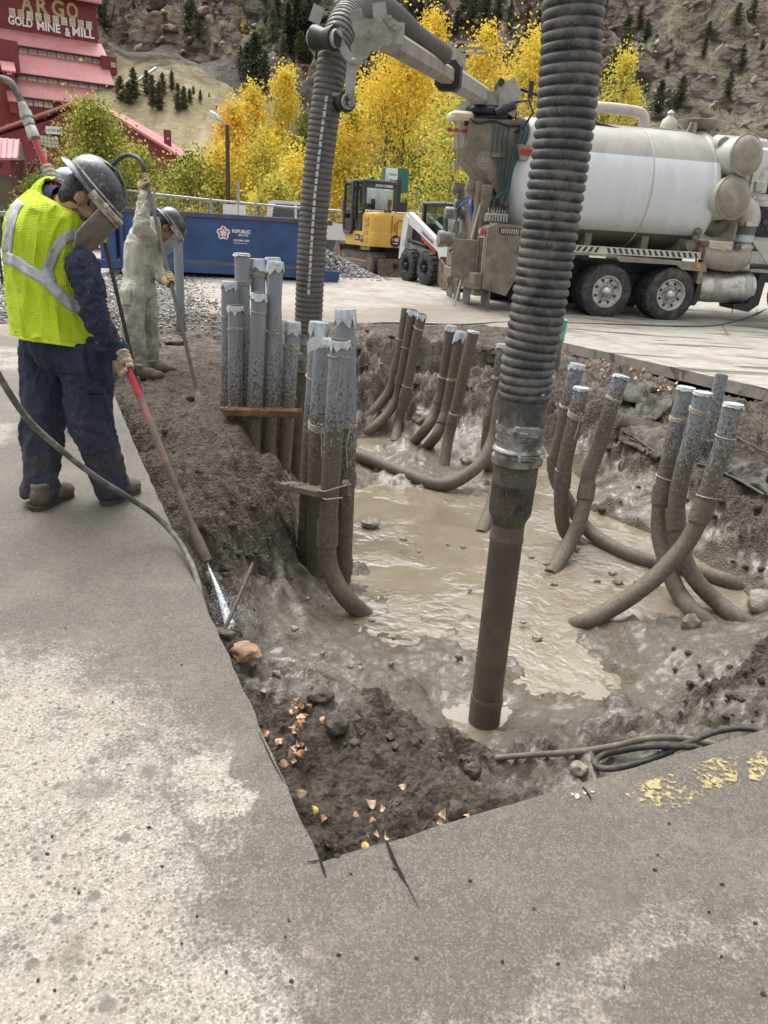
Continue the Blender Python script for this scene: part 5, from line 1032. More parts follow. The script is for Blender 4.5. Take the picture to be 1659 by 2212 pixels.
# boom (part of the truck), worked out in world space
TI = Matrix.Translation(TRK_O) @ Matrix.Rotation(TRK_A, 4, 'Z'); TINV = TI.inverted()
def L(p): return TINV @ Vector(p)
Bm0 = D(1039, 206, 15.9); Bm1 = D(815, 73, 7.35); bd = (Bm1-Bm0); 
def bpt(t): return Bm0+bd*t
def beam(mb, a, c, w0, h0, w1, h1, ch=.2):
    ax = (c-a).normalized(); s = Vector((ax.y, -ax.x, 0)).normalized(); u = s.cross(ax)
    if u.z < 0: u = -u
    rings = []
    for p, w, h in ((a, w0, h0), (c, w1, h1)):
        rings.append([p+s*w*x+u*h*y for x, y in ((-.5, -.5+ch), (-.5+ch, -.5), (.5-ch, -.5), (.5, -.5+ch), (.5, .5-ch), (.5-ch, .5), (-.5+ch, .5), (-.5, .5-ch))])
    mb.loft([[L(p) for p in r] for r in rings])
M_BOOM = mat('boom_grey', (.36, .35, .325), .5, .1, .12, 6, 0, 40, (.21, .18, .145), .7, 4)
b = MB(); beam(b, bpt(-.02), bpt(.50), .27, .30, .25, .27); bo = b.build('boom', M_BOOM, tr, 30)
b = MB(); beam(b, bpt(.49), bpt(.96), .19, .20, .17, .18); b.build('inner_section', M_TAUPE2, bo, 30)
b = MB(); beam(b, bpt(.485), bpt(.515), .33, .36, .33, .36); b.build('wear_collar', M_BLK, bo, 30)
b = MB(); q0 = bpt(-.02); b.prism([L(q0+Vector(v)) for v in ((.28, -.22, .18), (.55, -.2, .30), (.7, -.2, .05), (.62, -.2, -.35), (.3, -.22, -.2))], L(q0+Vector((0, .5, 0)))-L(q0)); b.prism([L(q0+Vector(v)) for v in ((-.5, -.15, -.3), (.35, -.15, -.35), (.3, -.15, .12), (-.3, -.15, -.1))], L(q0+Vector((0, .4, 0)))-L(q0)); b.build('boom_base', M_BOOM, bo, 25)
b = MB(); b.cyl(L(q0+Vector((.3, -.3, .2))), L(q0+Vector((.3, .3, .2))), .06); b.cyl(L(q0+Vector((.25, -.25, -.3))), L(q0+Vector((.6, -.2, -.15))), .07); b.cyl(L(q0+Vector((-.3, -.15, -.45))), L(q0+Vector((.5, -.1, -.3))), .08); b.tube([L(q0+Vector(v)) for v in ((.6, -.2, -.1), (.85, -.2, -.05), (.95, -.2, -.25), (.8, -.2, -.5), (.6, -.1, -.62))], .02, 6); b.tube([L(q0+Vector(v)) for v in ((.7, 0, .15), (1.2, .1, .05), (2.0, .3, -.25), (3.2, .4, -.45))], .03, 6); b.box(L(q0+Vector((.86, -.2, .12))), (.08, .05, .28)); b.build('pivot_pins', M_BLK, bo, 40)
for t_ in (.34, .25, .17):
    p = bpt(t_); u = Vector((0, 0, 1)); s = Vector((bd.y, -bd.x, 0)).normalized(); b = MB()
    pl = [p+s*.2+u*.1, p+s*.2+u*.50, p+s*.1+u*.54, p-s*.2+u*.54]
    b.tube([L(q) for q in pl], .022, 4); b.box(L(p+s*.2+u*.32), (.10, .03, .42)); b.build('hose_guide', M_BOOM, bo, 25)
# curved saddle at the tip with rollers
def strip(px, Y, w, th, name, par, m=M_BOOM):
    P = catmull([D(x, y, Y) for x, y in px], 6); W = w if isinstance(w, list) else [w]*len(P); rings = []
    for i, p in enumerate(P):
        t = (P[min(i+1, len(P)-1)]-P[max(i-1, 0)]).normalized(); n_ = t.cross(Vector((0, 1, 0))).normalized(); k = W[int(i*(len(W)-1)/(len(P)-1))]/2
        rings.append([L(p+n_*k), L(p+n_*k+Vector((0, th, 0))), L(p-n_*k+Vector((0, th, 0))), L(p-n_*k)])
    b = MB(); b.loft(rings); return b.build(name, m, par, 30)
sd = strip([(850, 40), (838, 60), (815, 72), (790, 92), (772, 118), (760, 150), (756, 190), (752, 230)], 6.42, [.17, .2, .19, .14, .10, .075, .07, .06], .02, 'saddle_plate', bo)
strip([(728, 75), (737, 95), (750, 118), (762, 128)], 6.40, .06, .02, 'saddle_arm', bo); strip([(676, 78), (681, 100), (690, 125), (700, 140)], 6.9, .06, .02, 'saddle_arm', bo)
strip([(768, 20), (771, 38), (776, 58), (783, 75)], 6.44, .09, .03, 'side_guide', bo); strip([(818, 5), (820, 25), (822, 45)], 6.46, .10, .03, 'side_guide', bo); strip([(690, 12), (684, 30), (678, 48)], 6.9, .09, .02, 'side_guide', bo); strip([(676, 118), (686, 112), (694, 122)], 6.75, .1, .02, 'side_guide', bo)
b = MB(); b.box(L(D(822, 75, 7.1)), (.34, .24, .15)); b.build('tip_block', M_BOOM, bo, 20)
def roller(a, c, r, par):
    ax = L(c)-L(a); Ln = ax.length; b = MB(); b.lathe(L(a), ax, [(0, r*.7), (Ln*.12, r*.7), (Ln*.12, r), (Ln*.18, r), (Ln*.5, r*.72), (Ln*.82, r), (Ln*.88, r), (Ln*.88, r*.7), (Ln, r*.7)], 18); b.build('roller', M_BLK, par, 40)
    b = MB(); b.cyl(L(a), L(a.lerp(c, .14)), r*.72); b.cyl(L(a.lerp(c, .86)), L(c), r*.72); b.build('roller_bush', M_CREAM, par, 40)
roller(D(673, 82, 6.5), D(730, 83, 6.36), .085, bo); roller(D(722, 222, 6.6), D(754, 219, 6.42), .075, bo)
b = MB()
for x, y in ((843, 37), (843, 55), (797, 66), (795, 80), (775, 22), (783, 48), (733, 80), (737, 96), (745, 115), (760, 132), (755, 210), (755, 222), (852, 50), (852, 62)): q = D(x, y, 6.41); b.cyl(L(q), L(q-Vector((0, .018, 0))), .011, None, 6)
b.cyl(L(D(755, 132, 6.43)), L(D(770, 131, 6.36)), .02); b.cyl(L(D(720, 205, 6.5)), L(D(754, 206, 6.45)), .015)
b.build('bolts', M_BOOM, sd, 40)

# ---------------------------------------------------------------- dumpster
M_BLUEP = mat('dumpster_blue', (.035, .10, .28), .5, 0, .22, 4, 0, 40, (.02, .045, .12), .6, 2.2)
t = NT('dumpster_blue_rusty'); o_ = t.obj(); c_ = t.ramp(t.noise(o_, 1.6, 6, .6), [(.3, (.02, .052, .14)), (.6, (.036, .095, .25))]); c_ = t.mix(t.maprange(t.noise(o_, 5, 7, .72, .5), .63, .68, 0, .9), c_, (.13, .06, .03)); t.bsdf(Base_Color=c_, Roughness=.5, Normal=t.bump(t.noise(o_, 3, 3), .3, .05)); M_BLUEP = t.m
DA = .193; dm = thing('dumpster', 'long blue rusty roll off dumpster with a white printed logo', 'dumpster', (-6.30, 17.8, .11), DA)
b = MB()
prof_ = [(-.02, 1.30), (.0, .95), (.05, .78), (.09, .40), (.04, .26)]
b.loft([[(x, y, z) for y, z in prof_]+[(x, .14, .26), (x, .10, .82), (x, .08, 1.30)] for x in (.12, 4.62)]); b.build('side_wall', M_BLUEP, dm, 20)
b = MB(); b.prism([(.12, 2.3, .26), (4.62, 2.3, .26), (4.62, 2.3, 1.3), (.12, 2.3, 1.3)], (0, -.06, 0)); b.build('far_wall', M_BLUEP, dm)
b = MB(); b.box((.14, 1.15, .78), (.06, 2.2, 1.05)); b.box((4.6, 1.15, .78), (.06, 2.2, 1.05)); b.build('end_wall', M_BLUEP, dm)
b = MB(); b.box((2.2, 1.15, .33), (4.4, 2.2, .05)); b.build('floor', M_STL, dm)
b = MB(); b.box((2.25, -.01, 1.35), (5.1, .12, .11), bev=.015); b.box((2.25, 2.28, 1.35), (5.1, .12, .11), bev=.015); b.box((-.2, 1.15, 1.35), (.1, 2.3, .1)); b.box((4.72, 1.15, 1.35), (.1, 2.3, .1)); b.build('top_rail', mat('rail_blue_rust', (.06, .09, .17), .6, .1, .35, 6, 0, 40, (.14, .075, .045), .9, 5, drange=(.42, .6)), dm, 30)
b = MB(); b.box((2.3, .0, .19), (4.5, .14, .14)); b.box((2.3, 2.2, .19), (4.5, .14, .14)); b.build('skid_rail', M_BLUEP, dm)
b = MB(); b.box((-.12, .3, .78), (.34, .7, 1.1), bev=.02); b.box((-.2, .0, .22), (.7, .2, .2), bev=.02); b.box((.18, -.02, .78), (.06, .08, 1.05)); b.build('door_end', M_BLUEP, dm, 25)
b = MB(); b.box((-.16, -.055, 1.02), (.19, .012, .30)); sg = b.build('caution_sticker', mat('sticker_cream', (.68, .62, .38), .6), dm)
b = MB(); text_mb(b, 'CAUTION', (-.25, -.064, 1.12), (1, 0, 0), (0, 0, 1), .045, .001, sx=.85); b.box((-.17, -.063, .98), (.09, .004, .07)); b.build('sticker_text', M_LETB, sg, 0)
for x in (-.02, 4.35):
    b = MB(); b.cyl((x, -.02, .08), (x, .2, .08), .115, None, 20); b.build('roller_wheel', mat('roller_grey', (.2, .19, .17), .6, .3, .3, 8), dm, 40)
b = MB(); b.prism([(4.6, .0, .30), (5.0, .0, .30), (5.0, .0, .12), (4.9, .0, -.02), (4.72, .0, -.05), (4.6, .0, .05)], (0, .12, 0)); b.build('end_foot', M_BLUEP, dm, 25)
lx, lz = 2.36, 1.0; b = MB(); b.cur = 0
def star(b, c, r0, r1, y, rot=0): b.add([(c[0]+(r0 if k % 2 == 0 else r1)*math.sin(rot+math.pi*k/5), y, c[1]+(r0 if k % 2 == 0 else r1)*math.cos(rot+math.pi*k/5)) for k in range(10)], [tuple(range(10))])
for k in range(5):
    a = 2*math.pi*k/5; b.cyl((lx+.085*math.sin(a), .0, lz+.085*math.cos(a)), (lx+.085*math.sin(a), -.034, lz+.085*math.cos(a)), .066, None, 16)
lg = b.build('star_logo', M_LET, dm, 40); b = MB()
for k in range(5):
    a = 2*math.pi*k/5; c0 = Vector((lx+.088*math.sin(a), -.037, lz+.088*math.cos(a))); d_ = Vector((math.sin(a), 0, math.cos(a))); s_ = Vector((math.cos(a), 0, -math.sin(a)))
    b.quad(c0+d_*.045+s_*.01, c0+d_*.045-s_*.01, c0-d_*.04-s_*.045, c0-d_*.04-s_*.028); b.quad(c0+d_*.045+s_*.01, c0+d_*.045-s_*.01, c0-d_*.04+s_*.028, c0-d_*.04+s_*.045); b.quad(c0-d_*.012+s_*.03, c0-d_*.012-s_*.03, c0+d_*.004-s_*.024, c0+d_*.004+s_*.024)
b.build('star_arms', M_LETR, lg, 0); b = MB(); star(b, (lx, lz), .055, .023, -.0385); b.build('star_centre', M_LET, lg, 0)
b = MB(); text_mb(b, 'REPUBLIC', (lx+.19, -.028, lz+.02), (1, 0, 0), (0, 0, 1), .098, .003, sx=.96); text_mb(b, 'SERVICES', (lx+.32, -.028, lz-.045), (1, 0, 0), (0, 0, 1), .06, .001, sx=.95); text_mb(b, '303-286-1200', (lx+.22, -.01, lz-.16), (1, 0, 0), (0, 0, 1), .062, .0015); text_mb(b, 'republicservices.com', (lx+.22, .0, lz-.21), (1, 0, 0), (0, 0, 1), .036, .0005); b.build('logo_text', M_LET, dm, 0)

# ---------------------------------------------------------------- excavator
EXY = 23.1; ex = thing('mini_excavator', 'yellow and black mini excavator parked behind the gravel pile', 'excavator', (-.42, EXY, lotz(EXY)), math.atan2(.45, .89)); ex.scale = (.92, .92, .92)
for s in (-1, 1):
    b = MB(); pr = []
    for k in range(28):
        a = 2*math.pi*k/28; yy = 1.0*(1 if math.cos(a) > 0 else -1)+.3*math.cos(a); pr.append((yy, .32+.3*math.sin(a)))
    b.prism([(s*.78-.2, y, z) for y, z in pr], (.4, 0, 0)); tkk = b.build('track', mat('track_rubber', (.07, .06, .052), .8, 0, .3, 14, .6, 30, (.17, .14, .11), .7, 6), ex, 30)
    b = MB()
    for k in range(44):
        u = k/44*6.0
        if u < 2: p = (-1+u, .62); a = 0
        elif u < 3: a = (u-2)*math.pi; p = (1+.3*math.sin(a), .32+.3*math.cos(a))
        elif u < 5: p = (1-(u-3), .02); a = math.pi
        else: a = (u-5)*math.pi; p = (-1-.3*math.sin(a), .32-.3*math.cos(a))
        b.box((s*.78, p[0], p[1]), (.4, .06, .05), M=Matrix.Rotation(-a, 3, 'X'))
    b.build('track_lugs', M_TYRE, tkk)
    b = MB(); b.box((s*.78, 0, .30), (.44, 1.7, .22), bev=.03)
    for y in (-1, 1): b.cyl((s*.78-.215, y, .32), (s*.78+.215, y, .32), .2, None, 20)
    b.build('track_frame', M_STL, tkk, 35)
b = MB(); b.box((0, 0, .5), (1.2, 1.6, .3)); b.cyl((0, 0, .6), (0, 0, .80), .5); b.box((-.45, -1.25, .3), (.1, .9, .14)); b.box((.45, -1.25, .3), (.1, .9, .14)); b.build('undercarriage', M_BLK, ex)
b = MB(); b.loft([[(x, -1.62+dy, z) for z, dy in ((.02, .0), (.15, .05), (.35, .05), (.50, .0), (.50, -.03), (.35, .01), (.15, .01), (.02, -.04))] for x in (-.98, .98)]); b.build('dozer_blade', M_STL, ex, 25)
# house
def rounded(x0, x1, y0, y1, r, n=6):
    P = []
    for cx, cy, a0 in ((x1-r, y0+r, -90), (x1-r, y1-.08, 0), (x0+.08, y1-.08, 90), (x0+r, y0+r, 180)):
        rr_ = r if cy == y0+r else .08
        for k in range(n+1): a = R(a0+90*k/n); P.append((cx+rr_*math.cos(a), cy+rr_*math.sin(a)))
    return P
o1 = rounded(-.98, .98, -1.2, .95, .32); b = MB(); b.loft([[(x, y, z) for x, y in o1] for z in (.80, .83, 1.18)]+[[(x*.995, y*.995, z) for x, y in o1] for z in (1.2,)]); hs_ = b.build('house', M_YELM, ex, 25)
o2 = rounded(-.97, .97, -1.18, -.25, .36); b = MB(); b.loft([[(x, y, z) for x, y in o2] for z in (1.2, 1.62)]+[[(x*.985, y*.985, 1.70) for x, y in o2], [(x*.93, y*.95-.02, 1.745) for x, y in o2]]); b.build('engine_hood', M_YELM, ex, 30)
b = MB(); b.box((.55, .35, 1.38), (.8, 1.15, .5), bev=.08); b.build('side_hood', M_YELM, ex, 30)
M_SEAM = mat('panel_seam', (.18, .11, .02), .6); b = MB()
for x in (-.42,): b.box((x, -1.195, 1.25), (.018, .012, .85))
b.tube([(-.2, -1.2, 1.55), (.5, -1.2, 1.55), (.55, -1.2, 1.5), (.55, -1.2, 1.15), (.5, -1.2, 1.1), (-.2, -1.2, 1.1), (-.25, -1.2, 1.15), (-.25, -1.2, 1.5), (-.2, -1.2, 1.55)], .014, 6); b.build('panel_seam', M_SEAM, hs_)
b = MB(); b.box((-.33, -1.204, 1.36), (.05, .01, .22)); b.build('red_reflector', M_LETR, hs_)
for z in (.98, 1.18, 1.42, 1.56):
    b = MB(); b.box((-.988, -.62, z), (.012, .3, .1), bev=.004); b.build('panel_rib', mat('machine_yellow_dark', (.55, .33, .05), .5), hs_)
def disc_logo(c, ux, uz, r, par):
    c = Vector(c); ux = Vector(ux); uz = Vector(uz); nn = ux.cross(uz); b = MB(); b.cyl(c, c+nn*.006, r, None, 24); d_ = b.build('logo_disc', M_LETB, par, 40)
    b = MB(); text_mb(b, 'H', c+nn*.009-ux*r*.75+uz*r*.02, ux, uz, r*.75, .003); b.build('logo_letter', mat('logo_orange', (.8, .25, .02), .5), d_, 0)
    b = MB(); text_mb(b, '&E', c+nn*.009-ux*r*.2+uz*r*.02, ux, uz, r*.75, .003); b.box(c+nn*.008-uz*r*.35, (r*1.0, .004, r*.12)); b.build('logo_letter', M_LET, d_, 0)
disc_logo((-.28, -1.205, .98), (1, 0, 0), (0, 0, 1), .17, hs_); disc_logo((-.984, -.35, .99), (0, -1, 0), (0, 0, 1), .10, hs_)
b = MB(); b.box((-.984, -.02, 1.02), (.01, .34, .17)); pl = b.build('model_plate', M_LETB, hs_); b = MB(); text_mb(b, '60G', (-.991, .12, .975), (0, -1, 0), (0, 0, 1), .13, .003); b.build('plate_text', M_LET, pl, 0)
b = MB(); b.box((.52, -1.204, 1.36), (.2, .01, .24), bev=.003); b.build('badge', M_LETB, hs_); b = MB(); b.box((.52, -1.212, 1.36), (.14, .006, .17)); b.build('badge_face', M_LET, hs_)
for x in (.02, .16):
    b = MB(); b.cyl((x, -1.2, 1.0), (x, -1.215, 1.0), .05, None, 14); b.build('hood_bolt', mat('bolt_brown', (.3, .18, .04), .5), hs_, 40)
b = MB(); b.cyl((-.38, -.85, 1.72), (-.38, -.85, 1.98), .04); b.cyl((-.38, -.85, 1.92), (-.38, -.9, 2.12), .065); b.build('exhaust', mat('rusty_stack', (.11, .055, .035), .7), ex, 40)
# cab: posts, roof, door, windows
cx0, cx1, cy0, cy1, cz0, cz1 = -.97, .12, -.32, .98, 1.2, 2.63
b = MB()
for x in (cx0+.05, cx1-.05):
    b.box((x, cy0+.05, (cz0+cz1)/2), (.10, .10, cz1-cz0)); b.box((x, cy1-.05, (cz0+cz1)/2), (.09, .09, cz1-cz0))
b.box(((cx0+cx1)/2, (cy0+cy1)/2, cz1-.04), (cx1-cx0+.04, cy1-cy0+.06, .10), bev=.03); b.box(((cx0+cx1)/2, cy0+.04, 1.52), (cx1-cx0, .08, .62)); b.box(((cx0+cx1)/2, cy0+.04, 2.50), (cx1-cx0, .07, .18)); b.box((cx0+.03, (cy0+cy1)/2, 1.35), (.06, cy1-cy0, .30)); b.box((cx0+.04, .25, 1.9), (.07, .07, 1.4)); b.box((cx1-.03, (cy0+cy1)/2, 1.4), (.06, cy1-cy0, .4)); b.box((cx0+.1, cy0+.06, 2.56), (.14, .1, .12), bev=.02)
cbx = b.build('cab', M_CABB, ex, 30)
t = NT('cab_glass'); tr_ = t.n('BsdfTransparent', None, Color=(.62, .70, .66)); gl = t.n('BsdfGlossy', None, Roughness=.03, Color=(.9, .95, .93)); ms = t.n('MixShader'); ms.inputs[0].default_value = .22; t.t.links.new(tr_.outputs[0], ms.inputs[1]); t.t.links.new(gl.outputs[0], ms.inputs[2]); t.t.links.new(ms.outputs[0], t.out.inputs[0]); M_CABG = t.m
b = MB(); b.box(((cx0+cx1)/2, cy0+.02, 2.12), (cx1-cx0-.16, .012, .6)); b.build('rear_window', M_CABG, cbx); b = MB(); b.box(((cx0+cx1)/2, cy1-.02, 2.0), (cx1-cx0-.16, .012, 1.0)); b.build('front_window', M_CABG, cbx)
b = MB(); b.box((cx1-.03, .35, 2.05), (.012, 1.1, .75)); b.build('side_window', M_CABG, cbx)
b = MB(); b.box((-.45, .1, 1.6), (.46, .18, .6), bev=.06); b.box((-.45, .1, 2.02), (.38, .14, .26), bev=.05); b.box((-.45, .35, 1.42), (.46, .5, .14), bev=.04); b.build('seat', M_BLK, cbx, 30)
b = MB(); text_mb(b, 'JOHN DEERE', (-.60, cy0-.008, 2.455), (1, 0, 0), (0, 0, 1), .098, .002); b.build('cab_text', M_LET, cbx, 0)
b = MB(); b.box((-.60, cy0-.01, 1.70), (.62, .014, .22)); pz = b.build('warning_plate', M_LET, cbx); b = MB()
for k in range(6): b.box((-.84+k*.095, cy0-.02, 1.70), (.06, .006, .16))
b.build('plate_marks', mat('plate_grey', (.2, .2, .2), .6), pz); b = MB(); b.box((.02, cy0-.01, 1.66), (.12, .012, .30)); b.build('white_label', M_LET, cbx)
b = MB(); dx = cx0-.05; loop = [(dx, .95, 1.22), (dx, .95, 2.45), (dx, .85, 2.55), (dx, .4, 2.55), (dx, .32, 2.45), (dx, .32, 1.22), (dx, .4, 1.14), (dx, .85, 1.14), (dx, .95, 1.22)]; b.tube(loop, .05, 8); b.box((dx, .63, 1.72), (.04, .6, .08)); b.box((dx, .63, 1.35), (.03, .56, .4)); dr = b.build('cab_door', M_CABB, ex, 40); b = MB(); b.box((dx, .63, 2.1), (.012, .56, .75)); b.build('door_glass', M_CABG, dr)
# boom, stick, bucket
b = MB(); b.loft([[(x, y, z) for x, y, z in ((-.12, y0, z0-h), (.12, y0, z0-h), (.12, y0, z0+h), (-.12, y0, z0+h))] for y0, z0, h in ((1.05, 1.25, .16), (1.5, 2.0, .22), (2.0, 2.45, .24), (2.6, 2.32, .2), (3.3, 1.95, .14))]); bmx = b.build('boom', M_CABB, ex, 30)
b = MB(); text_mb(b, 'DEERE', (-.126, 2.75, 2.17), (0, -1, -.32), (0, -.32, 1), .21, .005); b.build('boom_text', M_LET, bmx, 0); b = MB(); b.box((-.125, 2.98, 2.06), (.008, .16, .13)); b.build('boom_logo', mat('logo_orange', (.8, .25, .02), .5), bmx)
b = MB(); b.cyl((0, 1.2, 2.75), (0, 2.5, 2.62), .06); b.cyl((0, 2.2, 2.62), (0, 3.35, 2.15), .035); b.tube([(.08, 1.3, 2.3), (.08, 2.1, 2.75), (.08, 3.2, 2.25)], .025, 6); b.build('boom_cylinder', M_BLK, bmx, 40)
b = MB(); b.loft([[(x, y-d, z), (x2, y-d, z), (x2, y+d, z), (x, y+d, z)] for x, x2, y, z, d in ((-.09, .09, 3.42, 2.1, .14), (-.09, .09, 3.18, 1.5, .16), (-.08, .08, 2.9, .85, .09))]); b.build('stick', M_STL, bmx, 30); b = MB(); b.cyl((0, 3.42, 1.9), (0, 3.0, 1.1), .05); b.cyl((.0, 3.02, 1.2), (0, 2.85, .95), .03); b.build('stick_cylinder', M_CREAM, bmx, 40)
b = MB(); pr = [(2.85, .85), (3.05, .8), (3.28, .55), (3.3, .3), (3.1, .12), (2.8, .10), (2.62, .2), (2.9, .2), (3.15, .35), (3.12, .55), (2.95, .70), (2.8, .75)]; b.prism([(-.4, y, z) for y, z in pr], (.8, 0, 0)); b.prism([(-.41, y, z) for y, z in pr[:7]], (.03, 0, 0)); b.prism([(.38, y, z) for y, z in pr[:7]], (.03, 0, 0)); b.build('bucket', M_STL, ex, 25)

# ---------------------------------------------------------------- skid steer
sk = thing('skid_steer', 'white skid steer loader with red flash and black cab', 'loader', (1.12, 20.3, lotz(20.3)), math.atan2(-.89, .45)); sk.scale = (.92, .92, .92)
for x in (-.53, .53):
    for s in (-1, 1):
        w_ = wheel(sk, (x, s*.92, .41), .41, .30, s, 32, 6, 18, .2, .07, m_rim=M_BLK)
b = MB(); b.prism([(-1.15, -.5, .35), (.95, -.5, .3), (1.05, -.5, .6), (.8, -.5, 1.0), (-.9, -.5, 1.1), (-1.25, -.5, 1.0)], (0, 1.0, 0)); b.build('chassis', M_WHITE, sk, 25)
for s in (-1, 1):
    b = MB(); y = s*.68; yy = y-.09
    b.prism([(-1.28, yy, .55), (-.98, yy, .55), (-.92, yy, 1.05), (-.78, yy, 1.62), (-.98, yy, 1.72), (-1.12, yy, 1.6), (-1.2, yy, 1.1)], (0, .18, 0))
    b.build('rear_tower', M_WHITE, sk, 25)
b = MB()
for s in (-1, 1):
    yy = s*.68-.075
    b.prism([(-1.05, yy, 1.72), (-.85, yy, 1.78), (-.2, yy, 1.52), (1.05, yy, 1.02), (1.28, yy, .62), (1.28, yy, .35), (1.12, yy, .35), (1.05, yy, .60), (.9, yy, .85), (-.3, yy, 1.30), (-.9, yy, 1.5)], (0, .15, 0))
ar = b.build('lift_arm', M_WHITE, sk, 25)
b = MB(); yq = -.68-.078; text_mb(b, 'United Rentals', (-.02, yq-.01, 1.27), (1, 0, -.38), (.38, 0, 1), .12, .003); b.build('arm_text', mat('navy_lettering', (.03, .05, .12), .5), ar, 0)
b = MB(); b.prism([(-.05, yq+.02, 1.18), (.75, yq+.02, .86), (.78, yq+.02, .78), (-.05, yq+.02, 1.10)], (0, .03, 0)); b.prism([(-1.26, yq-.004, .62), (-1.05, yq-.004, .62), (-.92, yq-.004, .95), (-1.05, yq-.004, 1.12), (-1.2, yq-.004, 1.08)], (0, .01, 0)); b.prism([(-1.28, yq-.0045, .55), (-1.22, yq-.0045, .55), (-1.14, yq-.0045, 1.25), (-1.2, yq-.0045, 1.2)], (0, .008, 0)); b.build('red_flash', mat('flash_red', (.55, .08, .03), .45), sk, 0)
b = MB(); b.prism([(-1.1, yq-.012, .88), (-.95, yq-.012, .93), (-.97, yq-.012, 1.06), (-1.1, yq-.012, 1.02)], (0, .008, 0)); mp_ = b.build('model_plate', M_LETB, sk, 0); b = MB(); text_mb(b, '590', (-1.09, yq-.018, .92), (1, 0, .2), (-.2, 0, 1), .10, .002, sx=.8); b.build('plate_text', M_LET, mp_, 0)
b = MB()
for s in (-1, 1): b.cyl((-.85, s*.68, 1.05), (.2, s*.68, .95), .05); b.cyl((-.2, s*.6, .95), (.9, s*.66, .75), .04)
b.build('lift_cylinder', M_BLK, sk, 40)
b = MB(); b.box((-.6, -.55, 1.15), (.6, .06, .4)); b.build('side_grille', mat('grille_black', (.03, .03, .032), .6, 0, .5, 40), sk)
X0, X1 = -.62, .72; b = MB()
for s in (-1, 1):
    y = s*.43
    b.box((X0+.06, y, 1.48), (.12, .08, 1.06)); b.prism([(X1-.22, y-.04, 2.0), (X1-.08, y-.04, 2.0), (X1+.06, y-.04, .95), (X1-.06, y-.04, .95)], (0, .08, 0)); b.box((.05, y, 1.03), (1.3, .08, .2))
b.box((.0, 0, 2.01), (1.3, .98, .10), bev=.04); b.box((-.55, 0, 1.2), (.2, .9, .6)); sc_ = b.build('cab', M_CABB, sk, 30)
for s in (-1, 1):
    b = MB(); b.box((.05, s*.43, 1.55), (1.05, .01, .82)); b.build('side_window', M_CABG, sc_)
    b = MB()
    for k in range(12): b.box((-.42+k*.05, s*.442, 1.55), (.006, .006, .82))
    for k in range(12): b.box((-.14, s*.446, 1.18+k*.068), (.6, .006, .006))
    b.build('window_guard', M_BLK, sc_)
b = MB(); b.prism([(X1-.13, -.38, 1.95), (X1-.13, .38, 1.95), (X1+.0, .38, 1.0), (X1+.0, -.38, 1.0)], (.012, 0, 0)); b.build('cab_door', M_CABG, sc_)
b = MB(); b.box((.0, 0, 1.35), (.4, .5, .7), bev=.06); b.build('seat', M_BLK, sc_); b = MB(); b.box((X1-.1, -.3, 2.03), (.12, .3, .05)); b.build('head_lamp', M_CREAM, sc_)
b = MB(); pr = [(1.30, .65), (1.38, .72), (1.42, .25), (1.55, .08), (2.1, .02), (2.1, -.0), (1.45, .0), (1.32, .12)]; b.prism([(x, -.92, z+.02) for x, z in pr], (0, 1.84, 0)); b.prism([(1.36, -.93, .70), (1.45, -.93, .02), (2.12, -.93, .02), (1.62, -.93, .55)], (0, .03, 0)); b.prism([(1.36, .90, .70), (1.45, .90, .02), (2.12, .90, .02), (1.62, .90, .55)], (0, .03, 0)); b.build('bucket', M_STL, sk, 25)

# ---------------------------------------------------------------- gravel pile and gravel ground
M_GRAV = [mat('gravel_dark', (.085, .085, .085), .8, 0, .4, 8), mat('gravel_mid', (.19, .185, .18), .8, 0, .4, 8), mat('gravel_light', (.38, .37, .35), .8, 0, .3, 8)]
def gravel(name, label, pts, s0, s1, seed):
    rr = random.Random(seed); b = MB(); base = []
    for k in range(6):
        q = MB(); q.rock((0, 0, 0), 1, k, 1, .8); base.append((np.array(q.v), q.f))
    for p in pts:
        b.cur = rr.choice([0, 0, 1, 1, 1, 2]); v, f = rr.choice(base); a = rr.uniform(0, 6.28); s = rr.uniform(s0, s1); ca, sa = math.cos(a)*s, math.sin(a)*s
        b.add([(p[0]+x*ca-y*sa, p[1]+x*sa+y*ca, p[2]+z*s) for x, y, z in v], f)
    o = b.build(name, M_GRAV, smooth=20); return tag(o, label, 'gravel', None, 'stuff')
rr = random.Random(77); pts = []; pc = Vector((-2.0, 21.2, 0))
def pile_h(x, y): return max(0, .66*(1-math.hypot((x-pc.x)/1.5, (y-pc.y)/1.2)))**1.1
while len(pts) < 3600:
    x, y = pc.x+rr.uniform(-1.9, 1.9), pc.y+rr.uniform(-1.5, 1.3); h = pile_h(x, y)
    if h > 0 or rr.random() < .06: pts.append((x, y, lotz(y)+h-.01))
gravel('gravel_pile', 'heap of crushed grey gravel between the dumpster and the excavator', pts, .022, .05, 1)
pts = []
for i in range(5200):
    px, py = rr.gauss(320, 75), rr.gauss(640, 34)
    if py < 588 or px < 170: continue
    p = GL(px, py);
    if p.y < 11.9 and p.y > 9 and -4.3 < p.x < 1: p.z = max(p.z, terr(p.x, p.y))
    pts.append((p.x, p.y, p.z+.01))
for i in range(1500):
    px, py = rr.uniform(-60, 60), rr.uniform(560, 700); p = GL(px, py)
    if p.y > 8.6: pts.append((p.x, p.y, p.z+.008))
gravel('loose_gravel', 'loose grey gravel spread over the ground around the man in pale coveralls', pts, .01, .028, 2)
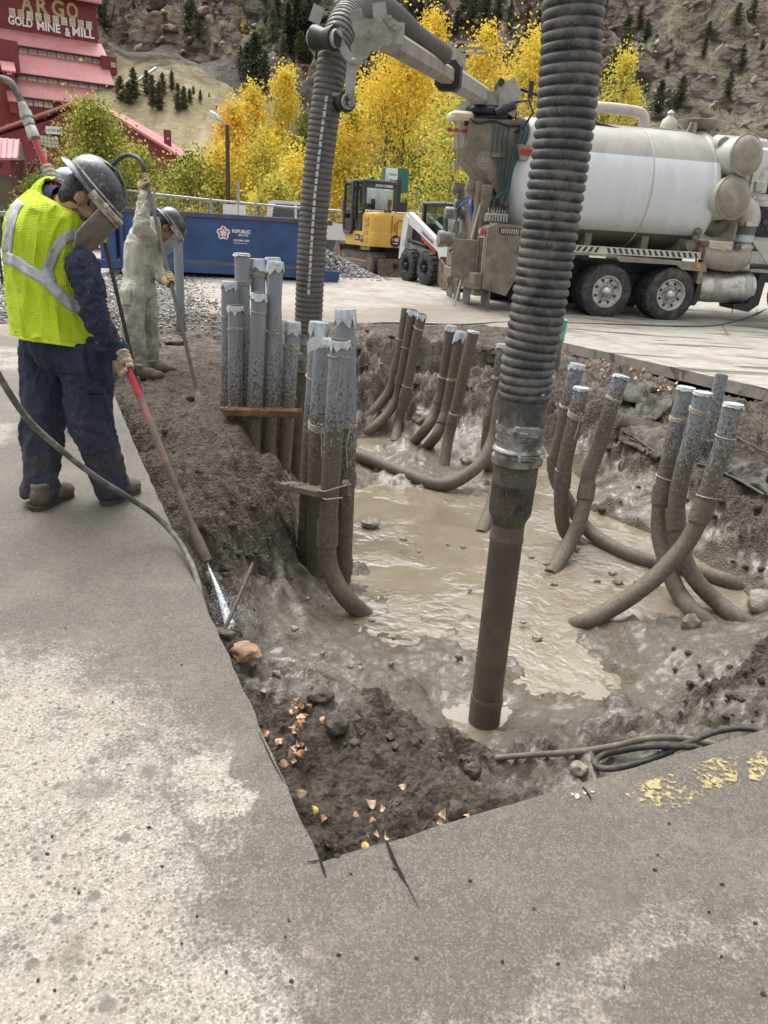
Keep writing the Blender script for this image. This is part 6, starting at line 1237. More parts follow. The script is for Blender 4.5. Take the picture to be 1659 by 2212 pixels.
# ================================================================= mill on the hillside
M_MRED = mat('mill_red_siding', (.20, .035, .04), .7, 0, .12, 1.2, 0, 40, (.14, .03, .032), .6, .8)
M_MROOF = mat('mill_red_roof', (.46, .17, .175), .6, 0, .1, .5, 0, 40, (.53, .27, .26), .6, .6)
M_TRIMD = mat('dark_eave', (.03, .028, .028), .8); M_PANE = mat('milky_pane', (.46, .44, .39), .3, 0, .25, 1.3); M_PANEB = mat('bright_pane', (.72, .70, .58), .3, 0, .25, 2.2, 0, 40, (.60, .52, .30), .9, .6)
M_GOLDL = mat('gold_letters', (.44, .35, .19), .6, 0, .15, 2)
MA = R(30); MO = D(212, 92, 100); me_ = Vector((math.cos(MA), math.sin(MA), 0)); mn_ = Vector((-math.sin(MA), math.cos(MA), 0))
def Wd(px, py, d=0.0):
    r = ray(px, py); t = ((MO+mn_*d-CAMPOS).dot(mn_))/r.dot(mn_); p = CAMPOS+r*t; return (p-MO).dot(me_), p.z
def Wu(px, py, u=0.0):
    r = ray(px, py); t = ((MO+me_*u-CAMPOS).dot(me_))/r.dot(me_); p = CAMPOS+r*t; return (p-MO).dot(mn_), p.z
mill = thing('mill', 'tall red stepped mill with gold lettering and rows of windows up the hillside', 'mill', (MO.x, MO.y, 0), MA)
UL = -13.5
z0 = MO.z; d1, z1 = Wu(226, 124); _, z1b = Wd(220, 144, d1+.4); d2, z2 = Wu(240, 183); _, z2b = Wd(233, 201, d2+.4); d3, z3 = Wu(248, 232)
zt = z0+11
b = MB(); b.box((UL/2, 4, (z0-3+zt)/2), (-UL, 8, zt-z0+3)); up_ = b.build('upper_wall', M_MRED, mill, 0)
ptop = Wd(207, 0, 0); b = MB(); b.prism([(.4, -.6, zt-3.2), (.4, -.25, zt-3.2), (.4, 4, zt+1), (.4, 4, zt-1)], (UL-.8, 0, 0)); b.build('top_roof', M_MROOF, mill, 0)
b = MB(); rz = Wd(207, 12, 0)[1]; b.prism([(.5, -1.0, rz), (.5, -1.0, rz+.15), (.5, 2, rz+5), (.5, 2, rz+4)], (UL-1.0, 0, 0)); b.build('roof', M_MROOF, mill, 0)
def tier(zt_, dt, ze, de, zb, name):
    b = MB(); b.prism([(.35, dt+.05, zt_+.3), (.35, de, ze), (.35, de, ze-.18), (.35, dt+.05, zt_)], (UL-.6, 0, 0)); r_ = b.build('roof', M_MROOF, mill, 0)
    b = MB(); b.box((UL/2, de+.02, ze-.16), (-UL+.7, .12, .16)); b.build('eave', M_TRIMD, r_, 0)
    b = MB(); b.box((UL/2, de+.4+4, (ze+zb)/2-.5), (-UL, 8, ze-zb+1.2)); b.build('wall', M_MRED, mill, 0)
tier(z0-.4, -.1, z1, d1, z1b, 1); tier(z1b, d1+.35, z2, d2, z2b, 2); tier(z2b, d2+.35, z3, d3, 3.5, 3)
def window(u0, u1, za, zb, d, nx, nz, m, fr=.07, gap=.035):
    b = MB(); b.box(((u0+u1)/2, d-.03, (za+zb)/2), (u1-u0, .08, zb-za)); w_ = b.build('window', M_TRIMD, mill, 0); b = MB(); du, dz = (u1-u0-fr)/nx, (zb-za-fr)/nz
    for i in range(nx):
        for k in range(nz): b.box((u0+fr/2+du*(i+.5), d-.08, za+fr/2+dz*(k+.5)), (du-gap, .05, dz-gap))
    b.build('panes', m, w_, 0)
def strip_win(pl, pr, d, hpx, n, m=M_PANE, nz=2, skip=()):
    """row of windows between two bottom-corner pixels"""
    u0, za = Wd(*pl, d); u1, zb_ = Wd(*pr, d); zt_ = Wd(pr[0], pr[1]-hpx, d)[1]; h = zt_-zb_
    for k in range(n):
        if k in skip: continue
        ua, ub = u0+(u1-u0)*k/n, u0+(u1-u0)*(k+1)/n; window(ua, ub, zb_, zb_+h, d, 2, nz, m)
for k in range(10):
    u0, zb_ = Wd(18, 33+2, 0); u1, _ = Wd(202, 66, 0); w_ = (u1-u0)/10; zz = Wd(202, 66.5, 0)[1]; hh = Wd(202, 47.5, 0)[1]-zz; window(u0+w_*k+.05, u0+w_*(k+1)-.12, zz, zz+hh, 0, 4, 4, M_PANEB, .05, .03)
strip_win((41, 121.5), (219, 143.5), d1+.4, 18.5, 9); strip_win((36, 176), (233, 200), d2+.4, 18, 9); strip_win((50, 226), (116, 236), d3+.4, 18, 3)
def sign_text(txt, pl, pr, hpx, d, m, par, bold=.0, name='lettering', depth=.06):
    u0, za = Wd(*pl, d); u1, zb_ = Wd(*pr, d); h = Wd(pr[0], pr[1]-hpx, d)[1]-zb_
    b = MB(); text_mb(b, txt, (0, 0, 0), (1, 0, 0), (0, 0, 1), 1.0, bold); a = np.array(b.v); w0, w1 = a[:, 0].min(), a[:, 0].max(); hh = a[:, 2].max(); sx = (u1-u0)/(w1-w0); sz = h/hh
    b.v = [(u0+(v[0]-w0)*sx, d-.12, zb_+v[2]*sz) for v in b.v]; return b.build(name, m, par, 0)
for ch, xa, xb, yb in (('A', 46, 72, 26), ('R', 80, 105, 32), ('G', 113, 139, 37), ('O', 145, 169, 42)):
    sign_text(ch, (xa, yb), (xb, yb), 34, 0, M_GOLDL, up_, .03, 'letter')
for wd_, xa, xb, yb in (('GOLD', 19, 71, 60), ('MINE', 81, 131, 72), ('&', 140.5, 153, 79.5), ('MILL', 157, 204, 84)):
    sign_text(wd_, (xa, yb), (xb, yb), 18, 0, M_LET, up_, .035, 'lettering')
# right annex, dormers, left wings
def ubox(px0, px1, pyt, pyb, d, dep, name, m=M_MRED, par=None, roof=True):
    u0, zt_ = Wd(px0, (pyt[0] if isinstance(pyt, tuple) else pyt), d); u1, zt2 = Wd(px1, (pyt[1] if isinstance(pyt, tuple) else pyt), d); zb_ = Wd((px0+px1)/2, pyb, d)[1]
    b = MB(); b.prism([(u0, d, zb_), (u1, d, zb_), (u1, d, zt2), (u0, d, zt2 if not isinstance(pyt, tuple) else zt_)], (0, dep, 0)); w_ = b.build(name, m, par or mill, 0)
    if roof:
        b = MB(); b.prism([(u0-.15, d-.25, zt_-.05), (u0-.15, d+dep*.5, zt_+.9), (u0-.15, d+dep*.5, zt_+.75), (u0-.15, d-.25, zt_-.2)], (u1-u0+.3, 0, 0)); b.build('roof', M_MROOF, w_, 0)
    return w_
ubox(219, 251, 124, 162, d1-.5, 3.5, 'annex', roof=False); b = MB(); u0, za = Wd(238.5, 146, d1-.5); u1, zb_ = Wd(250, 135, d1-.5); window(u0, u1, za, zb_, d1-.5, 3, 3, M_PANEB)
ubox(167, 195, 128, 157, d2+3.2, 3, 'dormer'); u0, za = Wd(173, 141, d2+3.2); u1, zb_ = Wd(190, 132, d2+3.2); window(u0, u1, za, zb_, d2+3.2, 3, 2, M_PANE)
ubox(-60, 38, (70, 90), 154, d2-1.5, 6, 'side_wing', roof=False); ubox(7, 30, 150, 177, d2-3.0, 2, 'dormer'); u0, za = Wd(14, 162, d2-3); u1, zb_ = Wd(26, 152, d2-3); window(u0, u1, za, zb_, d2-3, 2, 2, M_PANE)
ubox(-60, 36, (150, 176), 300, d3-.2, 6, 'lower_wing', roof=False); ubox(20, 35, 215, 244, d3-1.2, 1.5, 'shaft_box', roof=True)
b = MB(); b.prism([Vector((-16.2, .5, z0+8)), Vector((-14.2, .5, z0+8)), Vector((-13.2, .5, z0-3.2)), Vector((-16.5, .5, z0-3.5))], (0, 5, 0)); b.build('charred_timber', mat('dark_timber', (.02, .018, .016), .9, 0, .5, 3), mill, 0)
b = MB(); zz = z0-1.3
for k in range(7): u = -12+k*1.7; b.box((u, -1.6+.2*(k % 3), zz-.35+.1*(k % 2)), (1.2, .12, .12)) if k % 2 else b.box((u, -1.3, zz), (.05, 1.0, .05))
b.build('roof_streaks', mat('pale_streak', (.6, .42, .42), .7), mill, 0)
# front gabled shed, long roof to the right, chimney
sh = thing('mill_shed', 'lower red gabled shed at the foot of the mill, running down to the right', 'shed', (0, 76, 1.0))
def S(px, py, Y=76): p = D(px, py, Y); return Vector((p.x, p.y-76, p.z-1.0))
b = MB(); pr = [S(-70, 310), S(0, 292), S(110, 258), S(182, 219), S(262, 262), S(393, 343), S(393, 420), S(-70, 420)]; b.prism(pr, (0, 9, 0)); b.build('wall', M_MRED, sh, 0)
for a_, c_ in ((pr[0], pr[3]), (pr[3], pr[4]), (pr[4], pr[5])):
    b = MB(); o_ = Vector((0, -.5, 0)); dz = Vector((0, 0, .22)); b.prism([a_+o_, c_+o_, c_+o_+dz, a_+o_+dz], (0, 10, 0)); b.build('roof', M_MROOF, sh, 0)
b = MB(); a_, c_ = S(134, 330, 75.8), S(240, 300, 75.8)
for x0, x1, yt, yb in ((81, 102, 293, 316), (104, 127, 296, 319)):
    p0, p1 = S(x0, yb, 75.9), S(x1, yt, 75.9); b = MB(); b.box(((p0.x+p1.x)/2, p0.y, (p0.z+p1.z)/2), (p1.x-p0.x, .1, p1.z-p0.z)); w_ = b.build('window', M_TRIMD, sh, 0); b = MB()
    for i in range(3):
        for k in range(3): b.box((p0.x+(p1.x-p0.x)*(i+.5)/3, p0.y-.07, p0.z+(p1.z-p0.z)*(k+.5)/3), ((p1.x-p0.x)*.29, .04, (p1.z-p0.z)*.29))
    b.build('panes', M_PANE, w_, 0)
p0, p1 = S(100, 287, 75.7), S(134, 276, 75.7); b = MB(); b.box(((p0.x+p1.x)/2, p0.y, (p0.z+p1.z)/2), (p1.x-p0.x, .1, .62)); sg = b.build('name_board', mat('board_white', (.66, .70, .70), .5), sh, 0); b = MB(); text_mb(b, 'GOLD MINE', (p0.x+.12, p0.y-.06, (p0.z+p1.z)/2-.12), (1, 0, 0), (0, 0, 1), .33, .01, sx=.85); b.build('board_text', mat('board_blue', (.08, .2, .3), .5), sg, 0)
p0, p1 = S(336, 318), S(347, 273); b = MB(); b.box(((p0.x+p1.x)/2, 3, (p0.z+p1.z)/2-.5), (p1.x-p0.x, .6, p1.z-p0.z+1)); b.build('chimney', M_MRED, sh, 0)
# little kiosk with a red roof, banner, iron fence, boulders at the left edge
ks = thing('kiosk', 'small kiosk with a red metal roof on dark posts at the left edge', 'kiosk', (D(0, 400, 24).x, 24, lotz(24)))
def K(px, py, Y=24): p = D(px, py, Y); return Vector((p.x-ks.location.x, p.y-24, p.z-ks.location.z))
b = MB(); a_, c_, d_, e_ = K(-60, 345), K(38, 346), K(42, 306, 25.2), K(-60, 298, 25.2); b.prism([a_, c_, d_, e_], (0, 0, .06))
for k in range(9): u = k/8; q0 = a_.lerp(c_, u); q1 = e_.lerp(d_, u); b.cyl(q0+Vector((0, 0, .075)), q1+Vector((0, 0, .075)), .015, None, 5)
b.build('roof', M_MROOF, ks, 20)
b = MB(); b.prism([c_, d_, K(52, 345, 26.3)], (.04, 0, 0)); b.build('gable', mat('kiosk_gable', (.13, .11, .08), .8), ks, 0)
for x, y in ((30, 24.2), (44, 26.0), (-30, 24.2)):
    q = K(x, 346, y); b = MB(); b.box((q.x, q.y, q.z/2), (.16, .16, q.z)); b.tube([(q.x, q.y, q.z*.7), (q.x+.45, q.y, q.z*.98)], .05, 4); b.build('post', mat('kiosk_post', (.10, .03, .03), .7), ks, 0)
q = K(10, 380, 24.6); b = MB(); b.box((q.x-.3, q.y, 1.0), (1.4, .1, 2.0)); b.build('notice_panel', mat('panel_brown', (.16, .13, .09), .8, 0, .3, 2), ks, 0)
bn = thing('banner_pole', 'dark pole with a narrow cream banner in front of the red shed', 'banner', (D(90, 400, 30).x, 30, lotz(30)))
b = MB(); q0 = D(84, 390, 30)-bn.location; q1 = D(86, 312, 30)-bn.location; b.cyl((q0.x, 0, -.1), (q1.x, 0, q1.z), .12); b.build('pole', M_BLK, bn, 40); b = MB(); q = D(92, 318, 29.9)-bn.location; q2 = D(102, 352, 29.9)-bn.location; b.box(((q.x+q2.x)/2, -.1, (q.z+q2.z)/2), (q2.x-q.x, .03, q.z-q2.z)); b.build('banner', mat('banner_cream', (.62, .53, .36), .7, 0, .3, 3), bn, 0)
ifn = thing('iron_fence', 'black iron bar fence with a grey top rail at the left edge', 'fence', (D(10, 490, 15).x, 15, 0)); b = MB()
for k in range(24):
    x = -2.4+k*.125; b.box((x, 0, .62), (.03, .03, 1.2))
b.box((-.95, 0, .12), (3.0, .04, .05)); b.build('bars', M_BLK, ifn, 0); b = MB(); b.box((-.95, 0, 1.26), (3.0, .1, .1), bev=.02); b.build('top_rail', mat('rail_greygreen', (.25, .29, .27), .5), ifn, 0); b = MB(); b.box((.5, 0, .65), (.09, .09, 1.3)); b.build('post', M_BLK, ifn, 0)
ifn.location.x = D(30, 490, 15).x-.55
b = MB(); p = GL(8, 522); b.rock((p.x-.1, p.y, .12), (.3, .22, .16), 4, 3); tag(b.build('rock', mat('pale_boulder', (.45, .42, .37), .8, 0, .25, 5, .4, 30), smooth=40), 'pale rounded boulder at the left edge below the iron fence', 'rock')
b = MB(); p = GL(0, 548); b.rock((p.x-.1, p.y, .12), (.34, .2, .15), 6, 3); tag(b.build('rock', mat('pale_boulder', (.45, .42, .37)), smooth=40), 'second pale stone at the left edge, lower than the boulder', 'rock')
b = MB(); p = GL(-30, 530); q = GL(24, 532); b.cyl(p+Vector((0, 0, .16)), q+Vector((0, 0, .16)), .06); tag(b.build('pvc_pipe', mat('pale_pipe', (.45, .47, .47), .4), smooth=40), 'pale grey pipe lying between the stones at the left edge', 'pipe')

# ================================================================= street lamp, fence, pickup, sign
M_GALV = mat('galvanised_steel', (.36, .38, .39), .45, .6, .15, 8)
lp = D(493, 430, 45); lh = D(490.5, 270, 45); sl_ = thing('street_lamp', 'tall dark street lamp pole with a grey cobra head', 'street lamp', (lp.x, 45, lotz(45)))
b = MB(); b.cyl((0, 0, 0), (lh.x-lp.x, 0, lh.z-lotz(45)), .14, .10, 14); b.build('pole', mat('brown_pole', (.055, .045, .038), .6), sl_, 40)
h1 = D(488, 278, 45); h2 = D(470, 254, 45); b = MB(); o_ = sl_.location; b.tube(catmull([h1-o_, D(481, 264, 45)-o_, h2-o_], 6), .05, 8); b.build('arm', M_GALV, sl_, 50)
h3 = D(466, 251, 45)-o_; b = MB(); b.ball(h3, (.38, .2, .14), 14, 8, Matrix.Rotation(R(38), 3, 'Y')); b.build('lamp_head', mat('lamp_grey', (.55, .57, .58), .4), sl_, 40)
ft_ = [(333, 419), (455, 432), (552, 441), (656, 450), (770, 458), (900, 462), (1000, 470)]
fa = D(300, 415, 26.5); fb = D(1010, 470, 29.5); fn = thing('chain_link_fence', 'long galvanised chain link fence behind the blue dumpster', 'fence', (fa.x, fa.y, lotz(fa.y)))
def FZ(px, py):
    r = ray(px, py); n_ = Vector((-(fb-fa).y, (fb-fa).x, 0)); t = (fa-CAMPOS).dot(n_)/r.dot(n_); return CAMPOS+r*t-fn.location
b = MB(); tops = [FZ(x, y) for x, y in ft_]; b.tube([FZ(250, 408)]+tops, .035, 8); b.tube([Vector((p.x, p.y, .08)) for p in [FZ(250, 408)]+tops], .02, 6); b.build('rails', M_GALV, fn, 50)
for p in tops:
    b = MB(); b.cyl((p.x, p.y, -.1), (p.x, p.y, p.z+.05), .04, None, 10); b.build('post', M_GALV, fn, 40)
pp = FZ(516, 390); b = MB(); b.cyl((pp.x, pp.y-.1, -.1), (pp.x, pp.y-.1, pp.z+.0), .05, None, 10); b.build('tall_post', M_GALV, fn, 40)
p = FZ(508, 464); b = MB(); b.box((p.x, p.y-.1, p.z), (.75, .02, .62)); b.build('notice', mat('notice_white', (.66, .68, .68), .6, 0, .1, 5), fn, 0)
t = NT('chain_link'); o_ = t.obj(); xyz = t.sep(o_); 
u1 = t.math('FRACT', t.math('MULTIPLY', t.math('ADD', xyz[0], xyz[2]), 9)); u2 = t.math('FRACT', t.math('MULTIPLY', t.math('SUBTRACT', xyz[0], xyz[2]), 9))
al = t.math('MAXIMUM', t.math('LESS_THAN', u1, .07), t.math('LESS_THAN', u2, .07)); t.bsdf(Base_Color=(.33, .34, .35), Roughness=.5, Metallic=.4, Alpha=al)
b = MB(); q = [FZ(250, 408)]+tops
for a_, c_ in zip(q, q[1:]): b.quad((a_.x, a_.y, .08), (c_.x, c_.y, .08), c_, a_)
b.build('mesh', t.m, fn, 0)
pk = thing('pickup_truck', 'white crew cab pickup truck parked behind the chain link fence', 'pickup truck', (D(625, 470, 31).x, 31.6, lotz(31)+.16), R(8))
b = MB(); b.prism([(-2.7, -.9, .55), (2.6, -.9, .5), (2.6, -.9, .95), (2.4, -.9, 1.05), (1.5, -.9, 1.12), (-.9, -.9, 1.12), (-2.75, -.9, 1.08)], (0, 1.8, 0)); b.build('body', M_WHITE, pk, 25)
b = MB(); b.loft([[(x, y, z) for x, z in ((-.95, 1.1), (-.88, 1.72), (-.7, 1.78), (.8, 1.78), (1.0, 1.7), (1.55, 1.1))] for y in (-.85, .85)]); b.build('cab', M_WHITE, pk, 25)
b = MB(); b.prism([(-.72, -.858, 1.18), (-.66, -.858, 1.62), (-.6, -.858, 1.66), (.1, -.858, 1.66), (.1, -.858, 1.18)], (0, -.01, 0)); b.build('rear_side_window', M_GLASS, pk, 0); b = MB(); b.prism([(.2, -.858, 1.18), (.2, -.858, 1.66), (.78, -.858, 1.64), (1.25, -.858, 1.2)], (0, -.01, 0)); b.build('front_side_window', M_GLASS, pk, 0)
b = MB(); b.box((-1.85, -.86, 1.14), (1.75, .08, .06)); b.box((-1.85, .86, 1.14), (1.75, .08, .06)); b.build('bed_rail', M_BLK, pk)
for x in (-1.75, 1.7):
    for s in (-1, 1):
        b = MB(); b.lathe((x, s*.62, .4), (0, s, 0), [(0, .2), (0, .36), (.04, .4), (.24, .4), (.28, .34), (.26, .2), (.22, .05), (.22, .001)], 24); b.build('wheel', M_TYRE, pk, 40)
p = D(852, 389, 36); sg = thing('business_sign', 'tall green and white business sign with a yellow digit board below', 'sign', (p.x, 36, lotz(36)), R(14))
zc = p.z-lotz(36); b = MB(); b.box((.15, 0, zc/2), (.28, .28, zc)); b.build('pole', M_BLK, sg)
b = MB(); b.box((.1, .35, zc), (1.0, .9, .95)); cb_ = b.build('cabinet', mat('sign_green', (.025, .12, .085), .5), sg); b = MB(); b.box((-.16, -.11, zc), (.52, .02, .92)); fc = b.build('white_face', M_WHITE, cb_)
b = MB(); text_mb(b, 'Eurpus', (-.26, -.125, zc+.17), (1, 0, 0), (0, 0, 1), .15, .004, sx=.75); text_mb(b, 'Island', (-.26, -.125, zc-.06), (1, 0, 0), (0, 0, 1), .15, .004, sx=.75); b.build('sign_text', mat('text_green', (.03, .2, .15), .5), fc, 0); b = MB()
b.tube([(-.39, -.125, zc-.1), (-.36, -.125, zc+.22), (-.33, -.125, zc-.1)], .015, 6); b.build('sign_mark', mat('text_grey', (.2, .22, .22), .5), fc, 0)
z2_ = D(868, 453, 36).z-lotz(36); b = MB(); b.box((.15, .3, z2_), (.95, .7, .6)); pb = b.build('digit_board', M_BLK, sg); b = MB(); text_mb(b, '13', (-.30, -.06, z2_-.20), (1, 0, 0), (0, 0, 1), .5, .012, sx=.6); text_mb(b, '2', (.06, -.06, z2_-.20), (1, 0, 0), (0, 0, 1), .5, .012, sx=.6)
t = NT('lit_digits'); em = t.n('Emission', None, Color=(1, .75, .1), Strength=1.2); t.t.links.new(em.outputs[0], t.out.inputs[0]); b.build('digits', t.m, pb, 0)
# hillside letters and cable
b = MB(); q = [hillat(240, 225), hillat(330, 170), hillat(345, 163)]; b.tube([hillat(262, 215)+Vector((0, -.5, .6)), hillat(300, 195)+Vector((0, -.5, .8)), hillat(341, 166)+Vector((0, -.5, .8))], .16, 6); tag(b.build('slope_pipe', mat('pale_pipe', (.45, .47, .47)), smooth=40), 'pale pipe running diagonally up the tan slope between the young pines', 'pipe')

# ================================================================= trees
def leaf_mat(name, col, tr=.35, var=.3):
    if name in MATS: return MATS[name]
    t = NT(name); n_ = t.noise(t.obj(), 1.7, 4, .6); n2 = t.noise(t.obj(), 9, 2)
    c = t.ramp(t.math('ADD', t.math('MULTIPLY', n_, .55), t.math('MULTIPLY', n2, .45)), [(.34, tuple(k*(1-var) for k in col)), (.66, tuple(min(1, k*(1+var)) for k in col))])
    d = t.n('BsdfDiffuse', None, Color=c); q = t.n('BsdfTranslucent', None, Color=c); m = t.n('MixShader'); m.inputs[0].default_value = tr
    t.t.links.new(d.outputs[0], m.inputs[1]); t.t.links.new(q.outputs[0], m.inputs[2]); t.t.links.new(m.outputs[0], t.out.inputs[0]); MATS[name] = t.m; return t.m
LY = [leaf_mat('aspen_yellow', (.80, .63, .11), .3), leaf_mat('aspen_gold', (.78, .55, .085), .3), leaf_mat('aspen_lime', (.56, .54, .14), .3), leaf_mat('aspen_orange', (.74, .42, .10), .3), leaf_mat('leaf_green', (.14, .185, .045)), leaf_mat('leaf_olive', (.29, .30, .065))]
M_BARK = mat('pale_bark', (.27, .24, .19), .85, 0, .3, 4, .4, 20, (.08, .07, .06), .7, 5); M_BARKD = mat('dark_bark', (.06, .05, .04), .9, 0, .3, 4)
def quads(cent, size, rs, aspect=.75):
    n = len(cent); a = rs.normal(size=(n, 3)); a /= np.linalg.norm(a, axis=1)[:, None]; q = rs.normal(size=(n, 3)); b_ = np.cross(a, q); b_ /= np.linalg.norm(b_, axis=1)[:, None]
    s = (size*(.6+.8*rs.rand(n)))[:, None]; a = a*s; b_ = b_*s*aspect
    v = np.stack([cent-a, cent-b_*.9, cent+a, cent+b_*.9], 1).reshape(-1, 3); return v
def leafmesh(name, v, mi, mats, parent):
    me = bpy.data.meshes.new(name); n = len(v)//4; me.vertices.add(n*4); me.vertices.foreach_set('co', v.astype(np.float32).ravel()); me.loops.add(n*4); me.polygons.add(n)
    me.loops.foreach_set('vertex_index', np.arange(n*4, dtype=np.int32)); me.polygons.foreach_set('loop_start', np.arange(0, n*4, 4, dtype=np.int32)); me.update(calc_edges=True)
    me.polygons.foreach_set('material_index', mi.astype(np.int32)); return link_mesh(name, me, mats, parent)
def tree(name, label, cat, loc, H, W, n, cols, wts, seed, low=.12, leaf=.11, group=None, shape=.7, clumps=70, trunk_m=None, stems=1, open_=.0):
    rs = np.random.RandomState(seed); rr = random.Random(seed); root = thing(name, label, cat, loc, 0, group); W = W*(1.18 if name == 'aspen_tree' else 1.0)
    cl = []; 
    while len(cl) < clumps:
        t = rs.rand(); env = W/2*(math.sin(math.pi*min(1, (t*.93+.07)**shape))**.65+.04); a = rs.rand()*6.283; r = env*math.sqrt(rs.rand())*.95
        if rs.rand() < open_*(1-t): continue
        cl.append((r*math.cos(a), r*math.sin(a), H*(low+(1-low)*t), env))
    cl.append((0, 0, H*.98, W*.15)); b = MB()
    bases = [(rr.uniform(-.3, .3)*(stems > 1)*W*.3, rr.uniform(-.1, .1)*(stems > 1)) for _ in range(stems)]
    for bx, by in bases:
        top = Vector((bx+rr.uniform(-.1, .1)*W, by, H*rr.uniform(.82, .95))); P = catmull([(bx*.4, by, -.1), (bx*.7+rr.uniform(-.05, .05)*W, by, H*.3), (bx+rr.uniform(-.05, .05)*W, by, H*.6), top], 4); r0 = .018*H/math.sqrt(stems); b.tube(P, [r0*(1-.85*i/(len(P)-1)) for i in range(len(P))], 7)
    for k, c in enumerate(cl):
        if k % 2: continue
        bx, by = bases[k % stems]; zb = max(H*.1, c[2]-math.hypot(c[0], c[1])*rr.uniform(.9, 1.6)); f = zb/H; s0 = Vector((bx*(.5+.5*f), by, zb)); e = Vector(c[:3]); b.tube([s0, s0.lerp(e, .5)+Vector((0, 0, -.04*H*rr.random())), e], [.006*H*(1-f*.6), .004*H*(1-f*.5), .0012*H], 5)
    b.build('trunk', trunk_m or M_BARK, root, 60)
    per = n//len(cl); cent = []; mi = []
    for c in cl:
        k = max(4, int(per*rs.uniform(.5, 1.5))); sg_ = max(.16, .115*W*rs.uniform(.5, 1.15)); cent.append(rs.normal(size=(k, 3))*[sg_, sg_, sg_*1.15]+c[:3]); w = np.array(wts(c[2]/H) if callable(wts) else wts, float); base = rs.choice(len(cols), p=w/w.sum()); m_ = np.full(k, base); sw = rs.rand(k) < .22; m_[sw] = rs.choice(len(cols), size=sw.sum(), p=w/w.sum()); mi.append(m_)
    cent = np.concatenate(cent); mi = np.concatenate(mi); leafmesh('crown', quads(cent, np.full(len(cent), leaf), rs), mi, [LY[c] for c in cols], root); return root
def at_tree(px, pyb, pyt, Y, wpx):
    base = D(px, pyb, Y); top = D(px, pyt, Y); g = lotz(Y); return (base.x, Y, g), top.z-g, wpx*Y/CAM_F*1.02
gT = 'aspens behind the fence'
TL = [('slender bright yellow aspen with the highest pointed top left of the black hose', 608, 160, 58, 95, 5200, [0, 1, 2], lambda t: (3, 1, .6) if t > .5 else (1.5, 1, 2.5), .12),
      ('yellow aspen with a narrow crown just left of the tallest pointed one', 545, 195, 56, 95, 5200, [0, 1, 2], lambda t: (2.5, 1, 1) if t > .5 else (1, 1, 2), .12),
      ('orange tinted aspen standing directly right of the street lamp', 505, 235, 52, 95, 5000, [1, 3, 0, 2], lambda t: (2, 1.6, 1, .3) if t > .5 else (2, .6, 1, 1.2), .12),
      ('olive and yellow low leafy thicket tree left of the street lamp', 425, 352, 46, 150, 4800, [5, 0, 4, 2], (2, 1.1, 1.2, 2), .0),
      ('dark green leafy tree between the yellow aspens and the black hose', 660, 255, 54, 90, 4200, [4, 5, 2], (2, 1.6, .5), .1),
      ('orange yellow aspen low against the left side of the black hose', 648, 345, 44, 120, 5200, [1, 0, 2, 3], lambda t: (2, 2, .8, .4) if t > .5 else (.6, .8, 2, .1), .02),
      ('big broad golden aspen right of the boom hose, tall forked trunk', 845, 95, 50, 215, 11500, [0, 1, 2, 4], lambda t: (3, 1.8, .4, 0) if t > .52 else (1, .8, 1.6, .8), .2),
      ('golden aspen whose top peeks over the boom', 908, 40, 60, 100, 4200, [0, 1], (2, 1.2), .3),
      ('bright gold aspen above the truck boom, left of the suction hose', 1015, 68, 58, 130, 6000, [0, 1, 2], lambda t: (2, 1.6, .3) if t > .5 else (1, .5, 1.5), .2),
      ('wide yellow green aspen behind the tank rear, left of the suction hose', 1120, 92, 54, 170, 8200, [0, 2, 1], lambda t: (2.4, .8, .5) if t > .6 else (.8, 2.4, .2), .2),
      ('thin yellow olive tree with bare forking trunks above the skid steer', 955, 235, 40, 170, 5200, [2, 0, 5, 4], (2, 1.6, 1, .6), .12),
      ('lime yellow tree showing right of the big suction hose above the tank', 1300, 118, 56, 105, 5200, [2, 0, 5], lambda t: (2, 1.4, .4) if t > .5 else (2, .5, 1), .2),
      ('loose yellow tree directly right of the black boom hose, above the excavator', 745, 235, 46, 110, 5000, [0, 1, 2, 5], (1.5, 1.5, 1.3, .6), .08),
      ('golden leafy bush tree behind the white pickup', 590, 400, 40, 120, 3600, [0, 2, 5, 4], (1.4, 1.6, 1.2, .6), .0),
      ('olive bush tree behind the excavator cab and green sign', 830, 385, 42, 150, 4000, [2, 5, 0, 4], (1.6, 1.4, 1, .6), .0),
      ('low orange gold tree right behind the street lamp pole', 478, 325, 48, 120, 4200, [1, 0, 2, 3], (1.6, 1.4, 1.2, .5), .02),
      ('gold and olive mid height tree filling the gap left of the black boom hose', 575, 300, 50, 130, 4800, [0, 1, 2, 5], (1.6, 1.3, 1.5, .7), .03),
      ('amber tree between the boom hose and the excavator cab, low and wide', 715, 320, 48, 120, 4200, [1, 0, 2], (1.5, 1.5, 1), .02),
      ('sparse olive yellow tree behind the green sign, left of the truck column', 1010, 300, 46, 120, 3600, [2, 0, 5], (1.6, 1.3, 1), .1)]
for i, (lab, px, pyt, Y, wpx, n, cols, wts, low) in enumerate(TL):
    loc, H, W = at_tree(px, 480, pyt, Y, wpx); tree('aspen_tree', lab, 'tree', loc, H, W*.92, int(n*1.5), cols, wts, 100+i, low, .058+.0006*Y, gT, .62 if i in (0, 1, 2, 7, 8) else .72, 85 if n > 7000 else 62, M_BARK if i not in (6, 10) else mat('grey_bark', (.17, .15, .12), .85, 0, .3, 4), 2 if i in (6, 10, 3) else 1, .25 if i in (6, 10, 12) else 0)
loc, H, W = at_tree(215, 470, 252, 27, 180); tree('green_tree', 'leafy yellow green tree standing behind the hard hats, in front of the mill', 'tree', loc, H, W, 17000, [5, 4, 2], (2.4, 1.3, .9), 300, .1, .05, None, .85, 95, M_BARKD, 4, .1)
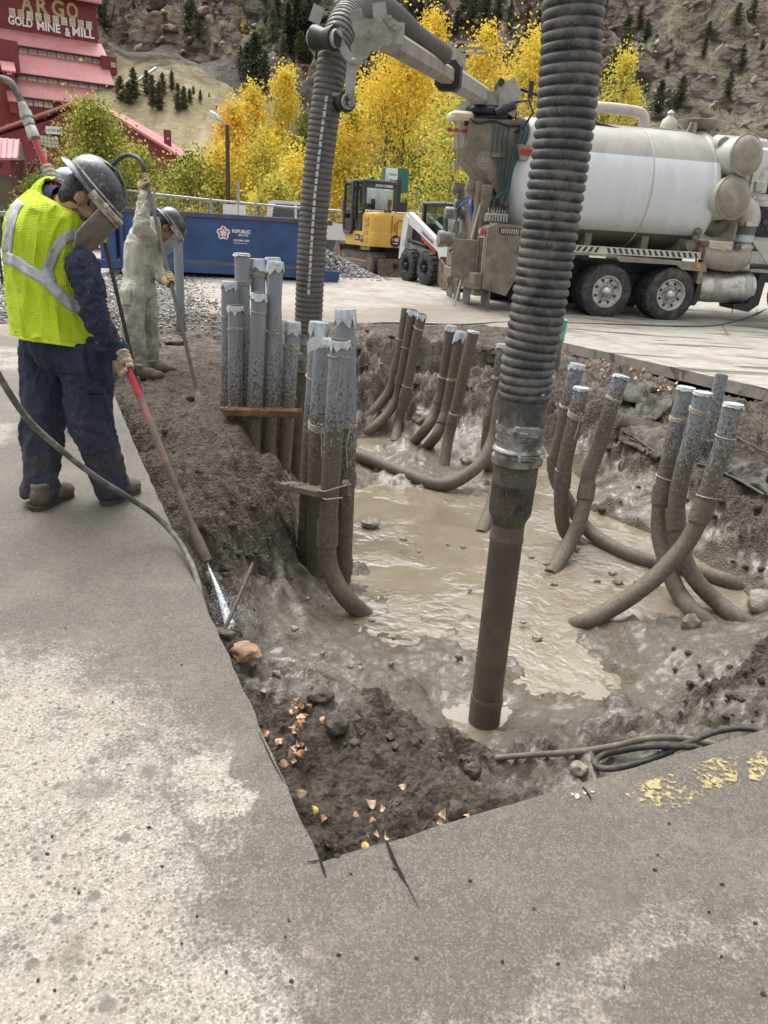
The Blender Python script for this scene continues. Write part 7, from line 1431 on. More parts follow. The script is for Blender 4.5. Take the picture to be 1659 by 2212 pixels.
loc, H, W = at_tree(300, 470, 330, 29, 110); tree('green_tree', 'smaller green bush tree right of the leafy one, against the red shed', 'tree', loc, H, W, 8000, [5, 4, 2], (2, 1.2, 1.1), 301, .02, .05, None, .9, 55, M_BARKD, 3)
loc, H, W = at_tree(85, 470, 395, 22, 90); tree('roadside_shrub', 'dull green scrub bush between the kiosk and the hard hats', 'shrub', loc, H, W, 3200, [4, 5], (1.4, 1), 302, .02, .045, None, .9, 30, M_BARKD, 3)

# conifers
def conifer_mesh(seed, col, dens=1.0, droop=.25, slim=1.0, gaps=0.0):
    rs = np.random.RandomState(seed); cent = []; vs = []
    nW = 20
    for k in range(nW):
        t = k/(nW-1); z = .06+.92*t; R_ = .21*slim*(max(0, 1-t))**.55*(.6+.4*min(1, t*4))*rs.uniform(.6, 1.25)+.014
        for j in range(int((7+5*(1-t))*dens)):
            if rs.rand() < gaps: continue
            a = rs.rand()*6.283; L_ = R_*rs.uniform(.6, 1.1)
            for s in np.linspace(.15, 1, 5):
                p = np.array([math.cos(a)*L_*s, math.sin(a)*L_*s, z-droop*L_*s*s+rs.normal()*.006]); cent.append(p+rs.normal(size=3)*.009); cent.append(p+rs.normal(size=3)*.016)
    cent = np.array(cent); v = quads(cent, np.full(len(cent), .024), rs, .6); me = bpy.data.meshes.new('needles'); n = len(v)//4; me.vertices.add(n*4); me.vertices.foreach_set('co', v.astype(np.float32).ravel()); me.loops.add(n*4); me.polygons.add(n)
    me.loops.foreach_set('vertex_index', np.arange(n*4, dtype=np.int32)); me.polygons.foreach_set('loop_start', np.arange(0, n*4, 4, dtype=np.int32)); me.update(calc_edges=True); me.materials.append(col); return me
PN = leaf_mat('pine_needles', (.085, .098, .066), .2, .4); PN2 = leaf_mat('pine_olive', (.125, .135, .078), .2, .4); PN3 = leaf_mat('dead_pine', (.16, .085, .055), .15, .4); PN4 = leaf_mat('juniper', (.13, .14, .085), .2, .3); PN5 = leaf_mat('blue_spruce', (.085, .125, .115), .15, .3)
CM = dict(pine=[conifer_mesh(1, PN, 1, .2, 1.05), conifer_mesh(2, PN, .9, .1, 1.25, .15), conifer_mesh(3, PN2, 1, .15, 1.15, .1)], dead=[conifer_mesh(4, PN3, .8, .1, 1.1, .2)], jun=[conifer_mesh(5, PN4, 1.4, -.3, 1.6), conifer_mesh(6, PN4, 1.4, -.4, 1.9)], young=[conifer_mesh(7, PN2, 1.3, .0, 1.0), conifer_mesh(8, PN4, 1.2, -.1, .9)], spruce=[conifer_mesh(9, PN5, 1.5, .15, 1.5)])
tb = MB(); tb.tube([(0, 0, -.03), (0, 0, .5), (0, 0, .97)], [.016, .011, .002], 6); TRK_ME = None
def conifer(kind, px, pyb, pyt, label, group=None, Y=None):
    global TRK_ME
    p = hillat(px, pyb) if Y is None else Vector((D(px, pyb, Y).x, Y, lotz(Y))); k = (D(px, pyt, p.y).z-p.z); root = thing({'pine': 'pine_tree', 'dead': 'dead_pine', 'jun': 'juniper', 'young': 'young_pine', 'spruce': 'spruce_tree'}[kind], label, 'tree', p, random.uniform(0, 6), group)
    me = random.choice(CM[kind]); c = bpy.data.objects.new('crown', me); COL.objects.link(c); c.parent = root; wk = random.uniform(1.25, 1.75); c.scale = (k*wk, k*wk, k)
    if TRK_ME is None: o = tb.build('trunk', M_BARKD, root, 60); TRK_ME = o.data
    else: o = bpy.data.objects.new('trunk', TRK_ME); COL.objects.link(o); o.parent = root
    o.scale = (k, k, k)
for px, b_, t_ in [(218, 42, -5), (228, 60, 8), (405, 72, 8), (415, 55, -10), (430, 80, 30)]: conifer('pine', px, b_, t_, 'dark pine on the rocks right behind the mill top', 'pines beside the mill top')
for px, b_, t_ in [(535, 178, 92), (552, 205, 70), (572, 190, 110), (520, 160, 100), (590, 95, 20)]: conifer('pine', px, b_, t_, 'tall dark pine at the rock foot above the yellow aspens, left of the hose', 'pines above the left aspens')
for px, b_, t_ in [(600, 62, -10), (622, 75, 5), (640, 70, -10), (655, 90, 10), (668, 60, -20), (628, 110, 55), (648, 128, 68), (612, 128, 80), (660, 140, 85), (683, 45, -30)]: conifer('pine', px, b_, t_, 'dark pine in the cluster at the top left of the boom hose', 'pine cluster left of the boom hose')
for px, b_, t_ in [(905, 42, -30), (925, 62, 5), (948, 50, -15), (885, 30, -40), (965, 75, 30)]: conifer('pine', px, b_, t_, 'dark pine above the boom, left of the grassy patch', 'pines above the boom')
for px, b_, t_ in [(985, 82, 22), (998, 60, -25), (1020, 40, -40), (1046, 60, -20), (1060, 95, 45), (1100, 60, 0), (1075, 40, -30), (1160, 80, 20)]: conifer('pine', px, b_, t_, 'dark pine at the top centre between boom and suction hose', 'pines at the top centre')
conifer('dead', 1133, 110, 8, 'reddish brown dead pine at the top left of the suction hose'); conifer('dead', 1380, 60, 10, 'thin rust coloured snag on the slope right of the suction hose top')
conifer('pine', 1345, 138, 30, 'lone tall pine with a bare trunk right of the suction hose'); conifer('pine', 1322, 165, 105, 'dark pine behind the lime yellow tree at the suction hose'); conifer('jun', 1468, 225, 163, 'dense rounded olive juniper above the tank'); conifer('pine', 1420, 245, 172, 'loose dark pine left of the dense juniper above the tank'); conifer('jun', 1395, 200, 172, 'low grey bush juniper left of the loose pine'); conifer('pine', 1572, 205, 150, 'slim bluish pine on the scree left of the rock rib'); conifer('pine', 1395, 85, 40, 'small pine at the head of the grassy chute'); conifer('pine', 1590, 55, 5, 'pine at the top right among scrub'); conifer('pine', 1625, 40, -20, 'pine nearest the top right corner'); conifer('jun', 1530, 75, 45, 'small juniper on the rock band below the top right'); conifer('pine', 1600, 145, 95, 'slanting pine on the right hand slope'); conifer('jun', 1440, 150, 125, 'small olive juniper in the middle of the scree'); conifer('pine', 1520, 120, 80, 'small pine beside the orange rock band'); conifer('jun', 1645, 110, 85, 'juniper at the right frame edge')
for px, b_, t_ in [(262, 218, 172), (290, 215, 155), (278, 225, 185), (330, 232, 170), (318, 205, 160), (345, 238, 185), (352, 205, 165), (372, 195, 160), (385, 240, 188), (398, 236, 195), (255, 200, 178), (410, 222, 200)]: conifer('young', px, b_, t_-8, 'bushy young pine in the row on the tan slope', 'young pines on the tan slope')
for px, b_, t_ in [(433, 218, 194), (418, 205, 186), (452, 210, 200), (468, 238, 228)]: conifer('young', px, b_, t_, 'small separate young pine at the right end of the tan slope', 'small pines at the slope end')
conifer('spruce', 411, 395, 328, 'blue grey spruce at the foot of the tan slope', Y=60)
# scrub: one mass
rs = np.random.RandomState(9); cent = []; mi = []; sz = []
for k in range(2600):
    x, y = rs.uniform(-90, 110), rs.uniform(86, 240)
    j = int(np.searchsorted(hy, y)); i = int((x+115)/.75); z = HH[min(j, len(hy)-1), i]
    if x < -14 and y < 106: continue
    if fbm(np.array([x*.05]), np.array([y*.05]), 3)[0] < -.05 and rs.rand() < .75: continue
    s = rs.uniform(.35, 1.1)*(1 if rs.rand() < .9 else 1.8); n_ = int(14+10*s); cent.append(rs.normal(size=(n_, 3))*[s*.5, s*.5, s*.32]+[x, y, z+s*.25]); mi.append(np.full(n_, rs.choice(5, p=[.3, .3, .2, .12, .08]))); sz.append(np.full(n_, .16*s+.07))
leaf_mats = [PN2, PN4, leaf_mat('scrub_straw', (.22, .19, .10), .1, .3), PN3, leaf_mat('scrub_yellow', (.36, .29, .08), .1, .3)]
o = leafmesh('hillside_scrub', quads(np.concatenate(cent), np.concatenate(sz), rs), np.concatenate(mi), leaf_mats, None); tag(o, 'low scrub and grass tufts all over the rocky hillside', 'scrub', None, 'stuff')
# boulders: one mass of broken rock on the crags
b = MB(); rr = random.Random(4); base = []
for k in range(6): q = MB(); q.rock((0, 0, 0), 1, k+60, 1, .8); base.append((np.array(q.v), q.f))
for k in range(7500):
    x, y = rr.uniform(-85, 105), rr.uniform(100 if rr.random() < .9 else 90, 215); j = min(int(np.searchsorted(hy, y)), len(hy)-1); i = int((x+115)/.75)
    if x < -14 and y < 106.5: continue
    if CRAG[j, i] < .35 and rr.random() < .8: continue
    v, f = rr.choice(base); s = rr.uniform(.2, .6)*(1 if rr.random() < .9 else 1.8); a = rr.uniform(0, 6.28); M3 = np.array(Matrix.Rotation(rr.gauss(-.5, .3), 3, 'Y') @ Matrix.Rotation(a, 3, 'Z')); w = (v*[s*1.5, s*.8, s*.7])@M3.T+[x, y, HH[j, i]+s*.1]; b.cur = rr.choice([0, 0, 1, 2]); b.add(w.tolist(), f)
o = b.build('hillside_boulders', [mat('rock_brown', (.20, .16, .13), .95, 0, .4, 1.2, .8, 4), mat('rock_grey', (.30, .265, .235), .95, 0, .4, 1.2, .8, 4), mat('rock_pink', (.30, .22, .175), .95, 0, .35, 1.2, .8, 4)], smooth=0); tag(o, 'broken rock lying over the crags of the hillside', 'rocks', None, 'stuff')
# ================================================================= people
from mathutils.bvhtree import BVHTree
def cloth_mat(name, col, mudz=None, mudc=(.075, .066, .058), speck=.5, sc=140, bd=.012):
    t = NT(name); p = t.pos(); n_ = t.noise(p, 7, 6, .65); w = t.noise(p, sc, 2)
    c = t.ramp(n_, [(.3, tuple(k*.72 for k in col)), (.7, tuple(k*1.3 for k in col))]); c = t.mix(t.maprange(w, .4, .6, 0, .25), c, tuple(k*.6 for k in col))
    if mudz:
        f = t.maprange(t.math('ADD', t.sep(p)[2], t.math('MULTIPLY', t.math('SUBTRACT', t.noise(p, 4, 5), .5), .7)), mudz[1], mudz[0], 0, mudz[2]); c = t.mix(t.math('MULTIPLY', f, t.maprange(t.noise(p, 9, 7, .7), .38, .6, .2, 1)), c, mudc)
    sp = t.maprange(t.noise(p, 85, 3, .6), .66, .70, 0, speck); c = t.mix(sp, c, (.33, .30, .25))
    cr = t.n('TexNoise', None, Vector=t.scalev(p, 1, 1, .45), Scale=16, Detail=5, Roughness=.55, Distortion=1.2).outputs[0]
    h = t.math('ADD', t.math('MULTIPLY', t.math('ABSOLUTE', t.math('SUBTRACT', cr, .5)), 3.0), t.math('MULTIPLY', w, .12))
    t.bsdf(Base_Color=c, Roughness=.88, Specular_IOR_Level=.25, Normal=t.bump(h, .8, bd)); return t.m
M_NAVY = cloth_mat('navy_coverall', (.033, .040, .072), (.0, .8, .7)); M_PALE = cloth_mat('pale_coverall', (.55, .53, .45), (.1, .95, .8), (.15, .125, .10), .1, 140, .022); M_DKC = cloth_mat('dark_coverall', (.05, .05, .055), (.1, .8, .5))
M_SKIN = mat('skin', (.40, .225, .155), .55, 0, .12, 14, .15, 120); M_BEARD = mat('beard_stubble', (.15, .095, .07), .8, 0, .4, 60, .6, 160); M_HAIR = mat('dark_hair', (.02, .016, .013), .6, 0, .5, 50, .9, 90)
M_GLOVE = mat('dirty_leather_glove', (.40, .34, .24), .8, 0, .25, 14, .5, 70, (.10, .085, .065), .9, 12, drange=(.44, .6)); M_GLOVE2 = mat('tan_leather_glove', (.45, .34, .16), .8, 0, .3, 14, .5, 70, (.14, .11, .07), .8, 9)
M_BOOT = mat('muddy_boot', (.12, .095, .07), .85, 0, .35, 12, .6, 60); M_SOLE = mat('boot_sole', (.05, .042, .035), .85, 0, .3, 20)
t = NT('scratched_hat'); o_ = t.pos(); k = t.maprange(t.noise(o_, 55, 6, .75, .6), .55, .66, 0, .65); k2 = t.maprange(t.noise(o_, 9, 5, .6), .5, .65, 0, .5); c_ = t.mix(k, (.035, .04, .047), (.36, .35, .33)); c_ = t.mix(k2, c_, (.15, .145, .135)); t.bsdf(Base_Color=c_, Roughness=.33, Coat_Weight=.3); M_HAT = t.m
M_HAT3 = mat('glossy_blue_hat', (.15, .19, .23), .2, 0, .3, 9, 0, 40, (.45, .45, .43), .6, 14)
t = NT('grimy_shield'); o_ = t.pos(); c_ = t.ramp(t.noise(o_, 26, 7, .7), [(.3, (.10, .088, .07)), (.6, (.20, .18, .15)), (.8, (.32, .30, .26))]); t.bsdf(Base_Color=c_, Roughness=.5); M_SHIELD = t.m
M_SHIELD2 = mat('clear_shield', (.35, .38, .40), .1, 0, .2, 10, alpha=.45); M_BAND = mat('cream_bracket', (.46, .43, .36), .7, 0, .3, 20, .3, 60, (.13, .11, .09), .8, 25)
def frame(a, b_, c): return Matrix((a, b_, c)).transposed()
def grip(P, a, wrist, rr_, size=1.0, vox=.0042):
    """gloved hand closed round a rod at P; four fingers side by side, thumb the other way"""
    a = Vector(a).normalized(); b_ = (Vector(wrist)-P); b_ = (b_-a*b_.dot(a)).normalized(); c = a.cross(b_); m = MB(); s = size
    kn = P+b_*(rr_+.022*s)
    for i in range(4):
        off = a*((i-1.5)*.0225*s); ln = (1.0, 1.1, 1.03, .82)[i]; fr = .0108*s*(1 if i < 3 else .9); R_ = rr_+fr*.8
        pts = [kn+off*.9+b_*.03*s+c*.018*s, kn+off+c*(.026*s)-b_*.006*s]
        for th in (95, 150, 205, 245): pts.append(P+off+(b_*math.cos(R(th*ln))+c*math.sin(R(th*ln)))*R_)
        limb(m, pts, [fr*1.15, fr*1.12, fr*1.05, fr, fr*.95, fr*.85], 10)
    tp = [kn+a*.03*s+b_*.045*s-c*.01*s, kn+a*.046*s+b_*.006*s-c*.022*s]
    for th in (-75, -130): tp.append(P+a*.05*s+(b_*math.cos(R(th))+c*math.sin(R(th)))*(rr_+.012*s))
    limb(m, tp, [.016*s, .0145*s, .0125*s, .0105*s], 10)
    for i in range(4): limb(m, [kn+a*((i-1.5)*.021*s)+c*.012*s, kn+b_*.055*s+a*((i-1.5)*.016*s)], [.017*s, .02*s], 10)
    wv = (Vector(wrist)-(kn+b_*.05*s)); limb(m, [kn+b_*.05*s, Vector(wrist), Vector(wrist)+wv.normalized()*.02], [.032*s, .036*s, .042*s], 12)
    return blob(m, vox, 3, .4)
def hat(root, Hc, c, g, lat, m, s=1.0, shield=M_SHIELD, down=True, brimtilt=0.0):
    br = Hc+c*.062*s; F = frame(g, lat, c); b = MB(); rings = []
    for h, r in ((0, .128), (.03, .128), (.06, .121), (.09, .104), (.115, .076), (.13, .042), (.135, .002)):
        rings.append([br+F@Vector((r*1.14*s*math.cos(q)-.008*s, r*s*math.sin(q), h*s+.0035*s*(abs(math.sin(q)) < .16)*(h > .02))) for q in [2*math.pi*i/40 for i in range(40)]])
    b.loft(rings, (True, True))
    rim = [[br+F@Vector(((r*1.13)*s*math.cos(q)*(1.12 if math.cos(q) > 0 else 1.14), r*s*math.sin(q), z*s)) for q in [2*math.pi*i/40 for i in range(40)]] for r, z in ((.126, .008), (.138, -.002), (.147, -.012), (.149, -.016), (.146, -.017), (.136, -.008), (.12, -.002))]
    b.loft(rim, (False, False))
    for sg in (-1, 0, 1): b.tube([br+F@Vector((x*s, sg*.045*s, z*s)) for x, z in ((-.10, .09), (-.05, .125), (0, .139), (.05, .125), (.10, .088))], .006*s, 6)
    h_ = b.build('hard_hat', m, root, 40, True)
    b = MB(); q0 = [R(d) for d in range(-90, 91, 9)]; ring = lambda r, z: [br+F@Vector((r*1.2*s*math.cos(q), r*s*math.sin(q), z*s)) for q in q0]
    P1, P2, P3, P4 = ring(.138, .010), ring(.150, .002), ring(.152, -.030), ring(.142, -.030)
    b.loft([list(x) for x in zip(P1, P2, P3, P4)]); 
    for q in (P2[3], P2[17]): b.ball(q, .012*s, 10, 6)
    b.tube([br+F@Vector((r*1.14*s*math.cos(q), r*s*math.sin(q), .02*s)) for q, r in [(R(d), .131) for d in range(0, 361, 12)]], .005*s, 6); b.build('shield_bracket', M_BAND, h_, 40, True)
    b = MB(); n = 22; rows = []
    for k in range(8):
        u = k/7; half = 66*(1-.08*u-.22*max(0, u-.7)/.3); z = -.028-.212*u; rows.append([br+F@Vector(((.146*1.18+.012*u)*s*math.cos(R(-half+2*half*i/(n-1))), (.146+.006*u)*s*math.sin(R(-half+2*half*i/(n-1))), z*s)) for i in range(n)])
    vs = [p for r in rows for p in r]; b.add(vs, [(k*n+i, k*n+i+1, (k+1)*n+i+1, (k+1)*n+i) for k in range(7) for i in range(n-1)])
    if shield:
        o = b.build('face_shield', shield, root, 60, True); o.modifiers.new('t', 'SOLIDIFY').thickness = .003
        b = MB(); b.tube(rows[-1], .0035*s, 6); b.tube([r[0] for r in rows], .0035*s, 6); b.tube([r[-1] for r in rows], .0035*s, 6); b.build('shield_rim', M_BAND, o, 60, True)
    b = MB(); b.lathe(br-c*.03*s, c, [(0, .088*s), (.03*s, .095*s), (.04*s, .1*s)], 20); b.build('head_band', M_BLK, h_, 40, True)
def head_shapes(m, Hc, c, g, lat, s=1.0):
    F = frame(g, lat, c); P = lambda x, y, z: Hc+F@Vector((x*s, y*s, z*s))
    m.ball(P(-.005, 0, .025), (.097*s, .076*s, .10*s), 18, 12, F); m.ball(P(.035, 0, -.055), (.058*s, .058*s, .062*s), 16, 10, F); m.ball(P(.07, 0, -.098), (.028*s, .03*s, .022*s), 12, 8, F)
    limb(m, [P(.088, 0, .02), P(.112, 0, -.022)], [.010*s, .015*s], 10); m.ball(P(.105, 0, -.028), (.014*s, .02*s, .012*s), 10, 8, F)
    for sg in (-1, 1):
        m.ball(P(.083, sg*.034, .028), (.015*s, .026*s, .009*s), 10, 8, F); m.ball(P(.068, sg*.05, -.018), (.022*s, .02*s, .02*s), 10, 8, F)
        m.ball(P(-.012, sg*.080, -.002), (.024*s, .010*s, .034*s), 12, 8, F); limb(m, [P(-.012, sg*.09, .03), P(-.034, sg*.092, .005), P(-.024, sg*.088, -.03)], [.007*s, .007*s, .006*s], 8)
    m.ball(P(.089, 0, -.062), (.010*s, .024*s, .006*s), 10, 8, F); m.ball(P(.087, 0, -.073), (.011*s, .021*s, .006*s), 10, 8, F); return P
def boot(root, heel, toe, s=1.0):
    heel = Vector(heel); toe = Vector(toe); d = (toe-heel); d.z = 0; L_ = .29*s; d.normalize(); n_ = Vector((-d.y, d.x, 0)); z = Vector((0, 0, 1)); m = MB(); F = frame(d, n_, z); b0 = Vector((heel.x, heel.y, heel.z))
    m.ball(b0+F@Vector((.07*s, 0, .06*s)), (.075*s, .046*s, .06*s), 14, 9, F); m.ball(b0+F@Vector((.15*s, 0, .055*s)), (.085*s, .047*s, .05*s), 14, 9, F); m.ball(b0+F@Vector((.225*s, 0, .042*s)), (.068*s, .05*s, .042*s), 14, 9, F); m.cyl(b0+F@Vector((.065*s, 0, .05*s)), b0+F@Vector((.06*s, 0, .13*s)), .046*s, .046*s, 14)
    bm_ = blob(m, .008, 4); o = link_mesh('boot', bm_, M_BOOT, root); bm_.transform(Matrix.Translation(-root.location)); bm_.shade_smooth()
    b = MB(); pr = [(0, -.036), (.05, -.042), (.15, -.038), (.215, -.046), (.262, -.036), (.29, 0), (.262, .036), (.22, .05), (.15, .038), (.05, .042), (0, .036), (-.012, 0)]; b.prism([b0+F@Vector((x*s, y*s, .002)) for x, y in pr], (0, 0, .022*s)); b.build('sole', M_SOLE, o, 30, True)
    return b0+F@Vector((.06*s, 0, .12*s))
def wrinkle(me, amp, f=7.0, fz=.55, skip=None, seed=0.0):
    me.update(); no = [v.normal.copy() for v in me.vertices]
    for v, n_ in zip(me.vertices, no):
        if skip and skip(v.co): continue
        p = v.co; q = Vector((p.x*f+seed, p.y*f, p.z*f*fz)); w = mnoise.noise(q+Vector((0, 0, 2.2*mnoise.noise(q*.6))))
        fold = (1-min(1, abs(w)*3.2)); v.co = p+n_*(amp*(fold-.35)+amp*.6*mnoise.noise(q*2.7))
def seg_d(p, a, b_):
    ab = b_-a; t = max(0, min(1, (p-a).dot(ab)/ab.length_squared)); return (p-(a+ab*t)).length
def person(label, base, J, f, rings, hc, cg, mats, hatm, shield, gl, lance_pts, rod_r, bare=None, sk=1.0, beard=True, group=None, vox=.011, amp=.007, lr=(.125, .098, .085), ar=(.075, .062, .05), hide_hands=False):
    """J: joint points; rings: torso sections (centre, half width, half depth)"""
    root = thing('person', label, 'person', base); f = Vector(f).normalized(); rt = Vector((f.y, -f.x, 0)); off = -root.location
    m = MB(); secs = []
    cs = [Vector(r[0]) for r in rings]
    for i, (c0, w, d) in enumerate(rings):
        ax = (cs[min(i+1, len(cs)-1)]-cs[max(i-1, 0)]).normalized(); l_ = (rt-ax*rt.dot(ax)).normalized(); b_ = ax.cross(l_); secs.append([cs[i]+l_*(w*math.cos(q))*(1)+b_*(d*math.sin(q)) for q in [2*math.pi*k/28 for k in range(28)]])
    m.loft(secs)
    for s in ('L', 'R'):
        limb(m, [J['hip'+s], J['knee'+s], J['ank'+s]], lr, 16); a_, k_ = Vector(J['ank'+s]), Vector(J['knee'+s]); m.cyl(k_.lerp(a_, .45), a_+(a_-k_).normalized()*.055, lr[2]*1.02, lr[2]*1.08, 16)
        limb(m, [J['sh'+s], J['el'+s], J['wr'+s]], ar, 14)
    m.ball(J['pelvis'], (rings[0][1]*1.0, rings[0][2]*1.1, .15), 18, 10, frame(rt, f, Vector((0, 0, 1))))
    c, g, lat = cg; Hc = Vector(hc); limb(m, [J['neck'], Hc-c*.05-g*.01], [.068*sk, .058*sk], 14); P = head_shapes(m, Hc, c, g, lat, sk)
    me = blob(m, vox, 5)
    isk = lambda p: (p-Hc).length < .155*sk or seg_d(p, Vector(J['neck'])+(Hc-Vector(J['neck']))*.3, Hc) < .07*sk or (bare is not None and seg_d(p, Vector(J['el'+bare]), Vector(J['wr'+bare])) < .062)
    wrinkle(me, amp, skip=isk, seed=len(label))
    arm = lambda q: min(seg_d(q, Vector(J[x+s]), Vector(J[y+s])) for s in 'LR' for x, y in (('sh', 'el'), ('el', 'wr')))
    wrinkle(me, amp*.75, 15, 1.25, lambda q: isk(q) or arm(q) > .105, 3.3); wrinkle(me, amp*.55, 12, .8, lambda q: isk(q) or q.z > J['pelvis'].z+.05, 8.1)
    me.materials.clear(); o = link_mesh('body', me, [mats, M_SKIN, M_BEARD], root); mi = []
    for p in me.polygons:
        q = p.center; k = 0
        if isk(q):
            k = 1; d = q-Hc; x, z, y = d.dot(g), d.dot(c), d.dot(lat)
            if beard and z < -.045*sk and x > -.0*sk and x+z*.2 > -.02: k = 2
        mi.append(k)
    me.polygons.foreach_set('material_index', mi); bvh = BVHTree.FromPolygons([v.co.copy() for v in me.vertices], [tuple(p.vertices) for p in me.polygons]); me.transform(Matrix.Translation(off)); me.shade_smooth()
    F = frame(g, lat, c); b = MB(); b.ball(P(-.022, 0, .02), (.094*sk, .083*sk, .088*sk), 20, 12, F); b.ball(P(-.05, 0, -.04), (.05*sk, .06*sk, .05*sk), 16, 10, F); hm = blob(b, .006, 4); wrinkle(hm, .004, 40, .4); hm.transform(Matrix.Translation(off)); link_mesh('hair', hm, M_HAIR, root); hm.shade_smooth()
    for sg in (-1, 1):
        b = MB(); b.ball(P(.080, sg*.034, .012), .013*sk, 12, 8); e_ = b.build('eye', mat('eye_white', (.7, .68, .64), .2), root, 60, True); b = MB(); b.ball(P(.0905, sg*.034, .011), .0058*sk, 10, 6); b.build('iris', M_HAIR, e_, 60, True)
    nk = Vector(J['neck']); ax = (Hc-nk).normalized(); b = MB(); n = 24; l_ = (rt-ax*rt.dot(ax)).normalized(); q_ = ax.cross(l_)
    rr0 = [[nk+ax*h+l_*(r*math.cos(2*math.pi*k/n))+q_*(r*1.05*math.sin(2*math.pi*k/n)) for k in range(n)] for h, r in ((-.05, .105), (-.0, .088), (.045, .082), (.05, .086), (.02, .098), (-.02, .115))]; b.loft(rr0, (False, False)); b.build('collar', mats, root, 50, True)
    hat(root, Hc, c, g, lat, hatm, sk, shield)
    if not hide_hands:
        for s, (P_, a_) in lance_pts.items():
            gm = grip(P_, a_, J['wr'+s], rod_r, sk*1.08); gm.transform(Matrix.Translation(off)); link_mesh('glove', gm, gl, root); gm.shade_smooth()
            w0, e0 = Vector(J['wr'+s]), Vector(J['el'+s]); d_ = (e0-w0).normalized()
            if bare != s: b = MB(); b.lathe(w0-d_*.008, d_, [(0, .046*sk), (0, .052*sk), (.05, .056*sk), (.05, .05*sk)], 18, (False, False)); b.build('cuff', mats, root, 50, True)
            else: b = MB(); b.lathe(w0-d_*.015, d_, [(0, .043), (.0, .05), (.045, .056), (.048, .052)], 18, (False, False)); b.build('glove_cuff', gl, root, 50, True)
    return root, bvh, rt, f
def on_line(A, B, py):
    lo, hi = 0.0, 1.0
    for _ in range(40):
        m_ = (lo+hi)/2; p = A.lerp(B, m_); v = p-CAMPOS; y = CAM_CY-CAM_F*v.dot(cup)/v.dot(fwd)
        if y < py: lo = m_
        else: hi = m_
    return A.lerp(B, lo)
M_REDP = mat('red_lance_paint', (.42, .022, .035), .35, 0, .15, 20, 0, 40, (.14, .11, .085), .4, 10)
M_LMUD = mat('muddy_lance', (.13, .105, .08), .7, 0, .3, 20, .3, 60); M_BRASS = mat('grey_fitting', (.42, .42, .40), .45, .5, .2, 20, 0, 40, (.2, .18, .15), .6, 16)
# ---- lance held by the man in the vest
LA, LB = D(75, 300, 4.02), D(447, 1214, 3.28); la = (LB-LA).normalized()
ln = thing('pressure_lance', 'long red and mud stained pressure lance held by the man in the yellow vest', 'lance', on_line(LA, LB, 1180))
q1 = on_line(LA, LB, 860); q2 = on_line(LA, LB, 1000); qn = on_line(LA, LB, 1135)
b = MB(); b.tube([LA, q1], .0155, 14); b.build('red_tube', M_REDP, ln, 50, True); b = MB(); b.tube([q1, q2], .0152, 14); b.build('worn_tube', mat('red_under_mud', (.30, .13, .11), .6, 0, .2, 20, 0, 40, (.17, .14, .11), .95, 9, drange=(.38, .6)), ln, 50, True); b = MB(); b.tube([q2, qn], .0145, 14); b.build('muddy_tube', M_LMUD, ln, 50, True)
b = MB(); b.lathe(qn, la, [(0, .015), (.0, .019), (.04, .02), (.06, .024), (.15, .026), (.18, .027), (.182, .012), (.19, .01)], 18); b.build('nozzle', M_LMUD, ln, 40, True)
F0 = D(20, 176, 4.06); F1 = D(47, 222, 4.05); fd = (LA-F1).normalized(); FL = (LA-F1).length
b = MB(); b.lathe(F1, fd, [(0, .018), (FL*.1, .02), (FL*.1, .023), (FL*.22, .023), (FL*.23, .028), (FL*.42, .03), (FL*.43, .024), (FL*.48, .024), (FL*.50, .026), (FL*.62, .026), (FL*.64, .02), (FL*.68, .026), (FL*.98, .028), (FL, .019)], 18); b.build('swivel_fitting', M_BRASS, ln, 40, True)
b = MB(); b.tube(catmull([D(-50, 168, 4.1), D(-15, 168, 4.08), F0, D(36, 200, 4.05), F1], 8), .0165, 12); b.build('feed_hose', M_HOSE, ln, 60, True)
# ---- man in the yellow vest
tilt = R(50); fh = Vector((.96, .28, 0)).normalized(); c1 = (Vector((0, 0, 1))*math.cos(tilt)+fh*math.sin(tilt)); g1 = (fh*math.cos(tilt)-Vector((0, 0, 1))*math.sin(tilt)); l1 = Vector((fh.y, -fh.x, 0))
hl, hr_ = on_line(LA, LB, 380), on_line(LA, LB, 778)
def gz(px, py): p = G(px, py, 0); return Vector((p.x, p.y, .0))
fLh, fLt, fRh, fRt = gz(72, 1104), gz(152, 1070), gz(228, 1092), gz(306, 1054)
J1 = dict(pelvis=D(140, 745, 3.83), hipL=D(98, 760, 3.93), hipR=D(182, 765, 3.76), kneeL=D(92, 910, 3.86), kneeR=D(196, 918, 3.78), ankL=D(88, 1052, 3.74), ankR=D(240, 1044, 3.84),
          shL=D(52, 470, 4.02), elL=D(70, 478, 4.32), wrL=D(95, 420, 4.12), shR=D(176, 575, 3.66), elR=D(212, 700, 3.60), wrR=D(255, 760, 3.68), neck=D(128, 452, 3.86))
rg1 = [(D(138, 735, 3.83), .20, .15), (D(126, 690, 3.84), .195, .14), (D(112, 630, 3.85), .195, .14), (D(102, 560, 3.86), .205, .145), (D(98, 505, 3.87), .205, .14), (D(102, 465, 3.87), .175, .11), (D(112, 440, 3.87), .11, .08)]
w1, bv1, rt1, f1_ = person('man in a yellow vest and navy coveralls, hard hat bowed, gripping the red lance', (J1['pelvis'].x, J1['pelvis'].y, 0), J1, (.72, .69, 0), rg1, D(183, 432, 3.80), (c1, g1, l1), M_NAVY, M_HAT, M_SHIELD, M_GLOVE, {'L': (hl, la), 'R': (hr_, la)}, .0155, bare='L', vox=.0095, amp=.013, lr=(.128, .108, .084))
boot(w1, fLh, fLt); boot(w1, fRh, fRt)
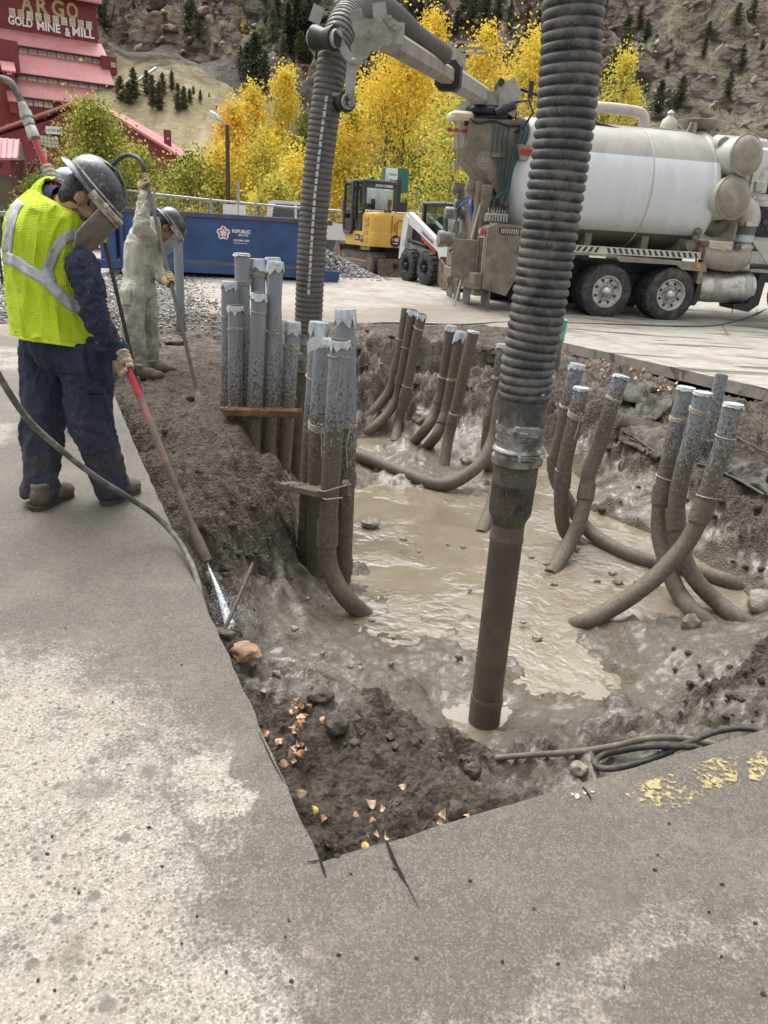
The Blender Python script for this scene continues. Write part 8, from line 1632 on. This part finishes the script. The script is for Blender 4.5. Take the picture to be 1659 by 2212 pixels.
# vest
M_HIVIS = None; t = NT('hi_vis_mesh'); o_ = t.obj(); v = t.vor(o_, 150, 'F1', .15).outputs[0]; c_ = t.mix(t.maprange(v, .0015, .0030, .65, 0), (.62, .78, .02), (.42, .50, .015)); c_ = t.mix(t.maprange(t.noise(o_, 4.5, 7, .72), .56, .68, 0, .65), c_, (.30, .33, .04)); c_ = t.mix(t.maprange(t.noise(o_, 30, 5, .7), .64, .70, 0, .6), c_, (.12, .11, .05)); cr = t.noise(t.scalev(o_, 1, 1, .35), 11, 4, .5, 1.0)
t.bsdf(Base_Color=c_, Roughness=.75, Normal=t.bump(t.math('ADD', t.math('MULTIPLY', t.math('ABSOLUTE', t.math('SUBTRACT', cr, .5)), 2.5), t.math('MULTIPLY', v, 12)), .5, .012)); M_HIVIS = t.m
M_REFL = mat('reflective_tape', (.44, .46, .50), .35, .2, .15, 8, .25, 30, (.25, .24, .22), .6, 12); M_HEM = mat('hi_vis_binding', (.60, .76, .02), .7)
rv = [(D(121, 716, 3.835), .247, .185), (D(117, 690, 3.84), .24, .18), (D(110, 630, 3.85), .228, .17), (D(101, 560, 3.86), .228, .168), (D(104, 505, 3.85), .245, .165), (D(110, 468, 3.86), .232, .145), (D(114, 446, 3.87), .185, .115), (D(118, 432, 3.875), .12, .09), (D(120, 430, 3.875), .10, .085)]
NV, NU = 84, 112; cs = catmull([r[0] for r in rv], 12); ws = np.interp(np.linspace(0, 1, NV), np.linspace(0, 1, len(rv)), [r[1] for r in rv]); ds = np.interp(np.linspace(0, 1, NV), np.linspace(0, 1, len(rv)), [r[2] for r in rv])
cs = [cs[min(int(k/(NV-1)*(len(cs)-1)), len(cs)-2)].lerp(cs[min(int(k/(NV-1)*(len(cs)-1))+1, len(cs)-1)], k/(NV-1)*(len(cs)-1) % 1) for k in range(NV)]
vs = []; hemdrop = lambda th: -.045*math.sin(th)
for k in range(NV):
    a_ = (cs[min(k+3, NV-1)]-cs[max(k-3, 0)]).normalized(); u_ = k/(NV-1); tl = (rt1*.0+a_); l_ = (rt1-tl*rt1.dot(tl)).normalized(); q_ = tl.cross(l_)
    for i in range(NU):
        th = 2*math.pi*i/NU; sup = lambda x: math.copysign(abs(x)**.85, x); p = cs[k]+l_*(ws[k]*sup(math.cos(th)))+q_*(ds[k]*sup(math.sin(th))); fold = mnoise.noise(Vector((math.cos(th)*2.6+u_*2.2, math.sin(th)*2.6, u_*2.4)))*.018+.016*(1-min(1, 4*abs(mnoise.noise(Vector((math.cos(th)*3.5+u_*3.2, math.sin(th)*3.5-u_*1.5, u_*2+4))))))
        d_ = (p-cs[k]).normalized(); vs.append(p+d_*fold*(1.25-.7*u_)+a_*(.085*(1-u_)**2.2*(-1 if False else 1)*(-math.cos(th)*.9))-a_*(.012*(1-u_)**3*math.sin(th*3)))
b = MB(); b.v = [tuple(p) for p in vs]
for k in range(NV-1):
    for i in range(NU):
        j = (i+1) % NU; th = 360*i/NU; u_ = k/(NV-1)
        # which way is the back: the section angle whose direction is -f
        b.f.append((k*NU+i, k*NU+j, (k+1)*NU+j, (k+1)*NU+i)); x = Vector(vs[k*NU+i])-cs[k]; bk = math.degrees(math.atan2(x.dot(rt1), -x.dot(f1_)))       # 0 back, + right side
        s_ = 0
        if .30 < u_ < .39 and abs(bk) > 100: s_ = 1
        elif u_ > .39 and 118 < abs(bk) < 145: s_ = 1
        if k < 2: s_ = 2
        b.mi.append(s_)
o = b.build('safety_vest', [M_HIVIS, M_REFL, M_HEM], w1, 80, True); o.modifiers.new('t', 'SOLIDIFY').thickness = .004
vm = o.data; bvv = BVHTree.FromPolygons([v.co+w1.location for v in vm.vertices], [tuple(p.vertices) for p in vm.polygons])
def tape(px, w, lift=.004):
    P = catmull([Vector((x, y, 0)) for x, y in px], 10); rows = []
    for k, p in enumerate(P):
        t_ = (P[min(k+1, len(P)-1)]-P[max(k-1, 0)]).normalized(); n_ = Vector((-t_.y, t_.x, 0)); row = []
        for q in (-.5, -.25, 0, .25, .5):
            h = bvv.ray_cast(CAMPOS, ray(*(p+n_*w*q)[:2]).normalized()); row.append(None if h[0] is None else h[0]+h[1]*(lift if h[1].dot(ray(p.x, p.y)) < 0 else -lift))
        if all(x is not None for x in row): rows.append(row)
    if len(rows) > 2:
        b = MB(); b.add([x for r in rows for x in r], [(a*5+c, a*5+c+1, (a+1)*5+c+1, (a+1)*5+c) for a in range(len(rows)-1) for c in range(4)]); q = b.build('reflective_strip', M_REFL, o, 80, True); q.modifiers.new('t', 'SOLIDIFY').thickness = .0015
tape([(8, 556), (30, 562), (60, 582), (95, 602), (120, 626), (150, 655), (175, 668)], 25); tape([(196, 512), (170, 506), (145, 512), (126, 530), (114, 556), (104, 585), (110, 612)], 25); tape([(52, 428), (36, 448), (26, 474), (20, 505), (16, 545)], 20)
# pocket, hip pocket and seams laid on the coveralls
def patch(bv, px, nu, nv, lift, name, m, root):
    """a piece of cloth sewn on: corner pixels clockwise"""
    P = []; b = MB()
    for j in range(nv+1):
        for i in range(nu+1):
            u, v = i/nu, j/nv; x = (px[0][0]*(1-u)+px[1][0]*u)*(1-v)+(px[3][0]*(1-u)+px[2][0]*u)*v; y = (px[0][1]*(1-u)+px[1][1]*u)*(1-v)+(px[3][1]*(1-u)+px[2][1]*u)*v
            h = bv.ray_cast(CAMPOS, ray(x, y).normalized()); P.append((h[0]+h[1]*(lift if 0 < i < nu and 0 < j < nv else lift*.35)) if h[0] is not None else None)
    if any(p is None for p in P): return
    b.add(P, [(j*(nu+1)+i, j*(nu+1)+i+1, (j+1)*(nu+1)+i+1, (j+1)*(nu+1)+i) for j in range(nv) for i in range(nu)]); o = b.build(name, m, root, 80, True); o.modifiers.new('t', 'SOLIDIFY').thickness = .003; return o
patch(bv1, [(108, 732), (184, 744), (192, 812), (122, 808)], 10, 10, .005, 'back_pocket', M_NAVY, w1); patch(bv1, [(46, 700), (52, 760), (50, 815), (40, 760)], 6, 6, .007, 'back_pocket', M_NAVY, w1); patch(bv1, [(185, 812), (222, 824), (224, 852), (190, 850)], 6, 6, .008, 'leg_pocket', M_NAVY, w1)
# water jet with spray
jt = LB+la*.005; je = D(497, 1352, 2.98); b = MB(); ax = je-jt; J_ = resample([jt, jt.lerp(je, .5)+Vector((0, 0, .015)), je], .02); b.tube(J_, [.0035+.022*(i/len(J_))**1.4 for i in range(len(J_))], 10, (False, False))
t = NT('jet_water'); p_ = t.pos(); n_ = t.noise(p_, 90, 4); em = t.bsdf(Base_Color=(.86, .90, .94), Roughness=.35, Alpha=t.maprange(n_, .35, .62, .15, .85)); M_JET = t.m
o = b.build('water_jet', M_JET, smooth=60); tag(o, 'white jet of water shooting from the red lance into the mud', 'water')
b = MB(); rr = random.Random(8)
for k in range(1500):
    u = rr.random()**.45; c_ = jt.lerp(je, min(u*1.05, 1.0)); s = .003+.085*u**2.2; q = c_+Vector((rr.gauss(0, s), rr.gauss(0, s), abs(rr.gauss(0, s*.7)))); b.ball(q, rr.uniform(.0006, .0017), 6, 4)
tag(b.build('spray', mat('spray_drops', (.80, .82, .84), .3, alpha=.75), smooth=60), 'fine spray of droplets where the jet hits the mud', 'water', None, 'stuff')
# ---- man in pale coveralls
GA, GB = D(312, 372, 7.42), D(437, 893, 6.35); ga = (GB-GA).normalized(); l2 = thing('dark_lance', 'thin dark steel lance held upright by the man in pale coveralls', 'lance', on_line(GA, GB, 880))
g1_, g2_ = on_line(GA, GB, 840), on_line(GA, GB, 872); b = MB(); b.tube([GA, g1_], .0165, 12); b.build('tube', mat('steel_lance', (.075, .068, .062), .5, .3, .3, 12, 0, 40, (.16, .13, .1), .6, 7), l2, 50, True)
b = MB(); b.lathe(g1_, ga, [(0, .017), (0, .022), (.05, .022), (.06, .03), (.17, .032), (.18, .014), (.2, .01)], 14); b.build('nozzle', M_LMUD, l2, 40, True)
b = MB(); b.tube(catmull([D(238, 365, 7.7), D(248, 352, 7.68), D(262, 340, 7.6), D(280, 335, 7.55), D(298, 342, 7.47), D(308, 358, 7.43), GA], 6), .020, 10); b.build('feed_hose', M_BLK, l2, 60, True)
b = MB(); jj = GB+ga*.02; b.tube([jj, jj+ga*.22], [.005, .02], 8); tag(b.build('water_jet', M_JET, smooth=60), 'short misty jet from the dark lance on the left bank', 'water')
tilt = R(52); fh2 = Vector((.95, .32, 0)).normalized(); c2 = Vector((0, 0, 1))*math.cos(tilt)+fh2*math.sin(tilt); gg2 = fh2*math.cos(tilt)-Vector((0, 0, 1))*math.sin(tilt); lt2 = Vector((fh2.y, -fh2.x, 0))
hu, hw = on_line(GA, GB, 388), on_line(GA, GB, 600)
J2 = dict(pelvis=D(300, 618, 7.62), hipR=D(287, 632, 7.5), hipL=D(312, 630, 7.72), kneeR=D(288, 710, 7.48), kneeL=D(318, 706, 7.74), ankR=D(297, 782, 7.5), ankL=D(324, 776, 7.74), shR=D(322, 512, 7.46), elR=D(304, 492, 7.25), wrR=D(313, 425, 7.36), shL=D(338, 515, 7.78), elL=D(336, 580, 7.78), wrL=D(350, 602, 7.50), neck=D(338, 494, 7.6))
rg2 = [(D(300, 612, 7.62), .175, .14), (D(298, 592, 7.62), .165, .13), (D(301, 565, 7.62), .18, .145), (D(306, 535, 7.62), .19, .15), (D(313, 512, 7.62), .185, .13), (D(324, 498, 7.62), .12, .09)]
w2, bv2, rt2, f2_ = person('man in pale dirty coveralls raising one gloved hand on a dark lance by the dumpster', (J2['pelvis'].x, J2['pelvis'].y, terr(J2['pelvis'].x, J2['pelvis'].y)), J2, (.80, .60, 0), rg2, D(359, 494, 7.62), (c2, gg2, lt2), M_PALE, M_HAT, M_SHIELD2, M_GLOVE2, {'R': (hu, ga), 'L': (hw, ga)}, .0165, vox=.011, amp=.010, lr=(.12, .108, .095), ar=(.085, .072, .055), beard=False)
def onz(px, py): p = onterr(px, py); return Vector((p.x, p.y, p.z-.008))
boot(w2, onz(288, 814), onz(332, 818)); boot(w2, onz(316, 806), onz(352, 804))
patch(bv2, [(312, 545), (324, 553), (322, 578), (308, 570)], 5, 5, .008, 'chest_pocket', M_PALE, w2); patch(bv2, [(262, 622), (285, 622), (283, 662), (264, 660)], 6, 6, .008, 'back_pocket', M_PALE, w2)
# ---- third man, mostly hidden behind the man in the vest
f3 = Vector((.9, .43, 0)).normalized(); tilt = R(30); c3 = Vector((0, 0, 1))*math.cos(tilt)+f3*math.sin(tilt); g3 = f3*math.cos(tilt)-Vector((0, 0, 1))*math.sin(tilt); l3 = Vector((f3.y, -f3.x, 0)); Y3 = 5.5
TA_, TB_ = D(207, 440, Y3), D(268, 700, Y3-.1); ta = (TB_-TA_).normalized(); TB2 = D(300, 842, 5.4)
t3 = thing('dark_lance', 'thin black lance between the two men, mostly behind the yellow vest', 'lance', TB2); b = MB(); b.tube([TA_, TB_, TB2], .014, 10); b.build('tube', mat('black_lance', (.03, .028, .027), .5, .2, .3, 12), t3, 50, True); b = MB(); b.cyl(TB_.lerp(TB2, .8), TB2, .022); b.build('nozzle', M_LMUD, t3, 40, True)
hx1, hx2 = on_line(TA_, TB_, 470), on_line(TA_, TB_, 505)
J3 = dict(pelvis=D(130, 690, Y3), hipL=D(120, 700, Y3+.1), hipR=D(142, 702, Y3-.08), kneeL=D(112, 790, Y3+.1), kneeR=D(136, 792, Y3-.05), ankL=D(104, 868, Y3+.05), ankR=D(128, 872, Y3-.05), shL=D(120, 498, Y3+.18), shR=D(140, 508, Y3-.17), elL=D(150, 530, Y3+.2), elR=D(168, 540, Y3-.1), wrL=D(190, 492, Y3+.05), wrR=D(196, 520, Y3-.02), neck=D(134, 462, Y3))
rg3 = [(D(130, 680, Y3), .175, .14), (D(128, 640, Y3), .17, .13), (D(127, 580, Y3), .18, .14), (D(128, 520, Y3), .19, .14), (D(129, 492, Y3), .18, .11), (D(131, 472, Y3), .11, .08)]
w3, bv3, _, _ = person('man in dark coveralls with a shiny blue grey hard hat, hidden behind the yellow vest', (J3['pelvis'].x, Y3, 0), J3, f3, rg3, D(148, 432, Y3), (c3, g3, l3), M_DKC, M_HAT3, M_SHIELD2, M_GLOVE, {'L': (hx1, ta), 'R': (hx2, ta)}, .014, vox=.014, beard=False)
p = G(100, 890, 0); boot(w3, D(96, 884, Y3) * 1 - Vector((0, 0, D(96, 884, Y3).z)), D(125, 880, Y3+.1) - Vector((0, 0, D(125, 880, Y3+.1).z))); boot(w3, D(120, 890, Y3-.08) - Vector((0, 0, D(120, 890, Y3-.08).z)), D(150, 885, Y3) - Vector((0, 0, D(150, 885, Y3).z)))
